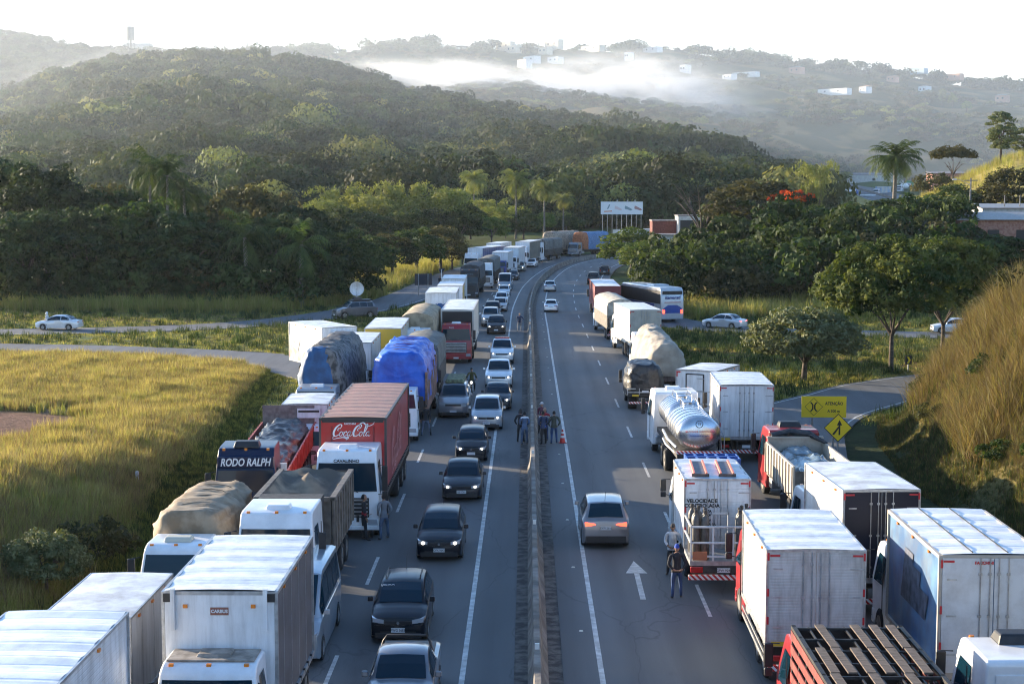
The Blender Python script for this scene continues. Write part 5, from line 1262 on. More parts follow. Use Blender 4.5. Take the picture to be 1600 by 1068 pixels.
def person(label, x, y, rz, arms='down', top=None, legs=None, hair='short', skin=0, h=1.75, group=None, stance=.1, lean=0., hood=False, cap=None, stripe=None, z=None, ride=False, bulk=1., turn=0., zones=None):
    """faces local +y"""
    top = top or TROUS; legs = legs or JEANS; S_ = SKIN[skin]; k = h / 1.75
    hipz, shz = .93, 1.43
    V = [(0, 0, hipz), (0, .01 + lean * .3, 1.12), (0, .0 + lean * .8, 1.33), (0, lean, 1.46), (0, .01 + lean * 1.05, 1.53)]
    Rr = [(.155 * bulk, .11 * bulk), (.145 * bulk, .105 * bulk), (.185 * bulk, .115 * bulk), (.09, .07), .055]; E = [(0, 1), (1, 2), (2, 3), (3, 4)]
    def chain(start, pts, rad):
        p = start
        for q, r_ in zip(pts, rad): V.append(q); Rr.append(r_); E.append((p, len(V) - 1)); p = len(V) - 1
        return p
    hands = []
    for s in (-1, 1):
        if ride: chain(0, [(s * .11, .08, .88), (s * .2, .45, .78), (s * .19, .28, .36), (s * .19, .3, .3), (s * .19, .45, .28)], [.1, .075, .055, .05, .04])
        else:
            f = stance * (1 if s > 0 else .6); st_ = .07 if s > 0 else -.05
            chain(0, [(s * .1, 0, .86), (s * (.1 + f * .35), .02 + st_ * .3, .5), (s * (.1 + f * .6), st_, .12), (s * (.1 + f * .62), st_ + .03, .055), (s * (.12 + f * .65), st_ + .17, .045)], [.1 * bulk, .068, .05, .048, .036])
        sh = (s * .19 * bulk, lean * .9, shz - .03)
        if arms == 'down': A = [sh, (s * .25 * bulk, -.02 + lean, 1.13), (s * .25, .06 + lean * .6, .87), (s * .24, .09 + lean * .6, .79)]
        elif arms == 'pockets': A = [sh, (s * .29 * bulk, -.07 + lean, 1.15), (s * .23, .05, .96), (s * .19, .08, .92)]
        elif arms == 'behind': A = [sh, (s * .27 * bulk, -.1, 1.14), (s * .13, -.2, .97), (s * .05, -.2, .95)]
        elif arms == 'front': A = [sh, (s * .25 * bulk, .0, 1.14), (s * .13, .2, 1.02), (s * .06, .24, .99)]
        elif arms == 'folded': A = [sh, (s * .26 * bulk, .04, 1.17), (s * .02, .21, 1.19), (-s * .08, .2, 1.22)]
        elif arms == 'ride': A = [sh, (s * .32, .2, 1.16), (s * .36, .5, 1.06), (s * .36, .57, 1.05)]
        elif arms == 'raised': A = [sh, (s * .26, .03, 1.17), ((s * .12, .2, 1.35) if s > 0 else (s * .24, .08, .9)), ((s * .07, .2, 1.45) if s > 0 else (s * .23, .1, .82))]
        e = chain(3, A[:-1], [.075, .055, .04]); chain(e, [A[-1]], [(.04, .022)]); hands.append((Vector(A[-2]), Vector(A[-1]), s))
    me = skin_mesh(V, E, Rr, 0, 1)
    mats = [top, legs, S_, SHOE] + (zones[0] if zones else [])
    me.materials.clear(); [me.materials.append(q) for q in mats]
    hipc = .78 if ride else .9
    for p in me.polygons:
        c = p.center; m_ = 0
        if c.z > 1.49: m_ = 2
        elif c.z < hipc and abs(c.x) < .24 and not (arms in ('down', 'raised') and abs(c.x) > .205 and c.z > .7): m_ = 1
        elif ride and c.z < .98 and abs(c.x) < .28: m_ = 1
        if c.z < (.34 if ride else .085) and c.y > -.2: m_ = 3
        for a, b, s in hands:
            if (c - b).length < .075 or ((c - a).length < .05 and arms != 'pockets'): m_ = 2
        if m_ == 0 and zones:
            for zi, (za, zb) in enumerate(zones[1]):
                if za < c.z < zb: m_ = 4 + zi
        p.material_index = m_
    # head and fingers joined into the same body mesh
    hb = MB(); hc = Vector((0, .02 + lean * 1.1, 1.635)); rings = []
    for i in range(9):
        t = i / 8; zz = -.125 + .245 * t; rr = math.sqrt(max(0.02, 1 - (2 * t - 1.02) ** 2)) ** .9
        wx = .078 * rr * (.78 + .22 * sm(.1, .5, t)); wy = .095 * rr
        rings.append([(hc.x + wx * math.cos(a), hc.y + wy * math.sin(a) + (.012 if t < .4 and math.sin(a) > .5 else 0), hc.z + zz) for a in [2 * math.pi * q / 12 for q in range(12)]])
    hb.loft(rings, 2)
    hb.add([(-.013, hc.y + .088, hc.z + .0), (.013, hc.y + .088, hc.z + .0), (.017, hc.y + .092, hc.z - .035), (-.017, hc.y + .092, hc.z - .035), (0, hc.y + .118, hc.z - .03)], [(0, 1, 4), (1, 2, 4), (2, 3, 4), (3, 0, 4)], 2)
    for s in (-1, 1):
        hb.box(s * .078 - .008, s * .078 + .012, hc.y - .015, hc.y + .015, hc.z - .03, hc.z + .03, 2)
        hb.box(s * .03 - .012, s * .03 + .012, hc.y + .083, hc.y + .091, hc.z + .008, hc.z + .02, 3)
    hb.box(-.022, .022, hc.y + .083, hc.y + .093, hc.z - .062, hc.z - .052, 3)
    if arms != 'pockets':
        for a, b, s in hands:
            d = (b - a).normalized(); sd_ = d.cross(Vector((0, 0, 1))); 
            if sd_.length < .2: sd_ = Vector((0, 1, 0))
            sd_.normalize(); cu = d.cross(sd_).normalized() * (1 if arms != 'behind' else -1)
            for q, L_ in enumerate((.062, .075, .08, .07)):
                o = b + sd_ * (-.028 + .019 * q); hb.tube([tuple(o), tuple(o + d * L_ * .6 + cu * .006), tuple(o + d * L_ * .95 + cu * .03)], [.0095, .0085, .007], 6, 2)
            o = a.lerp(b, .6) - sd_ * .03; hb.tube([tuple(o), tuple(o - sd_ * .03 + d * .03), tuple(o - sd_ * .032 + d * .065)], [.011, .01, .008], 6, 2)
    hm_ = hb.mesh('h', mats, 80); bm = bmesh.new(); bm.from_mesh(me); bm.from_mesh(hm_); bm.to_mesh(me); bm.free()
    me.name = 'person_body'
    root = thing('person', label, 'person', (x, y, gz_road(x, y) if z is None else z), rz, group); root.scale = (k, k, k)
    o = obj('body', me, root); me.polygons.foreach_set('use_smooth', [True] * len(me.polygons))
    # hair / hat
    if cap is not None or hood:
        m_ = MB(); c = hc; R2 = .1 if not hood else .125; rg_ = []
        for i in range(6):
            t = i / 5; a = t * math.pi * .5; zz = (-.0 if not hood else -.1) + (.13 if not hood else .25) * math.sin(a); rr = R2 * math.cos(a * .94)
            rg_.append([(rr * .88 * math.cos(q), c.y - .005 + rr * math.sin(q) * 1.08, c.z + .02 + zz) for q in [2 * math.pi * j / 12 for j in range(12)]])
        m_.loft(rg_)
        if cap is not None and cap[1]: m_.box(-.07, .07, c.y + .07, c.y + .17, c.z + .03, c.z + .045)
        m_.build('hood' if hood else 'cap', top if hood else cap[0], root, smooth=60, fixn=True)
    else:
        m_ = MB(); rg_ = []
        for i in range(7):
            t = i / 6; a = t * math.pi * .5; zz = -.05 + .175 * math.sin(a); rr = .104 * math.cos(a * .93)
            rg_.append([(rr * .86 * math.cos(q), hc.y - .018 + rr * math.sin(q) * 1.02 + (-.012 if math.sin(q) > 0 and t < .4 else 0) - (.03 if math.sin(q) > .3 and t < .45 else 0), hc.z + zz) for q in [2 * math.pi * j / 12 for j in range(12)]])
        m_.loft(rg_); m_.build('hair', mat('hair_dark', (.015, .012, .01), .8), root, smooth=60, fixn=True)
    if stripe:
        m_ = MB(); m_.box(-.2, .2, -.12, .14, 1.28, 1.34); m_.build('jacket_stripe', stripe, root, bev=.03)
    # jacket hem
    if not ride:
        m_ = MB(); m_.loft([[(.17 * bulk * math.cos(a), .118 * bulk * math.sin(a) + .01, zz) for a in [2 * math.pi * q / 14 for q in range(14)]] for zz in (.86, .9, .94)], closed=True, caps=False); m_.build('jacket_hem', top, root, smooth=80)
    return root
def motorcycle(label, x, y, rz):
    t = thing('motorcycle', label, 'motorcycle', (x, y, 0), rz)
    for yy in (.65, -.65): add_wheel(t, 0, yy, .31, .11)
    m = MB(); m.tube([(0, -.65, .31), (0, -.1, .45), (0, .3, .8), (0, .4, .95)], .035, 8); m.tube([(0, -.1, .3), (0, .25, .35), (0, .3, .75)], .03, 8); m.build('frame', CHASSIS, t)
    m = MB(); m.box(-.13, .13, -.2, .2, .28, .6, tx=.02, ty=.04); m.build('engine', GALV, t, bev=.04)
    m = MB(); m.box(-.14, .14, -.02, .36, .72, .92, tx=.04, ty=.08); m.build('fuel_tank', paint((.03, .03, .035)), t, bev=.05)
    m = MB(); m.box(-.13, .13, -.72, .0, .76, .86, tx=.02); m.build('seat', BLACK, t, bev=.04)
    m = MB()
    for s in (-.09, .09): m.tube([(s, .66, .31), (s, .45, .95)], .022, 6)
    m.build('fork', GALV, t); m = MB(); m.tube([(-.38, .3, 1.06), (-.2, .42, 1.0), (.2, .42, 1.0), (.38, .3, 1.06)], .016, 6); m.build('handlebar', BLACK, t)
    m = MB(); m.tube([(0, .45, .86), (0, .58, .86)], [.09, .1], 14); h = m.build('headlight', CHROME, t); m = MB(); m.tube([(0, .58, .86), (0, .59, .86)], .085, 14); m.build('bulb', LAMP_ON, h)
    m = MB(); m.box(-.06, .06, .35, .95, .62, .65, ty=.03); m.build('mudguard', BLACK, t, bev=.01)
    for s in (-1, 1): m = MB(); m.tube([(s * .22, .4, 1.0), (s * .3, .38, 1.2)], .008, 5); m.box(s * .3 - .06, s * .3 + .06, .36, .39, 1.16, 1.24); m.build('mirror', BLACK, t)
    return t
# ------------------------------------------------------------------ the queue: placing by a known corner
PI = math.pi
def spot(px, py, z, corner, wd, dh):
    x, y = W(px, py, z); return x - corner * wd / 2 * math.cos(dh), y - corner * wd / 2 * math.sin(dh)
GIN = 'trucks queued facing the camera'; GOUT = 'trucks standing on the outgoing carriageway'
def truck_in(name, label, px, py, z, corner, wd, dh=0., anchor='near', L=0, group=GIN, cat='truck', auto=False, zr=None):
    x, y = spot(px, py, z, corner, wd, dh)
    if anchor == 'far': x += math.sin(dh) * L; y -= math.cos(dh) * L
    return thing(name, label, cat, (x, y, roadz(y)), PI + dh, group)
def truck_out(name, label, px, py, z, corner, wd, dh=0., group=GOUT, cat='truck'):
    x, y = spot(px, py, z, corner, wd, dh); return thing(name, label, cat, (x, y, roadz(y)), dh, group)
RIBW = ribbed_mat('ribbed_white', (.7, .71, .72), 2, 9); RIBROOF = ribbed_mat('ribbed_roof', (.76, .78, .8), 1, 2.2, .35, .2); RIBROOF_F = ribbed_mat('fine_ribbed_roof', (.74, .76, .78), 1, 4.5, .25, .25)
SMOOTHW = mat('box_white', (.74, .75, .76), .42, var=.05, scale=1, dirt=.42, coat=.15, streak=(2.6, 2.6, .35)); ROOFW = mat('roof_white', (.72, .75, .78), .5, var=.12, scale=1.5, dirt=.6)
CURT_GREY = mat('curtain_grey', (.075, .078, .095), .6, var=.18, scale=1.4, bump=.25, bscale=2, dirt=.2)
CURT_BLUE = mat('curtain_blue', (.03, .06, .17), .55, var=.15, scale=1.2, bump=.2, bscale=2); CURT_GREEN = mat('curtain_green', (.085, .09, .075), .6, var=.15, scale=1.2, bump=.2, bscale=2)
CANVAS_TAN = cloth((.3, .24, .16)); CANVAS_GREY = cloth((.12, .12, .11)); CANVAS_DK = cloth((.05, .053, .058)); CANVAS_PALE = cloth((.42, .38, .31))
TARP_BROWN = mat('tarp_brown', (.2, .145, .09), .8, col2=(.33, .26, .18), scale=1.6, bump=.8, bscale=3); TARP_BLUE = mat('tarp_blue', (.004, .06, .38), .45, col2=(.012, .12, .58), scale=1.3, bump=.6, bscale=4, coat=.1)
TARP_DBLUE = mat('tarp_dark_blue', (.008, .06, .16), .55, col2=(.015, .1, .26), scale=1.5, bump=.6, bscale=4); BALES = mat('streaked_grey_cover', (.035, .035, .035), .65, col2=(.2, .19, .18), scale=2.6, stretch=(1, 4.5, 1), bump=.8, bscale=5, thr=(.4, .62))
TARP_BLACK = mat('tarp_black', (.012, .013, .016), .38, col2=(.03, .031, .035), scale=1.5, bump=.9, bscale=3.5); TARP_GREY = mat('tarp_grey', (.26, .22, .17), .75, col2=(.4, .35, .28), scale=1.1, bump=.7, bscale=2.5)
MESHNET = mat('mesh_net', (.06, .05, .042), .85, col2=(.12, .1, .08), scale=1.2, bump=.4); SAND = mat('sand_cargo', (.28, .2, .125), .95, var=.2, bump=.5)
WOODP = mat('weathered_plank', (.12, .092, .072), .85, var=.35, scale=3, bump=.4, stretch=(1, 6, 1)); REDBED = mat('red_bed', (.36, .055, .04), .6, col2=(.5, .13, .1), scale=2.4, dirt=.5); GREYBED = mat('grey_steel_bed', (.13, .115, .1), .7, var=.3, scale=3, dirt=.5)
STAINLESS = mat('stainless', (.6, .61, .63), .27, .95, var=.08, scale=2)
PW = paint(WHITE); PNAVY = paint((.008, .018, .05)); PRED = paint((.32, .012, .02)); PGRAPH = paint((.03, .033, .038)); PTEAL = paint((.1, .17, .22)); PBLUE = paint((.01, .035, .22))

# --- L1 large ribbed white box, bottom left
t = truck_in('box_truck', 'large white box truck with ribbed roof and sides at the lower left corner', 200, 955, 4.3, 1, 2.5, 0, 'far', 11)
box_cargo(t, 0, 11, 2.5, 1.25, 4.3, RIBW, RIBROOF, roofribs=1); chassis(t, 2.4, -10.6, 2.4, (-7.6, -8.9), frontaxle=1.0); cab(t, 2.6, 2.4, 3.0, PW, 'euro', 2.3)
# --- L2 small white box behind it
t = truck_in('box_truck', 'small plain white box truck wedged behind the ribbed white one', 203, 965, 3.2, 1, 2.1, 0)
box_cargo(t, 0, 4.3, 2.1, 1.0, 3.2, SMOOTHW, ROOFW, frame=.04); chassis(t, 1.6, -4.1, 2.0, (-2.9,), r=.4, z=.85, frontaxle=.9); cab(t, 1.85, 1.95, 2.2, PW, 'small', 1.75)
mb = MB(); mb.tube([(-.78, .06, 1.3), (-.78, .06, 2.5), (-.84, .03, 2.6), (-.95, .0, 2.62)], .03, 6); mb.build('air_hose', BLACK, t)
# --- L3 white fronted curtain truck
t = truck_in('curtain_truck', 'white fronted truck with grey side curtains and a rippled silvery roof', 431, 924, 4.2, 1, 2.5, 0)
bx = box_cargo(t, 0, 5.7, 2.5, 1.15, 4.2, CURT_GREY, RIBROOF_F, end=SMOOTHW, roofribs=1, frame=.07); chassis(t, 1.3, -5.4, 2.4, (-3.6, -4.8), frontaxle=.4)
cab(t, 1.55, 2.3, 2.95, PW, 'euro', 1.45, mirrors=True, glass_h=2.72)
mb = MB(); mb.box(-.95, .95, .2, 1.08, 2.95, 2.985); mb.box(-.4, .35, .3, .85, 2.98, 3.04, tx=.03, ty=.05); mb.build('roof_deck', mat('dusty_roof', (.3, .26, .22), .8, var=.3, dirt=.6), t, bev=.02)
for s in (-1, 1):
    mb = MB(); mb.box(s * 1.02 - .045, s * 1.02 + .045, .0, .1, 3.35, 4.28); mb.build('curtain_post', SMOOTHW, bx); mb = MB(); mb.box(s * 1.12 - .11, s * 1.12 + .11, -.02, .05, 3.98, 4.16); mb.build('corner_cap', BLACK, bx)
    mb = MB(); mb.box(s * .75 - .05, s * .75 + .05, .0, .04, 3.84, 3.92); mb.build('marker_light', AMBER, bx)
mb = MB(); mb.box(-.2, .2, .0, .02, 3.68, 3.85); sg = mb.build('maker_plate', mat('brown_plate', (.25, .1, .07), .5), bx); text('lettering', 'CARBUS', .1, PLATE, sg, (0, .025, 3.765), 'front', bold=.004)
mb = MB()
mb.tube([(-1.26, 0, 1.25), (-1.24, -.02, .95)], .02, 5); mb.box(-1.29, -1.24, -.04, .04, 1.12, 1.24); _sm = mb.mesh('curtain_strap', BLACK)
for k in range(9): obj('curtain_strap', _sm, bx, (0, -.4 - k * .6, 0))
# --- L5 white tractor and tipper
t = truck_in('tipper_truck', 'white cab truck with an open brown steel tipper body under a dusty net', 520, 778, 3.1, 1, 2.5, 0)
hw = 1.25; z0, z1 = 1.25, 3.1; L_ = 5.3
def tip_wall(nm, A, B, z0, z1, th=.07): pass
mb = MB(); mb.box(-hw, hw, -L_, 0, 1.15, 1.27); fl = mb.build('tipper_floor', GREYBED, t)
for s in (-1, 1):
    mb = MB(); mb.box(s * hw - .05, s * hw + .03, -L_, 0, 1.27, z1, 0)
    for k in range(8): mb.box(s * (hw + .05) - .05, s * (hw + .05) + .05, -L_ + .1 + k * .7, -L_ + .2 + k * .7, 1.3, z1 - .1)
    mb.box(s * hw - .09, s * hw + .1, -L_ + .0, 0.0, z1 - .07, z1 + .04); mb.build('side_wall', GREYBED, t, bev=.01)
mb = MB(); mb.box(-hw + .06, hw - .06, -.07, 0, 1.27, z1 - .02); mb.box(-hw + .1, hw - .1, -.02, .1, z1 - .1, z1 + .05); mb.build('head_board', GREYBED, t, bev=.01)
mb = MB(); mb.box(-hw + .06, hw - .06, -L_, -L_ + .07, 1.27, z1 - .02); mb.build('tail_board', mat('dark_board', (.04, .035, .03), .7), t)
mb = MB(); rows = []
for j in range(23):
    yy = -.08 - (L_ - .16) * j / 22; row = []
    for i in range(17):
        u = -1 + i / 8; r1 = math.hypot(u * 1.2 - .15, (yy + 4.2) / 1.1); r2 = math.hypot(u * 1.2 + .0, (yy + .9) / 1.4)
        zz = z1 - .1 - .75 * (1 - abs(u) ** 3) * (1 - abs(2 * j / 22 - 1) ** 4) + .95 * math.exp(-r1 * 1.8) + .4 * math.exp(-r2 * r2 * 2) + .05 * math.sin(math.atan2(yy + 4.2, u) * 9) * min(1, r1) * (1 - abs(u) ** 6)
        row.append((u * (hw - .07), yy, zz))
    rows.append(row)
mb.loft(rows, closed=False, caps=False); mb.build('load_net', mat('load_net', (.1, .085, .07), .9, col2=(.34, .25, .17), scale=.9, bump=.3), t, smooth=80)
chassis(t, 3.8, -5, 2.4, (-3.0, -4.3), frontaxle=2.5); cab(t, 3.9, 2.45, 3.4, PW, 'euro', 2.4, roofm='ac', glass_h=2.95); text('lettering', 'Mercedes-Benz', .2, mat('faint_letter', (.5, .52, .55), .4), t, (0, 3.86 - .2, 3.1), 'front')
mb = MB(); mb.box(-1.0, 1.0, .3, 1.2, 1.2, 3.3, tx=.0); mb.build('cab_rear_stack', CHASSIS, t)
for s in (-1, 1): add_wheel(t, s * .93, .2, .5, .5, 'rear')
# --- L6 refrigerated truck turning in from the side road
dh = -R(30)
x, y = W(503, 512, 4.0); dh = R(-30); fx = Vector((math.cos(R(30)), math.sin(R(30))))
t = thing('refrigerated_truck', 'white refrigerated truck with faded red lower side entering from the side road', 'truck', (x + fx.x * 1.3, y + fx.y * 1.3, 0), PI + R(30), GIN)
REEF = mat('reefer_side', (.62, .6, .56), .5, dirt=.3)
bx = box_cargo(t, 0, 6.2, 2.6, 1.3, 4.0, SMOOTHW, ROOFW, end=SMOOTHW)
mb = MB(); mb.add([(1.312, -6.1, 1.35), (1.312, -.1, 1.35), (1.312, -.1, 2.0), (1.312, -2.4, 2.25), (1.312, -4.2, 1.85), (1.312, -6.1, 2.5)], [(0, 1, 2, 3, 4, 5)]); mb.build('side_graphic', mat('faded_red', (.5, .16, .12), .6, col2=(.6, .35, .3), scale=1.5), bx)
mb = MB(); mb.add([(1.311, -6.1, 2.2), (1.311, -4.6, 1.8), (1.311, -4.0, 2.9), (1.311, -4.9, 2.5), (1.311, -6.1, 3.1)], [(0, 1, 2, 3, 4)]); mb.build('side_graphic', mat('faded_grey', (.36, .36, .36), .6), bx)
mb = MB(); mb.box(-.65, .65, .0, .5, 3.15, 3.75); un = mb.build('cooling_unit', SMOOTHW, bx, bev=.04); mb = MB()
for k in range(8): mb.box(-.5 + k * .13, -.43 + k * .13, .5, .52, 3.3, 3.62)
mb.build('vent', BLACK, un); chassis(t, 2, -5.8, 2.4, (-4.2,), frontaxle=1.4); cab(t, 2.4, 2.3, 2.7, PW, 'euro', 1.9)
# --- L7 bales under streaked cover, dark blue sheet in front
x, y = W(504, 545, 4.55); t = thing('tarped_truck', 'truck with a tall load under streaked plastic and a dark blue front sheet', 'truck', (x, 84.5, 0), PI, GIN)
tarp_load(t, 0, 10.5, 2.7, 1.35, 4.65, BALES, 3, .16, m2=TARP_DBLUE, split=lambda a, b, c: b > -1.0 and a > -.95 + .3 * (c - 2) and c > 1.0, squash=3.2)
mb = MB(); mb.box(-1.3, 1.3, -10.4, 0, 1.15, 1.4); mb.build('deck', WOODP, t); chassis(t, 2.2, -10, 2.4, (-7.2, -8.5), frontaxle=1.4); cab(t, 2.6, 2.35, 2.75, paint((.3, .33, .37)), 'euro', 2.1, roofm='ac')
# --- L8 bright blue tarp
x, y = W(622, 549, 4.5); t = thing('tarped_truck', 'overloaded truck whose tall bulging load is wrapped in bright blue tarpaulin', 'truck', (x + .1, 83.2, 0), PI, GIN)
ld = tarp_load(t, 0, 9.6, 2.95, 1.9, 4.55, TARP_BLUE, 5, .2, squash=4.2, endr=.5); ropes(ld, 0, 9.6, 2.9, 1.9, 4.55, 6, mat('rope_red', (.4, .12, .1), .8))
mb = MB()
for k in range(24):
    a = random.Random(k); mb.box(-1.55, -1.42, -.3 - k * .38, -.05 - k * .38, 1.3, 3.1 + a.uniform(-.5, .5))
mb.build('sack_stack', mat('brown_sacking', (.13, .08, .06), .8, col2=(.3, .16, .12), scale=3, bump=.8), t)
mb = MB(); mb.box(-1.35, 1.35, -9.5, 0, 1.15, 1.9); mb.build('bed', WOODP, t)
chassis(t, 2.2, -9.3, 2.4, (-6.4, -7.7), frontaxle=1.6); cab(t, 2.6, 2.4, 2.75, PW, 'euro', 2.2, roofm='ac')
# --- L9 red curtain truck
RED_CURT = mat('curtain_red', (.36, .022, .03), .45, var=.1, scale=1.2, bump=.2, bscale=1.6, dirt=.12, coat=.2); REDF = paint((.42, .012, .016), .35); RROOF = ribbed_mat('rusty_red_roof', (.36, .17, .12), 1, 1.7, .3, .6, .7)
t = truck_in('curtain_truck', 'red curtain truck with white script lettering above its white cab', 602, 653, 4.3, 1, 2.55, 0)
bx = box_cargo(t, 0, 11.6, 2.55, 1.35, 4.3, RED_CURT, RROOF, end=REDF, trim=mat('dark_frame', (.05, .045, .045), .5), frame=.09, roofribs=1)
mb = MB(); mb.box(-1.2, 1.2, -.01, .02, 4.13, 4.24); mb.build('top_board', BLACK, bx)
for s in (-.82, .82): mb = MB(); mb.box(s - .03, s + .03, 0, .03, 1.6, 3.98); mb.build('front_post', mat('dark_red', (.2, .01, .012), .5), bx)
text('lettering', 'FACCHINI', .1, PLATE, bx, (.1, .022, 4.08), 'front', bold=.003)
def script_logo(name, m, parent, M, sc=1.):
    """flowing script drawn as swelling pen strokes, two words with a swash"""
    mb = MB(); mb.M = M
    def stroke(pts, w0, w1=None, wm=None):
        P = catmull([Vector(p) for p in pts], .03); n = len(P)
        L, Rr = [], []
        for i, p in enumerate(P):
            t = i / (n - 1); d = (P[min(i + 1, n - 1)] - P[max(i - 1, 0)]); 
            if d.length < 1e-6: d = Vector((1, 0))
            d.normalize(); nn = Vector((-d.y, d.x)); ww = lerp(w0, w1 if w1 is not None else w0, t) + (wm or 0) * math.sin(math.pi * t)
            # thicker on down strokes
            ww *= .65 + .75 * abs(d.y)
            L.append(p + nn * ww); Rr.append(p - nn * ww)
        vs = [(a.x + a.y * .28, a.y, 0) for a in L] + [(a.x + a.y * .28, a.y, 0) for a in Rr]
        mb.add(vs, [(i, i + 1, n + i + 1, n + i) for i in range(n - 1)])
    def C(x, s=1.):
        stroke([(x + .36 * s, .5 * s), (x + .44 * s, .72 * s), (x + .3 * s, .82 * s), (x + .08 * s, .6 * s), (x + .0, .25 * s), (x + .12 * s, .0), (x + .34 * s, .06 * s), (x + .48 * s, .22 * s)], .012, .014, .036)
        stroke([(x + .36 * s, .52 * s), (x + .27 * s, .56 * s), (x + .24 * s, .4 * s), (x + .34 * s, .38 * s)], .02)
    def o(x): stroke([(x + .12, .33), (x + .03, .26), (x + .02, .1), (x + .1, .01), (x + .2, .08), (x + .2, .24), (x + .12, .33), (x + .12, .28), (x + .22, .27), (x + .3, .32)], .024, .01)
    def c(x): stroke([(x + .2, .24), (x + .17, .33), (x + .06, .26), (x + .03, .1), (x + .12, .0), (x + .24, .1), (x + .3, .2)], .022, .01, .008)
    def a(x):
        stroke([(x + .2, .28), (x + .12, .33), (x + .03, .22), (x + .04, .05), (x + .12, .02), (x + .2, .14), (x + .23, .33)], .022, .02); stroke([(x + .22, .33), (x + .2, .08), (x + .26, .0), (x + .34, .1)], .026, .01)
    def l(x): stroke([(x + .0, .1), (x + .12, .5), (x + .12, .82), (x + .05, .84), (x + .01, .5), (x + .02, .08), (x + .08, .0), (x + .16, .1)], .016, .012, .016)
    C(0.); o(.42); c(.7); a(.96)
    stroke([(1.3, .3), (1.4, .3)], .035)
    C(1.38, 1.0); o(1.8); l(2.1); a(2.26)
    stroke([(.1, -.02), (.0, -.12), (.12, -.2), (.4, -.14), (.75, -.1), (1.0, -.16), (1.02, -.24), (1.12, -.12), (1.02, -.06), (.6, -.05)], .012, .01, .028)
    stroke([(1.75, .62), (1.62, .78), (1.85, .95), (2.1, .8), (2.35, .72), (2.6, .86), (2.62, 1.0)], .012, .008, .03)
    return mb.build(name, m, parent)
SCR = mat('script_white', (.75, .74, .74), .5)
Mx = Matrix.Translation((.78, .028, 3.6)) @ Matrix(((-1, 0, 0, 0), (0, 0, 1, 0), (0, 1, 0, 0), (0, 0, 0, 1))) @ Matrix.Scale(.56, 4)
script_logo('script_lettering', SCR, bx, Mx)
Mx = Matrix.Translation((-1.302, -2.6, 2.0)) @ Matrix(((0, 0, 1, 0), (-1, 0, 0, 0), (0, 1, 0, 0), (0, 0, 0, 1))) @ Matrix.Scale(1.75, 4)
script_logo('side_lettering', mat('script_faded', (.55, .22, .23), .5), bx, Mx)
mb = MB()
mb.box(-1.32, -1.27, -.05, 0, 1.05, 1.42); mb.box(-1.315, -1.262, -.1, .05, 1.42, 1.46); _sm = mb.mesh('curtain_strap', BLACK)
for k in range(30): obj('curtain_strap', _sm, bx, (0, -.3 - k * .38, 0))
chassis(t, 2.3, -11.3, 2.5, (-6.4, -8.6, -10.2), frontaxle=1.3); add_wheel(t, -1.0, -1.6, .5, .5, 'rear'); add_wheel(t, 1.0, -1.6, .5, .5, 'rear'); cab(t, 2.25, 2.5, 3.38, PW, 'euro', 2.3, roofm='ac', glass_h=2.95)
text('lettering', 'CAVALINHO', .17, INK, t, (0, 2.19, 2.98), 'front', bold=.006)
# --- L10 dark blue cab with red bed
dh = R(3.2); x, y = W(383, 733, 2.75); t = thing('bulk_truck', 'dark blue cab truck with lettered forehead and black sheeting heaped in its red bed', 'truck', (x, y, 0), PI + dh, GIN)
cb = cab(t, 0, 2.35, 3.5, PNAVY, 'high', 2.3, mirrors=True, roofm='dark', glass_h=2.75); text('lettering', 'RODO RALPH', .4, SCR, cb, (0, -.045, 3.0), 'front', bold=.012, shear=.25, width=.74)
mb = MB(); mb.box(-1.05, 1.05, -.32, -.06, 2.8, 3.2); mb.build('forehead_panel', PNAVY, cb, bev=.03)
chassis(t, -1, -16.3, 2.45, (-12.2, -13.5, -14.8), frontaxle=-1.2); 
for s in (-1, 1): add_wheel(t, s * .95, -4.4, .5, .5, 'rear')
mb = MB(); mb.box(-1.25, 1.25, -16.6, -3.2, 1.2, 1.32); mb.build('deck', WOODP, t)
for s in (-1, 1):
    mb = MB(); mb.box(s * 1.25 - .03, s * 1.25 + .03, -16.6, -3.2, 1.32, 2.15)
    for k in range(20): mb.box(s * 1.3 - .03, s * 1.3 + .03, -16.5 + k * .68, -16.4 + k * .68, 1.3, 2.15)
    mb.build('side_board', REDBED, t)
mb = MB(); mb.box(-1.24, 1.24, -3.2, -3.1, 1.3, 2.45); mb.build('head_board', SMOOTHW, t); mb = MB(); mb.box(-1.24, 1.24, -16.62, -16.54, 1.3, 2.95); mb.box(-.03, .03, -16.54, -16.5, 1.3, 2.97); mb.build('tail_board', mat('grey_board', (.2, .17, .155), .8, var=.25, dirt=.5), t)
tarp_load(t, -3.4, 12.6, 2.3, 1.2, 2.3, TARP_BLACK, 11, .24, m2=mat('tarp_maroon', (.07, .03, .026), .5, var=.4, bump=.7), split=lambda a, b, c: a < -.35 and c < 2.3 + .2 * math.sin(b * 3), squash=3, slope=2.35)
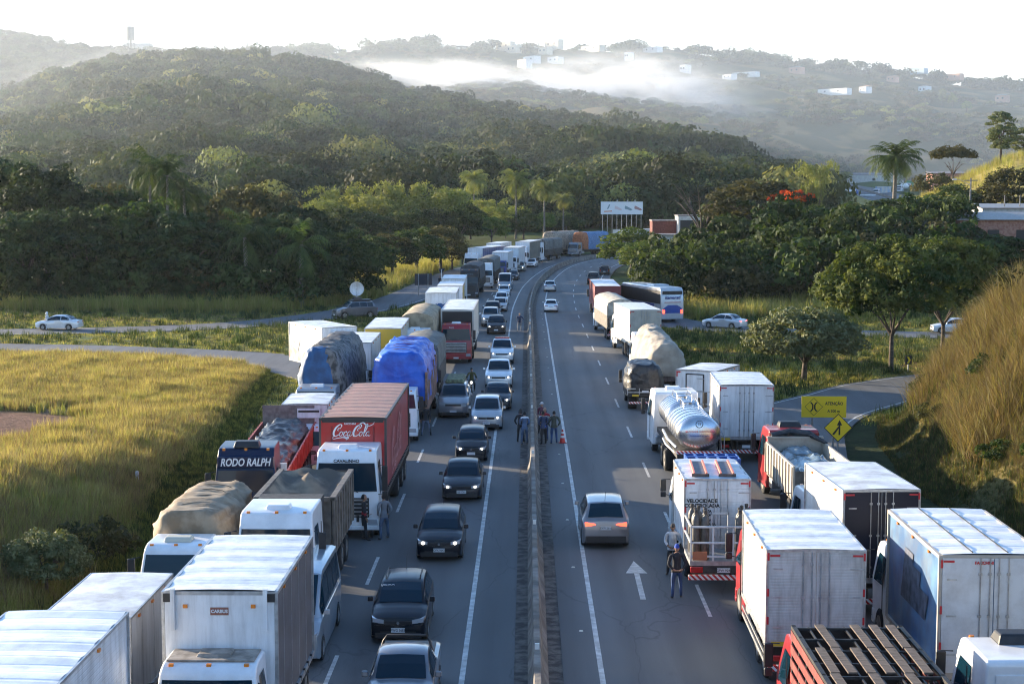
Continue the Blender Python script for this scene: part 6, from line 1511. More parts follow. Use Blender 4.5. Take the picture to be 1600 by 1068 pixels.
# --- brown tarp truck, lower left
t = truck_in('tarped_truck', 'white cab truck with a tall load tied under brown canvas beside the bank', 318, 880, 2.9, 1, 2.45, 0)
t.location = (-10.42, 46.8, 0)
ld = tarp_load(t, 0, 5.2, 2.4, 1.15, 3.2, TARP_BROWN, 21, .1, squash=4.5, endr=.8); mb = MB(); mb.box(-1.15, 1.15, -5.2, 0, 1.0, 1.4); mb.build('bed', WOODP, t)
ropes(ld, -.3, 4.8, 2.3, 1.3, 3.2, 4, mat('rope_brown', (.2, .15, .1), .9), .014)
chassis(t, 1.8, -5, 2.1, (-3.8,), frontaxle=1.1, r=.45); cb = cab(t, 2.2, 2.05, 2.62, PW, 'old', 1.95, glass_h=2.4)
mb = MB(); mb.box(-.42, .42, 1.05, 1.6, 2.62, 2.76, tx=.03, ty=.1); mb.build('roof_vent', mat('cream', (.55, .52, .42), .5), cb, bev=.04)
# --- L4 minibus beside
make_car('minibus', 'pale blue grey passenger van squeezed beside the white curtain truck', 'van', 'van', (.28, .33, .38), -6.65, 41.3, PI, 'cars queued facing the camera', lights='off', metal=.3)
# --- L11 small fridge box
t = truck_in('box_truck', 'small white box truck with a front vent between the red bed and the grassy verge', 512, 631, 3.0, 1, 2.2, R(2))
bx = box_cargo(t, 0, 4.2, 2.2, 1.0, 3.0, SMOOTHW, ROOFW); mb = MB(); mb.box(-.75, .35, 0, .12, 2.35, 2.8); un = mb.build('cooling_unit', SMOOTHW, bx); mb = MB(); mb.box(-.7, .3, .1, .13, 2.62, 2.72); mb.build('vent', BLACK, un)
chassis(t, 1.2, -4, 2.1, (-3.0,), r=.4, z=.85, frontaxle=.7); cab(t, 1.7, 2.0, 2.1, PW, 'small', 1.6)
# --- L12a, b
t = truck_in('box_truck', 'white box truck directly behind the blue sheeted load', 580, 535, 3.85, 1, 2.5, R(1)); box_cargo(t, 0, 7.5, 2.5, 1.2, 3.85, SMOOTHW, ROOFW); chassis(t, 1.5, -7.2, 2.4, (-5.6,), frontaxle=1.2); cab(t, 2.0, 2.3, 2.6, PW, 'euro', 1.8)
t = truck_in('box_truck', 'white box truck with a yellow front panel and grey side', 627, 512.5, 4.0, 1, 2.5, R(1)); box_cargo(t, 0, 9.5, 2.5, 1.2, 4.0, mat('box_tan', (.42, .4, .34), .5, dirt=.3), ROOFW, end=mat('box_yellow', (.6, .38, .03), .5, dirt=.2)); chassis(t, 1.5, -9.2, 2.4, (-7.2,), frontaxle=1.2); cab(t, 2.0, 2.3, 2.6, PW, 'euro', 1.8)
# --- c tan canvas
t = truck_in('canvas_truck', 'white cab truck with an arched tan canvas hood', 677, 492, 4.2, 1, 2.5, 0); canvas_top(t, 0, 11.5, 2.5, 1.3, 4.45, CANVAS_TAN, .4, None); mb = MB(); mb.box(-1.26, 1.26, -11.5, 0, 1.1, 2.2); mb.build('side_board', WOODP, t); chassis(t, 1.5, -11, 2.4, (-8, -9.3), frontaxle=1.2); cab(t, 2.3, 2.4, 3.3, PW, 'euro', 2.1, roofm='ac', glass_h=2.7)
# --- d red cab box truck
t = truck_in('box_truck', 'red cab truck pulling a pale open fronted box beside the car lane', 739, 484, 4.05, 1, 2.5, 0)
bx = box_cargo(t, 0, 13, 2.5, 1.2, 4.05, mat('box_cream', (.55, .53, .48), .5, dirt=.3), ROOFW, end=mat('dark_opening', (.03, .028, .028), .8), frame=.12, trim=mat('cream_frame', (.5, .48, .43), .5, dirt=.3)); chassis(t, 1.5, -12.6, 2.4, (-9.5, -10.9), frontaxle=1.0); add_wheel(t, -1.0, -1.9, .5, .5, 'rear'); cb = cab(t, 2.2, 2.45, 3.1, PRED, 'euro', 2.1, roofm='ac', glass_h=2.75)
mb = MB(); mb.box(-.8, .8, 2.2, 2.27, 1.0, 1.66); g_ = mb.build('grille_panel', GALV, cb, bev=.02); mb = MB()
for k in range(5): mb.box(-.76, .76, 2.26, 2.285, 1.06 + k * .12, 1.1 + k * .12)
mb.build('slat', BLACK, g_); text('lettering', 'Scania', .16, SCR, cb, (.35, 2.13, 2.83), 'front')
# --- e canvas truck right behind the bright blue tarp
t = truck_in('canvas_truck', 'truck with grey green canvas sides just behind the bright blue load', 685, 535, 3.95, 1, 2.5, 0); canvas_top(t, 0, 8.6, 2.5, 1.3, 4.1, CANVAS_GREY, .35, None); mb = MB(); mb.box(-1.27, 1.27, -8.6, 0, 1.1, 2.3); mb.build('side_board', CHASSIS, t); chassis(t, 1.5, -8.2, 2.4, (-5, -6.3), frontaxle=1.2); cab(t, 1.6, 2.4, 2.7, PW, 'euro', 1.5)
# --- far left queue
t = truck_in('box_truck', 'white box truck with a crumpled blue sheet across its front', 713, 457.5, 4.1, 1, 2.9, R(1)); box_cargo(t, 0, 9.5, 2.9, 1.2, 4.1, SMOOTHW, ROOFW); chassis(t, 1.5, -9, 2.4, (-7,), frontaxle=1.2); cab(t, 2.0, 2.3, 2.6, PW, 'euro', 1.8)
tarp_load(t, .35, .5, 2.3, 1.6, 3.0, TARP_DBLUE, 4, .2)
t = truck_in('box_truck', 'white truck with a bright yellow side panel in the middle of the queue', 723, 446, 4.0, 1, 2.6, R(1)); box_cargo(t, 0, 8, 2.6, 1.2, 4.0, mat('box_yellow', (.6, .38, .03)), ROOFW, end=SMOOTHW); chassis(t, 1.5, -7.7, 2.4, (-6,), frontaxle=1.2); cab(t, 2.0, 2.3, 2.6, PW, 'euro', 1.8)
t = truck_in('box_truck', 'white box truck immediately ahead of the dark canvas convoy', 727, 435.5, 4.1, 1, 2.6, R(1)); box_cargo(t, 0, 9, 2.6, 1.2, 4.1, SMOOTHW, ROOFW); chassis(t, 1.5, -8.6, 2.4, (-6,), frontaxle=1.2); cab(t, 2.0, 2.3, 2.6, PW, 'euro', 1.8)
def far_in(name, label, px, py, z, corner, wd, dh, build_, **k):
    t = truck_in(name, label, px, py, z, corner, wd, dh, **k); build_(t); return t
def b_dark(t): canvas_top(t, 0, 14, 2.6, 1.3, 4.3, CANVAS_DK, .35, CANVAS_GREY); chassis(t, 1.5, -13.5, 2.4, (-10, -11.3), frontaxle=1.2); cb = cab(t, 2.5, 2.5, 3.7, PGRAPH, 'high', 2.2, glass_h=2.75); text('lettering', 'PERKINS', .3, PTEAL, cb, (0, 2.36, 3.1), 'front'); mb = MB(); mb.box(-1.1, 1.1, 2.1, 2.35, 2.85, 3.35); mb.build('forehead_panel', PGRAPH, cb)
x, y = W(722, 462); t = thing('canvas_truck', 'dark cab truck with black canvas leading the shaded convoy', 'truck', (-7.5, 202.4, 0), PI + heading_at(-7.5, 203), GIN); b_dark(t)
def b_dark2(t): canvas_top(t, 0, 15, 2.6, 1.3, 4.3, CANVAS_GREY, .35, CHASSIS); chassis(t, 1.5, -14.5, 2.4, (-10, -11.3), frontaxle=1.2); cab(t, 2.5, 2.5, 3.6, PW, 'euro', 2.2)
def onroad(y, off, f=1.):
    i = idx_at(y) if y < 300 else None
    if i is None: acc = idx_at(300); i = acc
    return strip_pts(i, off)
def road_truck(name, label, s_y, off, b, group=GIN, out=False, dha=0.):
    """stands on the carriageway at centre-line index s_y"""
    i = s_y if s_y > 1000 else idx_at(s_y); i = i - 1000 if i > 1000 else i
    x, y = strip_pts(i, off); t_ = tangent(i); h = math.atan2(-t_.x, t_.y)
    t = thing(name, label, 'truck', (x, y, roadz(y)), (0 if out else PI) + h + dha, group); b(t); return t
road_truck('canvas_truck', 'white cab truck with long dark grey canvas behind the convoy leader', 222, -7.3, b_dark2)
def b_bluec(t): box_cargo(t, 0, 9, 2.6, 1.2, 4.0, SMOOTHW, ROOFW); chassis(t, 1.5, -8.6, 2.4, (-6,), frontaxle=1.2); cab(t, 2.1, 2.4, 2.7, PBLUE, 'euro', 2)
road_truck('box_truck', 'blue cab truck with a white box beside the long shaded convoy', 247, -7.2, b_bluec)
def b_wc(t): box_cargo(t, 0, 10, 2.6, 1.2, 4.1, SMOOTHW, ROOFW); chassis(t, 1.5, -9.6, 2.4, (-6.5,), frontaxle=1.2); cab(t, 2.1, 2.4, 2.7, PW, 'euro', 2)
road_truck('box_truck', 'white box truck ahead of the long grey curtain trailer', 262, -6.8, b_wc)
def b_gc(t): box_cargo(t, 0, 14, 2.6, 1.3, 4.4, CURT_GREEN, ROOFW, end=SMOOTHW, curtain=True); chassis(t, 1.5, -13.5, 2.4, (-10, -11.3, -12.6), frontaxle=1.2); cab(t, 2.5, 2.5, 3.6, PW, 'euro', 2.2)
road_truck('curtain_truck', 'long grey green curtain trailer with a white front on the bend', 276, -6.9, b_gc)
def b_blc(t): box_cargo(t, 0, 15, 2.6, 1.3, 4.3, CURT_BLUE, ROOFW, end=SMOOTHW); chassis(t, 1.5, -14.5, 2.4, (-11, -12.3, -13.6), frontaxle=1.2); cab(t, 2.6, 2.5, 3.5, PW, 'euro', 2.2, glass_h=2.7)
road_truck('curtain_truck', 'white fronted truck with long dark blue sides on the outer shoulder', 256, -12.2, b_blc, dha=R(-9))
def b_w2(t): box_cargo(t, 0, 12, 2.6, 1.3, 4.2, SMOOTHW, ROOFW); chassis(t, 1.5, -11.5, 2.4, (-9, -10.3), frontaxle=1.2); cab(t, 2.5, 2.5, 3.2, PW, 'euro', 2.2)
road_truck('box_truck', 'white box truck glimpsed behind the dark blue sided one', 274, -11.8, b_w2)
def b_gcan(t): canvas_top(t, 0, 6.4, 2.6, 1.3, 4.4, CANVAS_GREY, .4, CHASSIS); canvas_top(t, -6.9, 6.4, 2.6, 1.3, 4.4, CANVAS_GREY, .4, CHASSIS, seed=4); chassis(t, 1.5, -13, 2.4, (-4.5, -5.7, -11, -12.2), frontaxle=1.2); cab(t, 2.5, 2.5, 3.7, PW, 'high', 2.2, glass_h=2.8)
road_truck('canvas_truck', 'white high cab truck with twin grey canvas sections rounding the bend', 1000 + idx_at(291), -7.0, b_gcan)
def b_tan(t): tarp_load(t, 0, 13, 2.8, 1.3, 4.9, mat('tan_load', (.3, .24, .18), .85, var=.3, bump=.6), 8, .12, squash=4.5); mb = MB(); mb.box(-1.3, 1.3, -13, 0, 1.1, 1.5); mb.build('bed', WOODP, t); chassis(t, 1.5, -12.6, 2.4, (-9, -10.3), frontaxle=1.2); cab(t, 2.3, 2.4, 2.8, PW, 'euro', 2.1)
road_truck('tarped_truck', 'white cab truck with a high tan load at the far bend', 1000 + idx_at(305), -10.8, b_tan)
def b_orb(t):
    mo = mat('orange_load', (.35, .12, .05), .8, var=.3, bump=.6); mbl = mat('pale_blue_tarp', (.08, .18, .34), .6, var=.25, bump=.6)
    tarp_load(t, 0, 11, 2.9, 1.3, 4.7, mbl, 9, .12, squash=4.2, m2=mo, split=lambda a, b, c: b > -1.6); mb = MB(); mb.box(-1.3, 1.3, -11, 0, 1.1, 1.5); mb.build('bed', WOODP, t); chassis(t, 1.5, -10.6, 2.4, (-8, -9.3), frontaxle=1.2); cab(t, 2.2, 2.35, 2.75, paint((.16, .2, .24)), 'old', 2.0)
road_truck('tarped_truck', 'truck with an orange fronted load under pale blue sheeting at the far bend', 1000 + idx_at(308), -6.6, b_orb)
def b_bcan(t): canvas_top(t, 0, 9, 2.6, 1.3, 3.6, CANVAS_DK, .35, CHASSIS); chassis(t, 1.5, -8.6, 2.4, (-6, -7.3), frontaxle=1.2); cab(t, 2.2, 2.35, 2.75, PBLUE, 'euro', 2.0)
road_truck('canvas_truck', 'blue cab truck with dark canvas next to the bright green tree', 1000 + idx_at(318), -4.4, b_bcan)
def b_wl(t): box_cargo(t, 0, 13, 2.6, 1.3, 4.5, mat('box_cream', (.55, .53, .48)), ROOFW); chassis(t, 1.5, -12.6, 2.4, (-9, -10.3), frontaxle=1.2); cab(t, 2.2, 2.35, 2.75, PW, 'euro', 2.0)
road_truck('box_truck', 'pale sunlit box trailer beyond the far bend', 1000 + idx_at(322), -9.5, b_wl)
road_truck('box_truck', 'white box truck farthest along the bend before the billboard', 1000 + idx_at(338), -5.0, b_wc)
road_truck('box_truck', 'white box truck mostly hidden by the bright green tree', 1000 + idx_at(340), -10, b_w2)

# ------------------------------------------------------------------ right carriageway
# --- R12 ribbed white box, near
t = truck_out('box_truck', 'white ribbed box truck with dirty rear doors and red wheel hubs in the near lane', 1276, 859, 3.7, 0, 2.55, -R(1)); RIBW2 = ribbed_mat('ribbed_grey', (.52, .5, .48), 2, 12, .3, .55)
RIBS = ribbed_mat('ribbed_cream', (.68, .66, .6), 1, 6, .25, .25)
box_cargo(t, 5.2, 5.2, 2.55, 1.2, 3.7, RIBS, RIBROOF_F, end=RIBW2, view='rear', roofribs=1); RH = mat('red_hub', (.45, .03, .03), .5)
chassis(t, 7, .3, 2.45, (1.0, 2.3), frontaxle=6.6, kind='rear'); rear_kit(t, 0, 2.5); cab(t, 7.6, 2.4, 2.75, PRED, 'euro', 2.1)
mb = MB(); mb.box(-1.15, -.65, -.02, 0, 1.14, 1.26); mb.build('number_board', mat('yellow_plate', (.6, .4, .03), .5), t)
mb = MB(); mb.box(-1.3, -1.26, .3, 5, .62, .72); mb.box(-1.3, -1.26, .3, 5, .85, .92); mb.build('side_guard', GALV, t)
# --- R10 box truck with cylinder platform
t = truck_out('box_truck', 'white ribbed box truck with a caged platform of gas cylinders at its tail', 1121.5, 748, 3.46, 0, 2.2, 0)
RIBT = ribbed_mat('ribbed_platform_roof', (.55, .6, .66), 1, 1.8, .6, .3)
bx = box_cargo(t, 3.9, 3.9, 2.2, 1.15, 3.46, RIBW, RIBT, view='rear', roofribs=1, end=RIBW)
def decal(txt, s, z, x=-.52): text('lettering', txt, s, INK, bx, (x, -.03, z), 'back', bold=.006)
decal('VELOCIDADE', .17, 2.72); decal('CONTROLADA', .17, 2.56); decal('PISTA', .12, 2.37, -.35); decal('SECA', .12, 2.24, -.35); decal('PISTA', .12, 2.06, -.35); decal('MOLHADA', .12, 1.93, -.35)
for zz in (2.3, 2.0):
    mb = MB(); n = 20; mb.add([(-.78 + r_ * math.cos(2 * PI * k / n), -.03, zz + r_ * math.sin(2 * PI * k / n)) for r_ in (.1, .08) for k in range(n)], [(k, (k + 1) % n, n + (k + 1) % n, n + k) for k in range(n)]); mb.build('speed_roundel', INK, bx); text('lettering', '80' if zz > 2.1 else '60', .09, INK, bx, (-.78, -.03, zz), 'back')
mb = MB(); mb.box(-1.1, 1.1, -1.85, 0, .95, 1.1); mb.build('platform', GALV, t)
cage = MB(); WF = mat('cage_white', (.62, .63, .62), .5, dirt=.4)
for x_ in (-1.07, -.35, .3, 1.07):
    cage.box(x_ - .03, x_ + .03, -1.85, -1.79, 1.1, 2.25)
for z_ in (1.25, 1.7, 2.22): cage.box(-1.1, 1.1, -1.86, -1.8, z_ - .03, z_ + .03)
for x_ in (-1.1, 1.04):
    for z_ in (1.7, 2.22): cage.box(x_, x_ + .06, -1.8, 0, z_ - .03, z_ + .03)
for x_ in (-.3, .25): cage.box(x_ - .025, x_ + .025, -.9, -.85, 1.1, 2.5)
cage.box(-.33, .28, -.9, -.85, 2.44, 2.5); cage.build('cage', WF, t, bev=.008)
CYL = mat('cylinder_grey', (.07, .065, .06), .5, var=.3, dirt=.3)
cp = [(0, 0), (.13, .01), (.135, .05), (.135, 1.25), (.11, 1.38), (.05, 1.45), (.045, 1.5), (.06, 1.52), (.06, 1.62), (.0, 1.64)]
mb = MB(); mb.lathe([(max(r_, .001), z_) for r_, z_ in cp], 14); cyl_me = mb.mesh('gas_cylinder', CYL, 50)
k = 0
cx0, cy0 = t.location.x, t.location.y
for (x_, y_) in [(-.88, -1.5), (-.58, -1.55), (-.86, -1.15), (-.55, -1.2), (-.72, -.8), (-.9, -.5), (.55, -1.5), (.86, -1.52), (.58, -1.15), (.88, -1.18), (.7, -.8), (.9, -.5)]:
    o = obj('gas_cylinder', cyl_me, None, (cx0 + x_, cy0 + y_, 1.1)); tag(o, 'dark grey gas cylinder standing in the caged platform, %s %s of the cage' % (['front', 'front', 'second row', 'second row', 'third row', 'back row'][k % 6], ('outer left' if k % 6 in (0, 2, 5) else 'inner left') if k < 6 else ('inner right' if k % 6 in (0, 2) else 'outer right')), 'gas cylinder', 'gas cylinders on the platform'); k += 1
mb = MB(); mb.box(-1.02, -.55, -1.9, -1.87, 1.14, 1.42); mb.build('warning_plate', mat('orange_plate', (.42, .15, .07), .6), t)
mb = MB(); mb.box(-1.15, 1.15, -1.95, -1.85, .5, .66); mb.build('underrun_bar', STRIPE, t)
for s in (-1, 1): mb = MB(); mb.box(s * .88 - .2, s * .88 + .2, -1.9, -1.8, .72, .92); mb.build('taillight', TAIL, t, bev=.02)
mb = MB(); mb.box(-.22, .2, -1.92, -1.88, .74, .88); pl = mb.build('plate', PLATE, t); text('plate_text', 'GPW 9248', .11, INK, pl, (0, -1.925, .81), 'back')
mb = MB(); mb.box(-1.05, 1.05, -1.85, -1.8, .7, .95); mb.build('rear_beam', CHASSIS, t)
for k in (-.75, .15):     # two ramps on the roof
    r_ = thing('loading_ramp', 'salmon edged loading ramp lying on the white box roof, %s' % ('nearer the lane' if k < 0 else 'nearer the middle'), 'ramp', (cx0 + k, cy0 + .35, 3.52), R(-3), 'ramps on the box roof')
    for s in (0, .42): mb = MB(); mb.box(s - .03, s + .03, 0, 2.6, 0, .1); mb.build('rail', mat('salmon', (.72, .22, .15), .6), r_)
    mb = MB(); mb.box(.03, .39, .0, 2.6, .02, .05); mb.build('tread', mat('ramp_tread', (.1, .11, .13), .6, var=.2), r_)
    mb = MB(); mb.box(-.08, .5, -.06, .04, -.03, .06); mb.build('foot_bar', RUST, r_)
chassis(t, 5.5, -1.7, 2.1, (.6,), r=.45, frontaxle=5.1); cab(t, 6.1, 2.15, 2.6, PW, 'euro', 2.0)
# --- R15 blue sided box, right edge
BLS = mat('blue_side', (.035, .11, .24), .5, col2=(.1, .22, .36), scale=.9, dirt=.5, coat=.2)
t = truck_out('box_truck', 'tall box truck with faded blue side and white rear doors at the right edge', 1470, 867, 4.2, -1, 2.6, R(-.5)); bx = box_cargo(t, 5.6, 5.6, 2.6, 1.2, 4.2, BLS, RIBROOF, end=mat('door_white', (.62, .63, .64), .45, dirt=.4), view='rear', roofribs=1, frame=.08, trim=mat('worn_trim', (.45, .4, .34), .6, dirt=.5))
mb = MB(); 
for (a, b) in ((1.4, 2.9), (2.2, 3.3), (3.0, 3.6)): mb.add([(-1.306, a, 2.2), (-1.306, a + 1.0, 2.2), (-1.306, a + .6, b), (-1.306, a - .3, b)], [(0, 1, 2, 3)])
mb.build('side_graphic', mat('faded_graphic', (.06, .07, .1), .6, var=.4), bx)
for q in (-.5, .35):
    mb = MB(); mb.box(q - .012, q + .012, .1, 5.5, 4.24, 4.262); mb.build('roof_seam', BLACK, bx)
text('lettering', 'FACCHINI', .1, REDPAINT, bx, (-.25, -.03, 4.02), 'back', bold=.004)
chassis(t, 7.4, .3, 2.45, (1.0, 2.3), frontaxle=7.0); rear_kit(t, 0, 2.5); cab(t, 8, 2.4, 2.9, PW, 'euro', 2.1)
# --- R14 navy rear
t = truck_out('box_truck', 'white sided box truck with navy blue rear doors', 1318.6, 765.5, 4.0, -1, 2.35, R(3.2)); box_cargo(t, 5.0, 5.0, 2.35, 1.2, 4.0, ribbed_mat('ribbed_pale', (.7, .69, .66), 2, 7), ROOFW, end=mat('navy_door', (.004, .008, .022), .4, spec=.3), view='rear', frame=.05); chassis(t, 6.6, .3, 2.3, (1.0, 2.3), frontaxle=6.2); rear_kit(t, 0, 2.3); cab(t, 7.3, 2.35, 2.9, PW, 'euro', 2.2)
# --- R16 livestock slats
t = truck_out('cattle_truck', 'open topped stock truck with dark red slatted sides and planks across the top', 1322.5, 976, 3.3, 0, 2.42, 0); t.location.y -= 10.8
DR = mat('dark_red_slat', (.2, .028, .022), .6, var=.3, dirt=.35); BF = mat('black_frame', (.02, .018, .017), .6, var=.4)
mb = MB(); mb.box(-1.2, 1.2, 0, 10.8, 1.1, 1.25); mb.build('deck', BF, t)
for s in (-1, 1):
    mb = MB()
    for k in range(13): mb.box(s * 1.19 - .035, s * 1.19 + .035, .02 + k * .89, .1 + k * .89, 1.25, 3.3)
    mb.box(s * 1.19 - .05, s * 1.19 + .05, 0, 10.8, 3.22, 3.3); mb.build('side_frame', BF, t)
    mb = MB()
    for z_ in (1.4, 1.72, 2.04, 2.36, 2.68, 3.0): mb.box(s * 1.19 - .055, s * 1.19 - .03 if s < 0 else s * 1.19 + .055, .02, 10.78, z_, z_ + .2) if s < 0 else mb.box(1.22, 1.245, .02, 10.78, z_, z_ + .2)
    mb.build('slat', DR, t)
mb = MB()
for k in range(13): mb.box(-1.2, 1.2, .03 + k * .88, .08 + k * .88, 3.23, 3.29)
for s in (-.85, -.45, -.05, .35, .75): mb.box(s - .02, s + .02, 0, 10.8, 3.2, 3.26)
mb.build('roof_grid', BF, t)
for s in (-.95, -.6, -.22, .16, .54, .92):
    for k in range(6):
        if (k + int(s * 7)) % 5 != 4: mb = MB(); mb.box(-.095, .095, 0, 1.74, 0, .035); mb.build('plank', WOODP, t, (s, .1 + k * 1.78, 3.3), R(random.Random(k * 9 + int(s * 50)).uniform(-1.2, 1.2)))
mb = MB(); mb.box(-1.18, 1.18, 10.72, 10.8, 1.25, 3.25); mb.build('front_wall', BF, t)
chassis(t, 12.5, .3, 2.3, (1.6, 2.9), frontaxle=12.2); cab(t, 13.0, 2.35, 2.65, PRED, 'old', 1.95)
# --- R17 white cab, corner
x, y = W(1560, 985, 3.05); t = thing('tractor_unit', 'white cab with roof air conditioner cut off by the lower right corner', 'truck', (x + .15, y - 2.3, 0), 0, GOUT); cb = cab(t, 2.3, 2.45, 3.05, PW, 'euro', 2.3, glass_h=2.7, roofm='dark')
mb = MB(); mb.box(-.9, .9, -.03, .0, 1.5, 2.75); mb.build('rear_panel', PW, cb, bev=.02); mb = MB()
for sx in (-.45, .35): mb.box(sx - .32, sx + .32, -.05, -.02, 1.9, 2.1); mb.box(sx - .32, sx + .32, -.05, -.02, 2.3, 2.5)
mb.build('pressing', PW, cb, bev=.02); chassis(t, 1.8, -6, 2.4, (-3.4, -4.7), frontaxle=.9)
mb = MB(); mb.box(-1.2, 1.2, -6.2, -.5, 1.0, 1.15); mb.build('deck', RUST, t)
# --- R13 red cab with open bed
t = truck_out('tipper_truck', 'red cab truck with an open pale bed holding wet black sheeting', 1337.7, 726, 2.55, 1, 2.4, R(1))
mb = MB(); mb.box(-1.2, 1.2, 0, 6.2, 1.1, 1.25); mb.build('deck', GREYBED, t); BEDW = mat('bed_pale', (.42, .38, .32), .6, dirt=.6)
for s in (-1, 1):
    mb = MB(); mb.box(s * 1.2 - .04, s * 1.2 + .04, 0, 6.2, 1.25, 2.5)
    for k in range(10): mb.box(s * 1.26 - .03, s * 1.26 + .03, .1 + k * .66, .2 + k * .66, 1.2, 2.45)
    mb.build('side_wall', BEDW, t)
mb = MB(); mb.box(-1.16, 1.16, 6.12, 6.2, 1.25, 2.7); mb.box(-1.2, 1.2, 6.05, 6.25, 2.65, 2.72); mb.build('head_board', BEDW, t); mb = MB(); mb.box(-1.16, 1.16, 0, .06, 1.25, 2.3); mb.build('tail_board', GREYBED, t)
tarp_load(t, 6.0, 5.8, 2.25, 1.2, 2.2, mat('wet_sheet', (.03, .05, .06), .2, col2=(.25, .32, .36), scale=1.2, bump=.6), 6, .25); 
mb = MB(); mb.tube([(-1.0, 6.25, 2.75), (-.2, 6.3, 2.9), (.6, 6.2, 2.82), (1.25, 5.6, 2.5)], [.12, .16, .15, .06], 8); mb.build('rolled_sheet', TARP_BLACK, t)
chassis(t, 8, .3, 2.3, (1.5, 2.8), frontaxle=7.6); rear_kit(t, 0, 2.3); cb = cab(t, 8.4, 2.4, 2.95, PRED, 'euro', 2.0, roofm='dark')
# --- R8 big white box
t = truck_out('box_truck', 'tall plain white box truck with closed rear doors in the shoulder lane', 1167, 601.5, 3.8, 0, 2.6, -R(2)); box_cargo(t, 5.6, 5.6, 2.6, 1.2, 3.8, SMOOTHW, RIBROOF_F, end=SMOOTHW, view='rear', roofribs=1, trim=GALV); chassis(t, 7, .3, 2.4, (1.0, 2.3), frontaxle=6.6); rear_kit(t, 0, 2.6); cab(t, 7.6, 2.4, 2.75, PW, 'euro', 2.1)
for s in (-1, 1): mb = MB(); mb.box(s * 1.0 - .22, s * 1.0 + .22, -.05, -.02, 1.1, 1.22); mb.build('number_board', mat('yellow_plate', (.6, .4, .03)), t)
# --- R7 white box turning right
t = truck_out('box_truck', 'white box truck angled toward the exit with a small framed rear door', 1118, 580, 3.35, 1, 2.35, -R(27)); bx = box_cargo(t, 4.0, 4.0, 2.3, 1.0, 3.35, SMOOTHW, ROOFW, view='rear', doors=False, frame=.06)
mb = MB(); mb.box(-.5, .45, -.03, 0, 1.1, 3.1); mb.build('rear_door', SMOOTHW, bx); mb = MB()
for a in (-.56, .45): mb.box(a, a + .06, -.045, 0, 1.05, 3.15)
mb.box(-.5, .45, -.045, 0, 3.1, 3.16); mb.build('door_frame', BLACK, bx)
for z_ in (1.5, 2.2, 2.9): mb = MB(); mb.box(.1, .5, -.06, -.03, z_ - .03, z_ + .03); mb.build('hinge', GALV, bx)
for s in (-1, 1): mb = MB(); mb.box(s * 1.0 - .12, s * 1.0 + .12, -.02, 0, 3.18, 3.26); mb.box(s * 1.08 - .03, s * 1.08 + .03, -.02, 0, 2.95, 3.2); mb.build('reflector', REDPAINT, bx)
chassis(t, 5.4, .3, 2.1, (1.0,), r=.42, frontaxle=5.0); rear_kit(t, 0, 2.2, plate=False, stripes=False); cab(t, 5.9, 2.1, 2.3, PW, 'small', 1.7)
# --- R9 milk tanker
tx, ty = 7.75, 69.0; t = thing('tanker_truck', 'white cab truck carrying a polished steel tank of two sections', 'tanker', (tx, ty, 0), R(1.5), GOUT)
def tank(y0, y1, rx, rz_, zc, nm='tank'):
    n = 28; rows = []
    for (yy, f) in [(y0, .0), (y0 + .03, .5), (y0 + .12, .85), (y0 + .28, .97), (y0 + .4, 1), ] + [(lerp(y0 + .4, y1 - .4, k / 6), 1) for k in range(1, 6)] + [(y1 - .4, 1), (y1 - .28, .97), (y1 - .1, .8), (y1, 0)]:
        rows.append([(rx * max(f, .002) * math.cos(2 * PI * k / n), yy, zc + rz_ * max(f, .002) * math.sin(2 * PI * k / n)) for k in range(n)])
    mb = MB(); mb.loft(rows); o = mb.build(nm, STAINLESS, t, smooth=70, fixn=True); mb = MB()
    for k in range(6):
        yy = lerp(y0 + .45, y1 - .45, k / 5); mb.loft([[((rx + e) * math.cos(2 * PI * q / n), yy + d, zc + (rz_ + e) * math.sin(2 * PI * q / n)) for q in range(n)] for e, d in ((0, -.03), (.022, -.02), (.022, .02), (0, .03))], caps=False)
    mb.build('tank_band', STAINLESS, o, smooth=60); return o
tk = tank(0, 4.6, 1.0, .8, 2.25); tank(4.7, 8.0, .98, .78, 2.35)
mb = MB(); n = 24; mb.add([(.17 * f * math.cos(2 * PI * q / n), -.02, 2.72 + .17 * f * math.sin(2 * PI * q / n)) for f in (1, .86) for q in range(n)], [(q, (q + 1) % n, n + (q + 1) % n, n + q) for q in range(n)]); mb.build('roundel', INK, tk); text('lettering', '73', .15, INK, tk, (0, -.03, 2.72), 'back')
text('lettering', 'VELOCIDADE CONTROLADA', .1, REDPAINT, tk, (0, -.045, 2.38), 'back'); text('lettering', 'TRANSPORTE DE LEITE', .09, PBLUE, tk, (0, -.045, 2.18), 'back')
mb = MB()
for s in (-.35, .35): mb.tube([(s, 4.2, 3.05), (s, 4.0, 3.35), (s, 3.0, 3.3), (s, 2.8, 3.05)], .022, 6); mb.tube([(s, 7.2, 3.1), (s, 7.0, 3.42), (s, 5.4, 3.42), (s, 5.2, 3.1)], .022, 6)
mb.tube([(-.35, 5.4, 3.42), (.35, 5.4, 3.42)], .022, 6); mb.tube([(-.35, 7.0, 3.42), (.35, 7.0, 3.42)], .022, 6); mb.build('handrail', GALV, t)
mb = MB(); mb.lathe([(.25, 3.0), (.25, 3.14), (.2, 3.18), (.05, 3.2)], 14, 0, (0, 4.4, 0)); mb.lathe([(.25, 3.08), (.25, 3.2), (.2, 3.24), (.05, 3.26)], 14, 0, (0, 6.2, 0)); mb.build('hatch', STAINLESS, t)
mb = MB()
for s in (0, .35): mb.tube([(.75 + s * .6, 1.6, 2.9 - s * .4), (1.05 + s * .5, .6, 2.1 - s * .3), (1.1 + s * .3, .5, 1.2)], .025, 6)
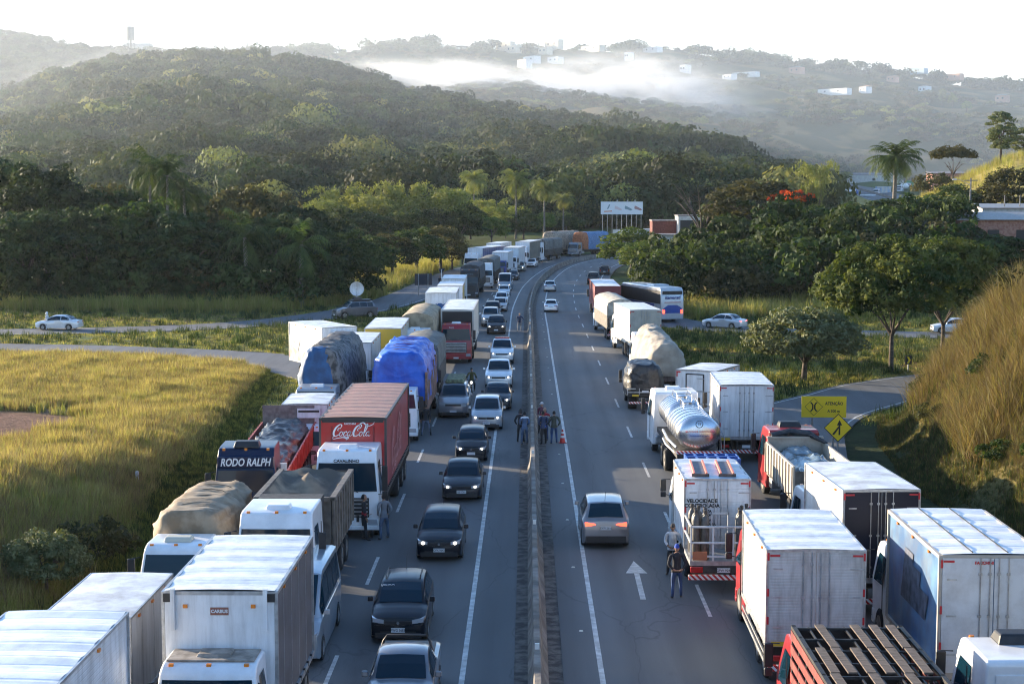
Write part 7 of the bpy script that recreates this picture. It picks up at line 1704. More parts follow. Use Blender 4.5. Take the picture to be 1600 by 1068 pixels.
for k in range(5): f = k / 4.5; mb.tube([(.8 + .3 * f, 1.5 - .9 * f, 2.8 - .8 * f), (1.0 + .28 * f, 1.5 - .9 * f, 2.68 - .75 * f)], .018, 5)
mb.build('ladder', GALV, t); mb = MB(); mb.tube([(-.9, 1.0, 1.5), (-1.15, 2.5, 1.7), (-1.2, 3.8, 1.9)], .06, 8); mb.tube([(-.95, 1.0, 1.25), (-1.2, 2.6, 1.4), (-1.2, 3.8, 1.5)], .05, 8); mb.build('hose_tube', GALV, t)
mb = MB(); mb.box(-1.05, 1.05, -.1, 0, 1.38, 1.5); mb.build('reflective_strip', STRIPE, t); mb = MB(); mb.box(-1.0, 1.0, -.05, 8.2, 1.15, 1.4); mb.build('sub_frame', CHASSIS, t)
chassis(t, 10.3, .2, 2.35, (3.6, 4.9), frontaxle=9.3); cab(t, 10.9, 2.45, 3.1, PW, 'euro', 2.4, roofm='ac')
# --- flatbed trailer with blue crates
t = thing('flatbed_trailer', 'low flatbed trailer with pale mudguards hitched behind the steel tanker', 'trailer', (7.7, 60.6, 0), R(1), None); deck(t, 6.2, 6.2, 2.3, 1.1, GALV); chassis(t, 7.2, .2, 2.3, (3.8, 5.1), z=.95)
mb = MB(); mb.box(-1.25, -1.2, .6, 3.0, 1.0, 1.18); mb.box(-1.25, -1.2, .6, 3.0, 1.26, 1.4); mb.build('side_rail', GALV, t); rear_kit(t, 0, 2.3)
BC = mat('crate_blue', (.02, .09, .34), .45, var=.2)
cm_ = MB(); cm_.box(-.2, .2, -.3, .3, 0, .06); 
for s in (-1, 1): cm_.box(s * .2 - .02, s * .2 + .02, -.3, .3, .06, .5); cm_.box(-.18, .18, s * .3 - .02, s * .3 + .02, .06, .5)
cm_.box(-.23, .23, -.33, -.27, .44, .5); cm_.box(-.23, .23, .27, .33, .44, .5); crm = cm_.mesh('crate', BC)
for r_ in range(4):
    for c_ in range(5):
        o = obj('crate', crm, None, (7.72 + (c_ - 2) * .44, 63.6 + (r_ // 2) * .72, 1.1 + .51 * (r_ % 2)), R(2)); tag(o, 'blue crate on the flatbed, %s row, %s from the car lane' % (['lower nearer', 'upper nearer', 'lower farther', 'upper farther'][r_], ORD[c_]), 'crate', 'blue crates on the flatbed')
# --- R6 small truck black tarp
t = truck_out('small_truck', 'small drop side truck with a load under glossy black sheeting', 1008, 641, 0, 0, 2.2, 0); mb = MB(); mb.box(-1.05, 1.05, 0, 3.6, .85, 1.0); mb.build('deck', BLACK, t)
mb = MB()
for z_ in (1.08, 1.3): mb.box(-1.1, 1.1, -.03, .02, z_, z_ + .06)
for x_ in (-1.08, -.36, .36, 1.08): mb.box(x_ - .02, x_ + .02, -.04, .02, .95, 1.36)
mb.build('tail_rail', GALV, t); tarp_load(t, 3.5, 3.4, 2.15, .95, 2.75, TARP_BLACK, 14, .16, squash=4); chassis(t, 5, .3, 2.0, (.9,), r=.4, z=.85, frontaxle=4.6); cab(t, 5.4, 1.95, 2.2, paint((.5, .42, .3)), 'small', 1.7)
mb = MB(); mb.box(-1.0, .7, -.06, .0, .42, .54); mb.build('underrun_bar', STRIPE, t)
for s in (-.6, .5): mb = MB(); mb.box(s - .2, s + .2, -.05, -.02, .86, .98); mb.build('number_board', mat('yellow_plate', (.6, .4, .03)), t)
mb = MB(); mb.box(-.2, .2, -.05, -.03, 1.1, 1.22); mb.build('plate', PLATE, t)
# --- R5 tan tarp
x, y = 9.0, 99.5; t = thing('tarped_truck', 'white cab truck with a domed load under pale creased canvas with faded lettering', 'truck', (x, y, 0), R(2), GOUT)
ld = tarp_load(t, 9.5, 9.5, 2.75, 1.3, 4.0, TARP_GREY, 17, .2, squash=2.3, endr=1.0, slope=3.5); mb = MB(); mb.box(-1.3, 1.3, -.05, 9.5, 1.05, 1.4); mb.build('bed', RUST, t); text('lettering', 'XSEARCH', .42, mat('faded_ink', (.12, .05, .045), .8), ld, (0, -.06, 2.2), 'back', bold=.02)
chassis(t, 11.5, .2, 2.45, (1.4, 2.7), frontaxle=11.0); rear_kit(t, 0, 2.5); cab(t, 12, 2.45, 3.3, PW, 'euro', 2.2, roofm='ac')
# --- R4 white box lit side
t = truck_out('box_truck', 'cream white box truck with a brightly sunlit side and dusty rear', 1009, 484, 4.0, 0, 2.5, R(5)); box_cargo(t, 9.0, 9.0, 2.5, 1.2, 4.0, mat('box_ivory', (.68, .64, .56), .45, dirt=.15), RIBROOF_F, end=mat('box_beige', (.5, .45, .37), .6, dirt=.4), view='rear', trim=mat('cream_frame', (.5, .48, .43))); chassis(t, 10.6, .3, 2.4, (1.6, 2.9, 4.2), frontaxle=10.2); rear_kit(t, 0, 2.5); cab(t, 11.3, 2.4, 2.9, PW, 'euro', 2.1)
# --- R3 pale canvas
t = thing('canvas_truck', 'truck with pale canvas over drop sides between the cream box and the maroon trailer', 'truck', (8.5, 139.5, 0), R(3.5), GOUT); canvas_top(t, 11, 11, 2.6, 1.3, 3.9, CANVAS_PALE, .45, None); mb = MB(); mb.box(-1.31, 1.31, 0, 11, 1.1, 2.3); mb.build('side_board', GREYBED, t); chassis(t, 12.4, .3, 2.4, (1.6, 2.9), frontaxle=12.2); rear_kit(t, 0, 2.5); cab(t, 13.2, 2.4, 2.9, PW, 'euro', 2.0)
# --- R2 maroon
t = truck_out('curtain_truck', 'plain maroon trailer with a white roof in the outgoing lane', 950, 447, 3.8, 0, 2.65, heading_at(8.5, 165) * .7); MAR = mat('maroon_end', (.19, .028, .035), .55, dirt=.25)
box_cargo(t, 14, 14, 2.65, 1.25, 3.8, MAR, ROOFW, end=MAR, view='rear', doors=False, trim=MAR, frame=.05); chassis(t, 16, .3, 2.4, (1.6, 2.9, 4.2), frontaxle=15.6); rear_kit(t, 0, 2.5, stripes=False); cab(t, 16.8, 2.4, 3.0, PW, 'euro', 2.2)
# --- bus on the side road
bx0, by0 = 13.9, 160.2; dh = R(17); bxx, byy = bx0 + 1.25 * math.cos(dh), by0 + 1.25 * math.sin(dh)
t = thing('coach', 'silver and blue coach climbing away on the side road', 'bus', (bxx, byy, -.02), dh); Lb = 12.2; hb = 3.65
mb = MB(); P = [(-.0, .35), (-.05, 1.2), (.02, 2.6), (.18, 3.35), (.45, hb - .02), (1.0, hb), (Lb - .8, hb), (Lb - .25, hb - .25), (Lb - .02, 2.6), (Lb + .05, 1.2), (Lb, .35)]
mb.poly_x(P, -1.25, 1.25); body = mb.build('body', paint((.55, .56, .58), .3, .3), t, bev=.09, smooth=35, fixn=True)
for s in (-1, 1):
    mb = MB(); mb.box(s * 1.255 - .01, s * 1.255 + .01, .3, Lb - .3, 1.95, 3.3); mb.build('window_band', BLACK, body); mb = MB(); mb.box(s * 1.257 - .008, s * 1.257 + .008, 2.0, Lb - .1, .5, 1.9); mb.build('side_graphic', paint((.02, .07, .3)), body)
    for yy in (2.4, Lb - 2.6): add_wheel(t, s * 1.1, yy, .5, .3, 'rear')
    mb = MB(); mb.box(s * 1.0 - .12, s * 1.0 + .12, -.1, -.04, 1.0, 1.35); mb.build('taillight', TAIL_ON, body)
mb = MB(); mb.box(-1.1, 1.1, -.02, .1, 2.95, 3.3); mb.build('rear_band', BLACK, body, bev=.03); mb = MB(); mb.add([(-1.05, -.062, 1.0), (1.05, -.062, 1.0), (1.05, -.066, 1.5), (.5, -.06, 1.85), (-.5, -.06, 1.85), (-1.05, -.066, 1.5)], [(0, 1, 2, 3, 4, 5)]); mb.build('rear_graphic', paint((.02, .07, .3)), body)
text('lettering', 'Itamarati', .48, PBLUE, body, (0, -.04, 2.62), 'back', bold=.01, shear=.2); mb = MB(); mb.box(-.9, .9, -.07, -.0, 2.1, 2.16); mb.build('brake_strip', TAIL, body)
mb = MB(); mb.box(-.9, .9, 3, 5.2, hb, hb + .18, tx=.1, ty=.15); mb.build('roof_unit', paint((.5, .52, .55)), body, bev=.05)

# ------------------------------------------------------------------ cars facing the camera
GC = 'cars queued facing the camera'; GA = 'cars driving away'
def car_in(label, kind, col, px, py, name='car', cat='car', **k):
    x, y = W(px, py); h = heading_at(x, y); return make_car(name, label, cat, kind, col, x, y, PI + h, GC, **k)
DKB = (.007, .011, .018); DKG = (.026, .03, .038); SIL = (.36, .37, .39); WH = (.72, .73, .74)
x, y = W(634, 1000, 1.52); make_car('pickup', 'small silver grey pickup with roll bar at the bottom of the frame', 'pickup', 'smallpick', (.16, .17, .19), x, y - 2.6, PI, GC, lights='off', extras=('bars',))
car_in('black hatchback with roof rails and a for sale note on its windscreen', 'hatch', DKB, 622, 1007, lights='off', plate='PWG 3683', extras=('rails', 'aerial'))
vd = bpy.data.objects[[o.name for o in bpy.data.objects if o.get('label', '').startswith('black hatchback with roof rails')][0]]
text('windscreen_note', 'VENDO', .12, PLATE, vd, (.42, -1.52, 1.36), 'front', bold=.004)
car_in('glossy black compact hatchback with round badge and plate in the middle of the queue', 'hatch', DKB, 686, 878, plate='OPX 9643', extras=('aerial',), lights='on')
car_in('dark grey sedan with both headlights lit behind the black hatchback', 'sedan', DKG, 721, 784, plate='HJF 1261')
car_in('boxy black small hatchback with headlights lit', 'small', DKB, 736, 722)
car_in('silver crossover with a wide dark grille and lit fog lamps', 'suv', SIL, 760, 673, plate='HIJ 9513')
car_in('silver and black pickup with a loaded roof in the left lane', 'bigsuv', (.24, .25, .27), 708, 654, 'pickup', 'pickup', extras=('roofload',), lights='off')
car_in('dark hatchback half hidden behind the silver crossover', 'sedan', DKG, 777, 641)
car_in('white double cab pickup with lit headlights', 'pickup', WH, 779, 608, 'pickup', 'pickup')
car_in('white pickup with a light bar following the white double cab', 'pickup', WH, 784, 569, 'pickup', 'pickup', extras=('sirenbar',))
car_in('black compact sport utility with lit headlights', 'suv', DKB, 775, 522.5)
car_in('silver sport utility at the shoulder of the black one', 'bigsuv', (.4, .4, .4), 766, 511)
car_in('dark green van like sport utility behind the silver one', 'bigsuv', DKG, 769, 500, lights='off')
car_in('silver hatchback close to the edge line', 'hatch', SIL, 781, 487, lights='off')
car_in('white hatchback in the middle distance of the queue', 'hatch', WH, 783, 477, lights='off')
car_in('small white car directly below the silver high roof van', 'small', WH, 787, 464, lights='off')
car_in('silver high roof van in the middle distance with lit headlights', 'van', SIL, 788, 455, 'van', 'van')
car_in('dark car tucked behind the silver high roof van', 'sedan', DKG, 801, 440, lights='off')
car_in('grey estate car with lit headlights before the bend', 'suv', (.22, .23, .2), 811, 429)
car_in('white hatchback beside the grey estate before the bend', 'hatch', WH, 829, 424, lights='off')
car_in('white passenger van rounding the bend', 'van', WH, 870, 409, 'van', 'van')
car_in('dark sedan rounding the bend behind the white van', 'sedan', DKG, 905, 404)
car_in('dark car with lit headlights closest to the bright green tree', 'sedan', DKB, 936, 401)
mc = W(737, 616); motorcycle('black motorcycle with its headlight lit between the lanes', mc[0], mc[1], PI)
person('helmeted rider in dark jacket with yellow vest on the black motorcycle', mc[0], mc[1] + .15, PI, 'ride', mat('vest_olive', (.1, .09, .03), .8), TROUS, ride=True, cap=(BLACK, False), lean=.06)
def car_out(label, kind, col, px, py, name='car', cat='car', **k):
    x, y = W(px, py); h = heading_at(x, y); return make_car(name, label, cat, kind, col, x, y, h, GA, rearview=True, at='rear', **k)
car_out('grey crossover with lit red taillights driving away in the inner lane', 'suv', (.2, .2, .215), 946.5, 858, lights='brake', plate='PXW 2616', extras=('aerial',))
car_out('old white sedan driving away in the middle distance', 'old', WH, 861, 488)
car_out('silver sedan driving away ahead of the old white one', 'sedan', SIL, 859, 456.5)
car_out('black pickup driving away beside the maroon trailer', 'pickup', DKB, 927, 446.5, 'pickup', 'pickup')
car_out('dark hatchback ahead of the black pickup', 'hatch', DKG, 944, 433)
# cars on the side roads
x, y = 21.4, 152.6; make_car('car', 'silver sedan on the side road behind the coach with brake lights lit', 'car', 'sedan', (.5, .52, .55), x, y, R(52), None, lights='brake', at='rear', rearview=True)
x, y = W(1487, 523); make_car('car', 'white car half hidden by the crest of the grassy hill', 'car', 'sedan', WH, x + 3.0, y + 2, R(86), None, lights='off', at='rear')
x, y = W(60, 514); make_car('car', 'white sedan standing on the far left side road', 'car', 'sedan', WH, x, y, R(84), None, lights='off')
x, y = W(520, 499); sv = make_car('car', 'silver sport utility carrying a white satellite dish', 'car', 'bigsuv', (.14, .15, .17), x, y + 1.2, R(118), None, lights='off', extras=('rack',))
d = thing('satellite_dish', 'round white satellite dish raised on the silver vehicle roof', 'satellite dish', (x + 2.6 * math.sin(R(62)), y + 2.6, 1.98), R(0))
mb = MB(); mb.tube([(0, 0, 0), (0, 0, .55)], .05, 8); mb.box(-.3, .3, -.3, .3, -.02, .06); mb.build('mast', GALV, d)
mb = MB(); rows = []
for k in range(8):
    f = k / 7; rows.append([(.78 * f * math.cos(2 * PI * q / 24) + .0, -.05 - .2 * (1 - f * f) * -1 + .1 - .2 * f * 0 + (.22 * (1 - f * f)), 1.15 + .78 * f * math.sin(2 * PI * q / 24)) for q in range(24)] if f > 0 else [(.001 * math.cos(q), .3, 1.15 + .001 * math.sin(q)) for q in range(24)])
mb.loft(rows, caps=False); mb.build('reflector', SMOOTHW, d, smooth=80); mb = MB(); mb.tube([(0, .25, .5), (0, -.35, .75), (0, -.5, 1.1)], .02, 6); mb.box(-.06, .06, -.56, -.46, 1.05, 1.17); mb.build('feed_arm', GALV, d)

# ------------------------------------------------------------------ people
JK = cloth((.03, .045, .09)); JD = cloth((.018, .018, .022)); JG = cloth((.055, .06, .045)); JGREY = cloth((.16, .17, .19)); JLIGHT = cloth((.42, .42, .44)); JRED = cloth((.3, .02, .03)); JSL = cloth((.08, .12, .2)); WHC = cloth((.6, .62, .64)); GREEN = cloth((.03, .08, .07))
G1 = 'people standing by the median barrier'
def P_(px, py): return W(px, py)
x, y = P_(813, 691); person('person in a dark hooded jacket standing on the left of the barrier', x, y, R(-20), 'pockets', JD, TROUS, hood=True, group=G1)
x, y = P_(816, 692); person('person in a slate blue jacket with a white collar left of the barrier', x + .12, y - .5, R(10), 'front', JSL, JEANS2, group=G1, zones=([WHC], [(1.4, 1.5)]))
x, y = P_(839, 694); person('person in a navy jacket with a white sleeve stripe leaning over the barrier', x + .35, y, R(25), 'front', JK, TROUS, group=G1, bulk=1.1, lean=.08, zones=([cloth((.02, .08, .4))], [(.88, .96)]))
x, y = P_(848, 690); person('person in a red white and black jersey facing the group', x + .12, y + .5, R(160), 'pockets', JD, JEANS, group=G1, bulk=1.1, zones=([JRED, WHC], [(1.33, 1.5), (1.22, 1.33)]), cap=(cloth((.3, .2, .15)), False))
x, y = P_(847, 680); person('person in a maroon top and pale cap at the back of the group', x, y + .6, R(150), 'front', cloth((.1, .03, .05)), TROUS, group=G1, cap=(JLIGHT, True))
x, y = P_(865.5, 693); person('person in an olive jacket and blue jeans seen from behind next to the cone', x, y, R(8), 'pockets', JG, JEANS, group=G1, bulk=1.08)
x, y = P_(812, 517); person('person in a bulky blue jacket alone by the far barrier', x, y, R(170), 'pockets', JK, cloth((.2, .21, .22)), bulk=1.15)
x, y = P_(1057, 934); person('person in a black jacket and jeans standing with hands clasped behind', x, y, R(5), 'behind', JD, JEANS, cap=(cloth((.02, .06, .3)), False), bulk=1.08)
x, y = P_(1055, 905); person('person in a pale grey hoodie and black knit cap facing the road', x - .02, y + .75, R(165), 'front', JLIGHT, TROUS, cap=(JD, False), skin=1, bulk=1.08)
GL = 'people standing beside the open tipper'
x, y = (-6.15, 57.3); person('person in a black jacket with red trim nearest the tipper wheels', x, y, R(-75), 'down', JD, TROUS, group=GL, zones=([JRED], [(1.0, 1.08)]))
x, y = (-5.4, 57.4); person('person in a grey hooded jacket and pale jeans seen from behind', x, y, R(35), 'pockets', JGREY, JEANS2, group=GL, stance=.2)
x, y = (-5.75, 57.75); person('person in a dark green jacket behind the other two', x - .3, y - .1, R(200), 'front', GREEN, TROUS, group=GL)
x, y = P_(665, 681); person('person in a dark jacket and jeans walking beside the blue loaded truck', x, y, R(5), 'down', JD, JEANS2, stance=.3)
x, y = P_(931, 487); person('person in dark clothes standing at the rear of the maroon trailer', x, y, R(80), 'pockets', JD, TROUS)
x, y = P_(927, 484); person('second person in dark clothes further along the maroon trailer', x, y + 1.2, R(150), 'front', JD, TROUS)
x, y = P_(74, 515); person('person in a white hooded top walking past the white sedan', x, y, R(80), 'front', WHC, JEANS2, hood=True, stance=.4, z=roadz(y))
x, y = P_(699, 410); person('person in dark clothes at the end of the dirt verge', -12.6, 222, R(150), 'pockets', JD, TROUS, z=gz(-12.6, 222))
# ------------------------------------------------------------------ signs, cone, posts
YEL = mat('sign_yellow', (.9, .62, .02), .4); BACK = mat('sign_back', (.02, .025, .04), .6)
def post(parent, x, y, h, r=.045, m=None): mb = MB(); mb.tube([(x, y, -.4), (x, y, h)], r, 8); return mb.build('post', m or GALV, parent)
x, y = 15.35, 79.5; s = thing('warning_sign', 'large yellow board warning of a narrowing three hundred metres ahead', 'road sign', (x, y, gz(x, y)), R(-3)); z_ = 2.1 - gz(x, y)
mb = MB(); mb.box(-1.15, 1.15, -.02, .0, z_ - .55, z_ + .55); pn = mb.build('panel', YEL, s, bev=.005)
for q in (-.6, .5): post(s, q, .04, z_ + .5, .05)
def flat(name, pts, m, parent, yy=-.024): mb = MB(); mb.add([(a, yy, b) for a, b in pts], [tuple(range(len(pts)))]); return mb.build(name, m, parent)
def frame4(name, cx, cz, hd, t, m, parent, yy=-.024):
    mb = MB(); o = [(cx - hd, cz), (cx, cz - hd), (cx + hd, cz), (cx, cz + hd)]; h2 = hd - t; i_ = [(cx - h2, cz), (cx, cz - h2), (cx + h2, cz), (cx, cz + h2)]
    mb.add([(a, yy, b) for a, b in o + i_], [(k, (k + 1) % 4, 4 + (k + 1) % 4, 4 + k) for k in range(4)]); return mb.build(name, m, parent)
frame4('diamond_outline', -.52, z_, .47, .03, INK, pn)
for sx in (-1, 1):     # the narrowing symbol: two bent bars
    c = -.52; flat('narrowing_symbol', [(c + sx * .2, z_ + .24), (c + sx * .09, z_ + .1), (c + sx * .09, z_ - .1), (c + sx * .2, z_ - .24), (c + sx * .11, z_ - .24), (c + sx * .015, z_ - .11), (c + sx * .015, z_ + .11), (c + sx * .11, z_ + .24)][::sx], INK, pn)
text('lettering', 'ATENÇÃO', .22, INK, pn, (.52, -.024, z_ + .17), 'back', bold=.006, width=.88); text('lettering', 'A 300 m', .2, INK, pn, (.5, -.024, z_ - .22), 'back', bold=.005, width=.9)
x, y = 14.75, 72.8; s = thing('merge_sign', 'yellow diamond sign with a merging arrow beside the red cab', 'road sign', (x, y, gz(x, y)), 0); z_ = 2.0 - gz(x, y)
def dia(hd, yy0, yy1, m, nm): mb = MB(); mb.poly_y([(-hd, z_), (0, z_ - hd), (hd, z_), (0, z_ + hd)], yy0, yy1); return mb.build(nm, m, s, fixn=True)
dia(.68, -.012, .0, INK, 'border'); pn = dia(.63, -.02, -.011, YEL, 'panel'); post(s, 0, .04, z_ + .4)
flat('merge_arrow', [(.02, z_ - .34), (.1, z_ - .34), (.1, z_ + .12), (.19, z_ + .12), (.06, z_ + .38), (-.07, z_ + .12), (.02, z_ + .12)], INK, pn)
flat('merge_arrow', [(-.28, z_ - .3), (-.19, z_ - .34), (.03, z_ - .02), (.03, z_ + .1)], INK, pn, -.026)
x, y = W(1419, 580); s = thing('chevron_sign', 'small black sign with a yellow chevron pointing along the exit curve', 'road sign', (x, y, gz(x, y)), 0); post(s, 0, .02, .9, .04)
mb = MB(); mb.box(-.25, .25, -.02, 0, .6, 1.25); pn = mb.build('panel', INK, s); flat('chevron', [(-.12, .68), (.03, .68), (.17, .925), (.03, 1.17), (-.12, 1.17), (.01, .925)], YEL, pn)
x, y = W(665, 445); y = 205; x = -13.8; s = thing('road_sign', 'large dark sign back on two posts beyond the exit lane', 'road sign', (x, y, gz(x, y)), R(4)); mb = MB(); mb.box(-1.15, 1.15, 0, .04, 1.5, 3.0); mb.build('panel', BACK, s)
for q in (-.65, .6): post(s, q, -.05, 3.0, .06)
x, y = -12.5, 225; s = thing('yield_sign', 'triangular sign back on a pale post at the verge end', 'road sign', (x, y, gz(x, y)), 0); post(s, 0, 0, 2.6, .07, SMOOTHW); mb = MB(); mb.poly_y([(-.5, 2.7), (.5, 2.7), (0, 1.9)], -.03, -.01); mb.build('panel', BACK, s, fixn=True)
x, y = W(878.8, 691.5); s = thing('traffic_cone', 'red and white traffic cone standing on the edge line', 'traffic cone', (x, y, 0), R(12)); mb = MB(); mb.box(-.19, .19, -.19, .19, 0, .04); mb.build('base', mat('cone_base', (.3, .02, .02), .5), s, bev=.01)
CR = mat('cone_red', (.55, .03, .02), .45); CW = mat('cone_white', (.7, .68, .66), .45)
for (a, b, m_) in ((.04, .28, CR), (.28, .4, CW), (.4, .5, CR), (.5, .6, CW), (.6, .72, CR)):
    f = lambda q: lerp(.15, .035, (q - .04) / .68); mb = MB(); mb.lathe([(f(a), a), (f(b), b)], 16); mb.build('cone_band', m_, s, smooth=50)
# kilometre post on the left bank
x, y = W(215, 779, .2); s = MB(); s.box(-.07, .07, -.05, .05, -.3, .62, tx=.005); o = s.build('marker_post', mat('post_white', (.6, .6, .58), .7, dirt=.4), None, (x, y, gz(x, y)), bev=.02); tag(o, 'short white concrete marker post at the foot of the left bank', 'post')
# billboard
X0, Y0 = WY(941, 325, 372)[0], 372; X1 = WY(1003, 325, 365)[0]
s = thing('billboard', 'wide white billboard with faint shoe pictures standing beyond the bend', 'billboard', ((X0 + X1) / 2, 369, gz((X0 + X1) / 2, 369)), R(-9)); gzb = s.location.z; zc = WY(970, 325, 369)[2] - gzb; wd = 10.0; hh = 1.5
mb = MB(); mb.box(-wd / 2, wd / 2, -.05, .05, zc - hh, zc + hh); pn = mb.build('panel', mat('billboard_white', (.66, .7, .74), .5), s)
for q in range(9): mb = MB(); mb.tube([(-wd / 2 + .4 + q * (wd - .8) / 8, .1, -.5), (-wd / 2 + .4 + q * (wd - .8) / 8, .1, zc + hh * .6)], .05, 6); mb.build('post', GALV, s)
def shoe(cx, m, f=1.): flat('shoe_picture', [(cx + a * f, zc + b) for a, b in [(-.9, .1), (-.8, .55), (-.45, .45), (.1, .15), (.7, -.15), (.95, -.45), (.5, -.6), (-.2, -.35), (-.85, -.2)]], m, pn, -.06)
shoe(-.8, mat('print_pale', (.6, .5, .52), .6)); shoe(1.6, mat('print_slate', (.2, .28, .32), .6)); shoe(3.9, mat('print_red', (.35, .2, .2), .6))
flat('emblem', [(-3.6, zc - .35), (-3.0, zc + .9), (-2.75, zc + .8), (-3.1, zc - .1)], mat('print_slate', (.2, .28, .32)), pn, -.06); flat('emblem_word', [(-4.2, zc - .95), (-2.3, zc - .85), (-2.3, zc - .6), (-4.2, zc - .7)], mat('print_orange', (.6, .25, .15), .6), pn, -.06)
for q in (-1, 1.4, 3.2): mb = MB(); mb.tube([(q, 0, zc + hh), (q, -.5, zc + hh + .3)], .04, 5); mb.box(q - .2, q + .2, -.7, -.45, zc + hh + .2, zc + hh + .4); mb.build('lamp', GALV, s)
# ------------------------------------------------------------------ buildings
BRICK = mat('hollow_brick', (.3, .13, .09), .9, col2=(.42, .22, .16), scale=3.5, bump=.4, bscale=8, dirt=.2); PLAS = mat('plaster', (.5, .5, .48), .85, var=.12, scale=2, dirt=.3); TILE = mat('roof_sheet', (.22, .2, .19), .8, var=.25, scale=2, dirt=.4); DARKO = mat('opening_dark', (.012, .012, .014), .5)
CORR = ribbed_mat('corrugated_sheet', (.23, .21, .2), 0, 3.2, .9, .8, .5)
def house(name, label, x, y, wd, dp, h, wall, roof, rz=0., pitch=.25, wins=((-.3, .5),), z=None, group=None, cat='house', flatroof=False, oh=.25):
    z = gz(x, y) if z is None else z; t = thing(name, label, cat, (x, y, z), rz, group); mb = MB(); mb.box(-wd / 2, wd / 2, -dp / 2, dp / 2, -2.0, h); mb.build('wall', wall, t)
    mb = MB()
    if flatroof: mb.box(-wd / 2 - .1, wd / 2 + .1, -dp / 2 - .1, dp / 2 + .1, h, h + .22)
    else: mb.add([(-wd / 2 - oh, -dp / 2 - oh, h + .02), (wd / 2 + oh, -dp / 2 - oh, h + .02), (wd / 2 + oh, dp / 2 + oh, h + pitch * dp), (-wd / 2 - oh, dp / 2 + oh, h + pitch * dp), (-wd / 2 - oh, -dp / 2 - oh, h - .1), (wd / 2 + oh, -dp / 2 - oh, h - .1), (wd / 2 + oh, dp / 2 + oh, h + pitch * dp - .12), (-wd / 2 - oh, dp / 2 + oh, h + pitch * dp - .12)], [(0, 1, 2, 3), (7, 6, 5, 4), (0, 4, 5, 1), (1, 5, 6, 2), (2, 6, 7, 3), (3, 7, 4, 0)])
    mb.build('roof', roof, t)
    for (u, v) in wins:
        mb = MB(); cx, cz = u * wd, v * h; s_ = .09 * h if h > 3 else .3; mb.box(cx - s_ * 1.6, cx + s_ * 1.6, -dp / 2 - .03, -dp / 2 + .02, cz - s_ * 1.4, cz + s_ * 1.4); w_ = mb.build('window', DARKO, t)
        mb = MB(); mb.box(cx - s_ * 1.8, cx + s_ * 1.8, -dp / 2 - .08, -dp / 2 - .0, cz - s_ * 1.6, cz - s_ * 1.4); mb.build('sill', PLAS, w_)
    return t
def hx(px, py, Y): return WY(px, py, Y)
Y = 205; x0, x1 = hx(1500, 330, Y)[0], hx(1640, 330, Y)[0]; zt = hx(1550, 337, Y)[2]; zg = gz((x0 + x1) / 2, Y)
house('brick_house', 'unplastered brick house under a corrugated sheet roof behind the grassy hill', (x0 + x1) / 2, Y + 3, x1 - x0, 6, zt - zg - .5, BRICK, CORR, wins=((-.12, .62), (.2, .62)), z=zg, pitch=.16, oh=.45)
Y = 216; x0, x1 = hx(1535, 330, Y)[0], hx(1650, 330, Y)[0]; zt = hx(1550, 327, Y)[2]; house('rendered_house', 'pale rendered house top rising behind the corrugated roof', (x0 + x1) / 2, Y + 3, x1 - x0, 6, zt - gz((x0 + x1) / 2, Y) - .2, PLAS, CORR, wins=(), pitch=.1)
Y = 207; x0, x1 = hx(1405, 350, Y)[0], hx(1497, 350, Y)[0]; zt = hx(1450, 347, Y)[2]; zg = gz((x0 + x1) / 2, Y)
w_ = thing('brick_wall', 'long bare brick wall with a dark tiled coping left of the brick house', 'wall', ((x0 + x1) / 2, Y, zg), 0); mb = MB(); mb.box(-(x1 - x0) / 2, (x1 - x0) / 2, -.1, .1, -2, zt - zg); mb.build('brickwork', BRICK, w_); mb = MB(); mb.box(-(x1 - x0) / 2 - .1, (x1 - x0) / 2 + .1, -.25, .25, zt - zg, zt - zg + .1); mb.build('coping', TILE, w_)
for q in range(4): mb = MB(); xx = -(x1 - x0) / 2 + .2 + q * (x1 - x0 - .4) / 3; mb.box(xx - .15, xx + .15, -.16, -.1, -2, zt - zg); mb.build('pier', CONC, w_)
# left of the bare tree: white walled shed and rusty container block
Y = 262; xc = hx(1052, 370, Y)[0]; z0 = gz(xc, Y); house('white_shed', 'stained white walled shed with a dark doorway behind the bend', xc, Y, 5.2, 5, hx(1050, 366, Y)[2] - z0, mat('stained_white', (.5, .49, .46), .85, var=.2, dirt=.5), TILE, z=z0, wins=((-.18, .45),), pitch=.02)
Y = 275; xc = hx(1042, 352, Y)[0]; z0 = gz(xc, Y); house('rust_red_building', 'low rust red building just above the white walled shed', xc, Y, 5.6, 6, hx(1042, 345, Y)[2] - z0, mat('rust_red', (.15, .045, .035), .85, var=.25, bump=.3), TILE, z=z0, wins=(), flatroof=True)
Y = 268; xc = hx(1090, 355, Y)[0]; z0 = gz(xc, Y); house('white_building', 'pale flat fronted building behind the leafless tree', xc, Y + 4, 6.5, 6, hx(1090, 338, Y)[2] - z0, PLAS, TILE, z=z0, wins=((-.25, .8), (.2, .8)), flatroof=True)
# blue water tank on the slope
x, y = hx(1386, 338, 212)[0], 212; z0 = gz(x, y); zt = hx(1386, 341, 212)[2]; t = thing('water_tank', 'round blue water tank poking above the dark trees', 'water tank', (x, y, z0)); mb = MB(); mb.lathe([(.6, zt - z0 - .1), (.85, zt - z0 + .75), (.9, zt - z0 + .8), (.5, zt - z0 + 1.05), (.1, zt - z0 + 1.1)], 18); mb.build('tank', mat('tank_blue', (.02, .11, .4), .4), t, smooth=40); mb = MB()
for a, b in ((-.5, -.5), (.5, -.5), (.5, .5), (-.5, .5)): mb.box(a - .08, a + .08, b - .08, b + .08, -.5, zt - z0 - .1)
mb.build('stand', CONC, t)
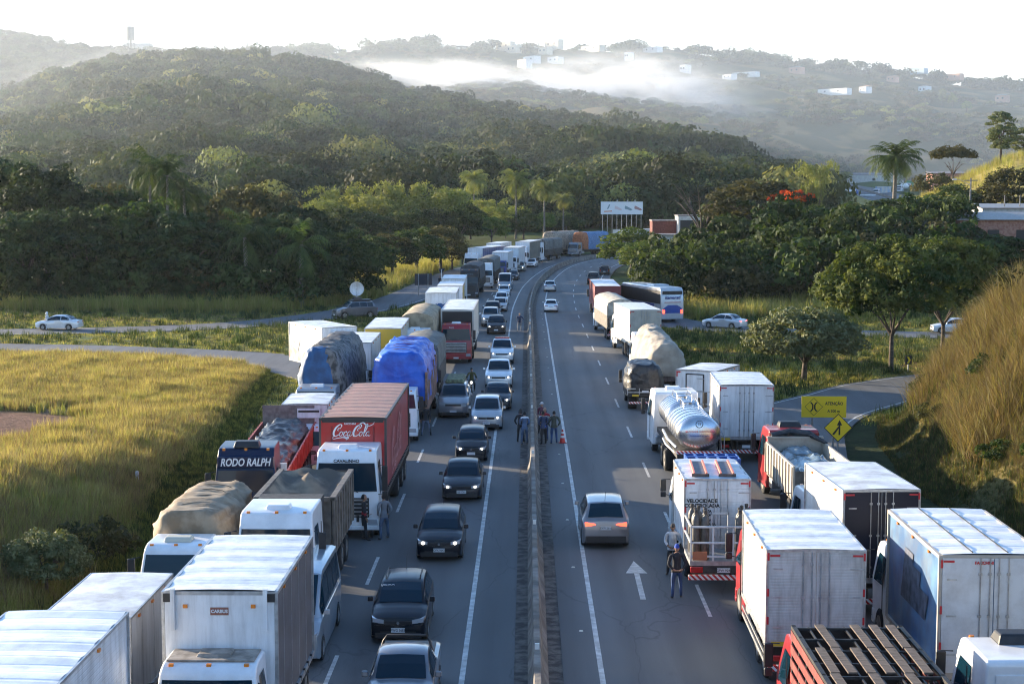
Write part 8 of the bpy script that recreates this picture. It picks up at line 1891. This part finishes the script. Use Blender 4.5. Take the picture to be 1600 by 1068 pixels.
# poles
def pole(label, px, ytop, Y, r=.11, arm=False, name='utility_pole', bot=None):
    x = hx(px, ytop, Y)[0]; z0 = gz(x, Y); h = hx(px, ytop, Y)[2] - z0; t = thing(name, label, 'pole', (x, Y, z0), 0); mb = MB(); mb.tube([(0, 0, -.5), (0, 0, h)], [r * 1.2, r * .8], 8); mb.build('shaft', CONC, t)
    if arm:
        mb = MB(); mb.box(-.9, .9, -.06, .06, h - .4, h - .28); mb.build('cross_arm', CONC, t)
        if arm == 'lamp': mb = MB(); mb.tube([(0, 0, h - 1.0), (-1.4, -.3, h - .3), (-2.1, -.4, h - .2)], .035, 6); a_ = mb.build('lamp_arm', GALV, t); mb = MB(); mb.box(-2.6, -2.0, -.5, -.3, h - .28, h - .12, tx=.05, ty=.03); mb.build('lamp_head', SMOOTHW, a_, bev=.03)
    return t
pole('tall concrete utility pole with a street lamp arm above the brick wall', 1517, 278, 212, .13, 'lamp'); pole('thin pale pole near the far right edge, left one of two', 1570, 305, 218, .08); pole('thin pale pole near the far right edge, right one of two', 1594, 305, 218, .08)
pole('short concrete pole among the trees below the red blossom', 1222, 333, 222, .1); pole('short concrete pole in front of the cement mixer', 1361, 330, 224, .1)
# ------------------------------------------------------------------ far hill: water tower, houses
x, y, z = WY(204.5, 72, 2100); t = thing('water_tower', 'tall cylindrical water tower on legs on the left skyline', 'water tower', (x, y, z - 3)); zt = WY(204.5, 42, 2100)[2] - z + 3; mb = MB(); mb.lathe([(5.2, zt * .38), (5.2, zt - .8), (5.0, zt)], 20); mb.build('tank', CONC, t, smooth=40); mb = MB()
for q in range(6): a = 2 * PI * q / 6; mb.tube([(4.4 * math.cos(a), 4.4 * math.sin(a), -6), (4.4 * math.cos(a), 4.4 * math.sin(a), zt * .4)], .5, 6)
mb.tube([(0, 0, -6), (0, 0, zt * .4)], 1.0, 8); mb.build('legs', CONC, t)
t = house('low_building', 'low pale building beside the water tower', WY(216, 75, 2110)[0], 2110, 38, 14, 8, PLAS, TILE, z=WY(216, 76, 2110)[2] - 2, flatroof=True, wins=())
CREAM = mat('cream_wall', (.62, .55, .42), .85); PINK = mat('pink_wall', (.42, .24, .18), .85); WHT = mat('white_wall', (.72, .72, .7), .8); SKYB = mat('pale_blue_wall', (.4, .5, .55), .8)
for k, (px, py, wd, hh, lb) in enumerate(FHT):
    wl = PINK if ('pink' in lb or 'brick' in lb or 'terra' in lb) else CREAM if 'cream' in lb or 'orange' in lb else SKYB if 'blue' in lb else WHT
    loc = HSP[k][0]
    house('hill_house', lb, loc.x, loc.y, wd * 1.25, 12, hh * 1.25 + 1, wl, TILE if k % 3 else mat('orange_roof', (.4, .2, .12), .8), z=loc.z + .5, wins=((-.25, .55), (.2, .55)), group='houses on the far hill', flatroof=k % 2 == 0, pitch=.2, rz=-R(44 + k * 7 % 12))
# hillside pale trees on the right slope
for k, (px, ytop, yb, kd) in enumerate([(1472, 138, 166, 'tall1'), (1488, 146, 168, 'light1'), (1510, 158, 176, 'light2')]):
    d = ray(px, yb); loc, _, _, _ = _bv.ray_cast(Vector((0, 0, CAM_H)), d)
    if loc is not None: plant(kd, 'broadleaf_tree', 'pale tree in a small group on the far right slope, %s from the left' % ORD[k], 'tree', loc.x, loc.y, loc.y * (yb - ytop) / FPX / (20.5 if k == 0 else 10.6), 'pale trees on the far right slope', z=loc.z, sx=1.4)
# distant section of highway: queue beyond the palm
def zr(px, Y): return roadz(Y)
FQ = [('box', 'tiny blue cab truck at the left of the distant queue', 1293, 620, PBLUE, SMOOTHW), ('cab', 'white truck with a round nose in the distant queue', 1306, 632, PW, SMOOTHW), ('mixer', 'cement mixer with a blue and white drum in the distant queue', 1328, 640, PW, None), ('bus', 'pale bus in the distant queue', 1350, 628, PW, None), ('bill', 'truck with blue and orange patterned sides in the distant queue', 1372, 655, PW, mat('pattern_side', (.55, .5, .42), .6, col2=(.12, .25, .45), scale=.35)), ('tank', 'small white tanker behind the palm trunk in the distant queue', 1408, 668, PW, None), ('box', 'green sided truck in the distant queue', 1420, 700, PW, mat('green_side', (.04, .2, .1), .6)), ('box', 'truck with grey sides at the top of the distant queue', 1440, 715, PW, CURT_GREY)]
for (kd, lb, px, Y, pm, sm_) in FQ:
    py = {620: 313, 632: 311, 640: 309, 628: 316, 655: 306, 668: 300, 700: 296, 715: 293}[Y]
    x, yy, z = WY(px, py, Y); t = thing({'mixer': 'cement_mixer_truck', 'bus': 'bus', 'tank': 'tanker_truck'}.get(kd, 'box_truck'), lb, 'truck' if kd != 'bus' else 'bus', (x, Y, z), PI - R(38), 'vehicles in the distant queue')
    if kd == 'bus': mb = MB(); mb.box(-1.25, 1.25, -8, 2, .4, 3.2); b_ = mb.build('body', SMOOTHW, t, bev=.1); mb = MB(); mb.box(-1.26, 1.26, -7.6, 2.02, 1.7, 2.6); mb.build('window_band', GLASS, b_); continue
    chassis(t, 2, -7, 2.4, (-5,), frontaxle=1.4, fender=False); cab(t, 2.4, 2.4, 2.9, pm, 'euro', 2.0, mirrors=False)
    if kd in ('box', 'bill', 'cab'): box_cargo(t, 0, 8 if kd == 'box' else 10, 2.5, 1.2, 4.0, sm_, ROOFW, doors=False)
    else:
        for (a, b, m_) in ((-.2, -3, SMOOTHW), (-3, -6.5, mat('drum_blue', (.03, .12, .4), .4) if kd == 'mixer' else SMOOTHW)):
            mb = MB(); n = 16; mb.loft([[(r_ * math.cos(2 * PI * q / n), yy_, 2.5 + r_ * math.sin(2 * PI * q / n)) for q in range(n)] for yy_, r_ in ((a, .8 if a > -1 else 1.3), (lerp(a, b, .5), 1.25), (b, 1.3 if a > -1 else .6))]); mb.build('drum', m_, t, smooth=50)
t = house('roadside_shed', 'long low roofed shed beside the distant queue', WY(1350, 290, 830)[0], 830, 40, 10, 5, PLAS, TILE, z=WY(1350, 288, 830)[2], wins=((-.3, .5), (.1, .5)), pitch=.12)
t = house('roadside_shed', 'red walled shed at the top of the distant road', WY(1480, 280, 520)[0], 520, 12, 8, 4, BRICK, TILE, z=WY(1480, 290, 520)[2], wins=(), pitch=.1)
# cable across the hills
mb = MB(); A = WY(600, 277, 700); B = WY(1120, 276, 640); mb.tube([tuple(lerp(A[q], B[q], k / 12) - (2.2 * math.sin(PI * k / 12) if q == 2 else 0) for q in range(3)) for k in range(13)], .09, 4)
o = mb.build('power_cable', mat('cable', (.25, .26, .27), .6)); tag(o, 'thin overhead power cable strung in front of the forested ridge', 'cable')
# ------------------------------------------------------------------ drifting mist in the valley (stuff)
def mist(name, pts, dens, seed=0):
    """a bank of mist: soft noisy density inside a rounded closed shell"""
    m = bpy.data.materials.new(name); m.use_nodes = True; nt = m.node_tree; nt.nodes.remove(nt.nodes['Principled BSDF']); L = nt.links.new
    pv = nd(nt, 'ShaderNodeVolumePrincipled'); pv.inputs['Color'].default_value = (.97, .98, 1, 1); pv.inputs['Anisotropy'].default_value = .3
    dens *= 1.25
    tc = nd(nt, 'ShaderNodeTexCoord'); ln = nd(nt, 'ShaderNodeVectorMath', operation='LENGTH'); L(tc.outputs['Object'], ln.inputs[0]); mr = nd(nt, 'ShaderNodeMapRange'); mr.interpolation_type = 'SMOOTHSTEP'; L(ln.outputs['Value'], mr.inputs[0]); mr.inputs[1].default_value = .1; mr.inputs[2].default_value = .95; mr.inputs[3].default_value = 1; mr.inputs[4].default_value = 0
    nz = nd(nt, 'ShaderNodeTexNoise'); nz.inputs['Scale'].default_value = 2.6; nz.inputs['Detail'].default_value = 7; nz.inputs['Roughness'].default_value = .6; mp = nd(nt, 'ShaderNodeMapping'); mp.inputs['Location'].default_value = (seed, seed, 0); L(tc.outputs['Object'], mp.inputs[0]); L(mp.outputs[0], nz.inputs[0])
    m2 = nd(nt, 'ShaderNodeMapRange'); L(nz.outputs[0], m2.inputs[0]); m2.inputs[1].default_value = .42; m2.inputs[2].default_value = .72
    a = nd(nt, 'ShaderNodeMath', operation='MULTIPLY'); L(mr.outputs[0], a.inputs[0]); L(m2.outputs[0], a.inputs[1]); b = nd(nt, 'ShaderNodeMath', operation='MULTIPLY'); b.inputs[1].default_value = dens; L(a.outputs[0], b.inputs[0]); L(b.outputs[0], pv.inputs['Density']); L(pv.outputs[0], nt.nodes['Material Output'].inputs['Volume'])
    bm = bmesh.new(); bmesh.ops.create_icosphere(bm, subdivisions=2, radius=1); me = bpy.data.meshes.new(name); bm.to_mesh(me); bm.free(); me.materials.append(m)
    o = obj(name, me); (px, py, Y, rx, ry, rz_, tilt) = pts; o.location = WY(px, py, Y); o.scale = (rx, ry, rz_); o.rotation_euler = (0, R(tilt), R(-8)); tag(o, None, None, None, 'stuff'); return o
mist('mist', (790, 130, 1950, 230, 150, 34, 6), .026, 1)
mist('mist', (985, 138, 1950, 180, 150, 58, 2), .024, 4)
mist('mist', (640, 112, 1900, 120, 120, 20, 3), .01, 7)
mist('mist', (250, 92, 1720, 110, 100, 18, 0), .005, 9)
mist('mist', (95, 125, 1650, 110, 110, 30, -15), .005, 12)
mist('mist', (1110, 170, 1850, 130, 140, 34, 4), .006, 15)
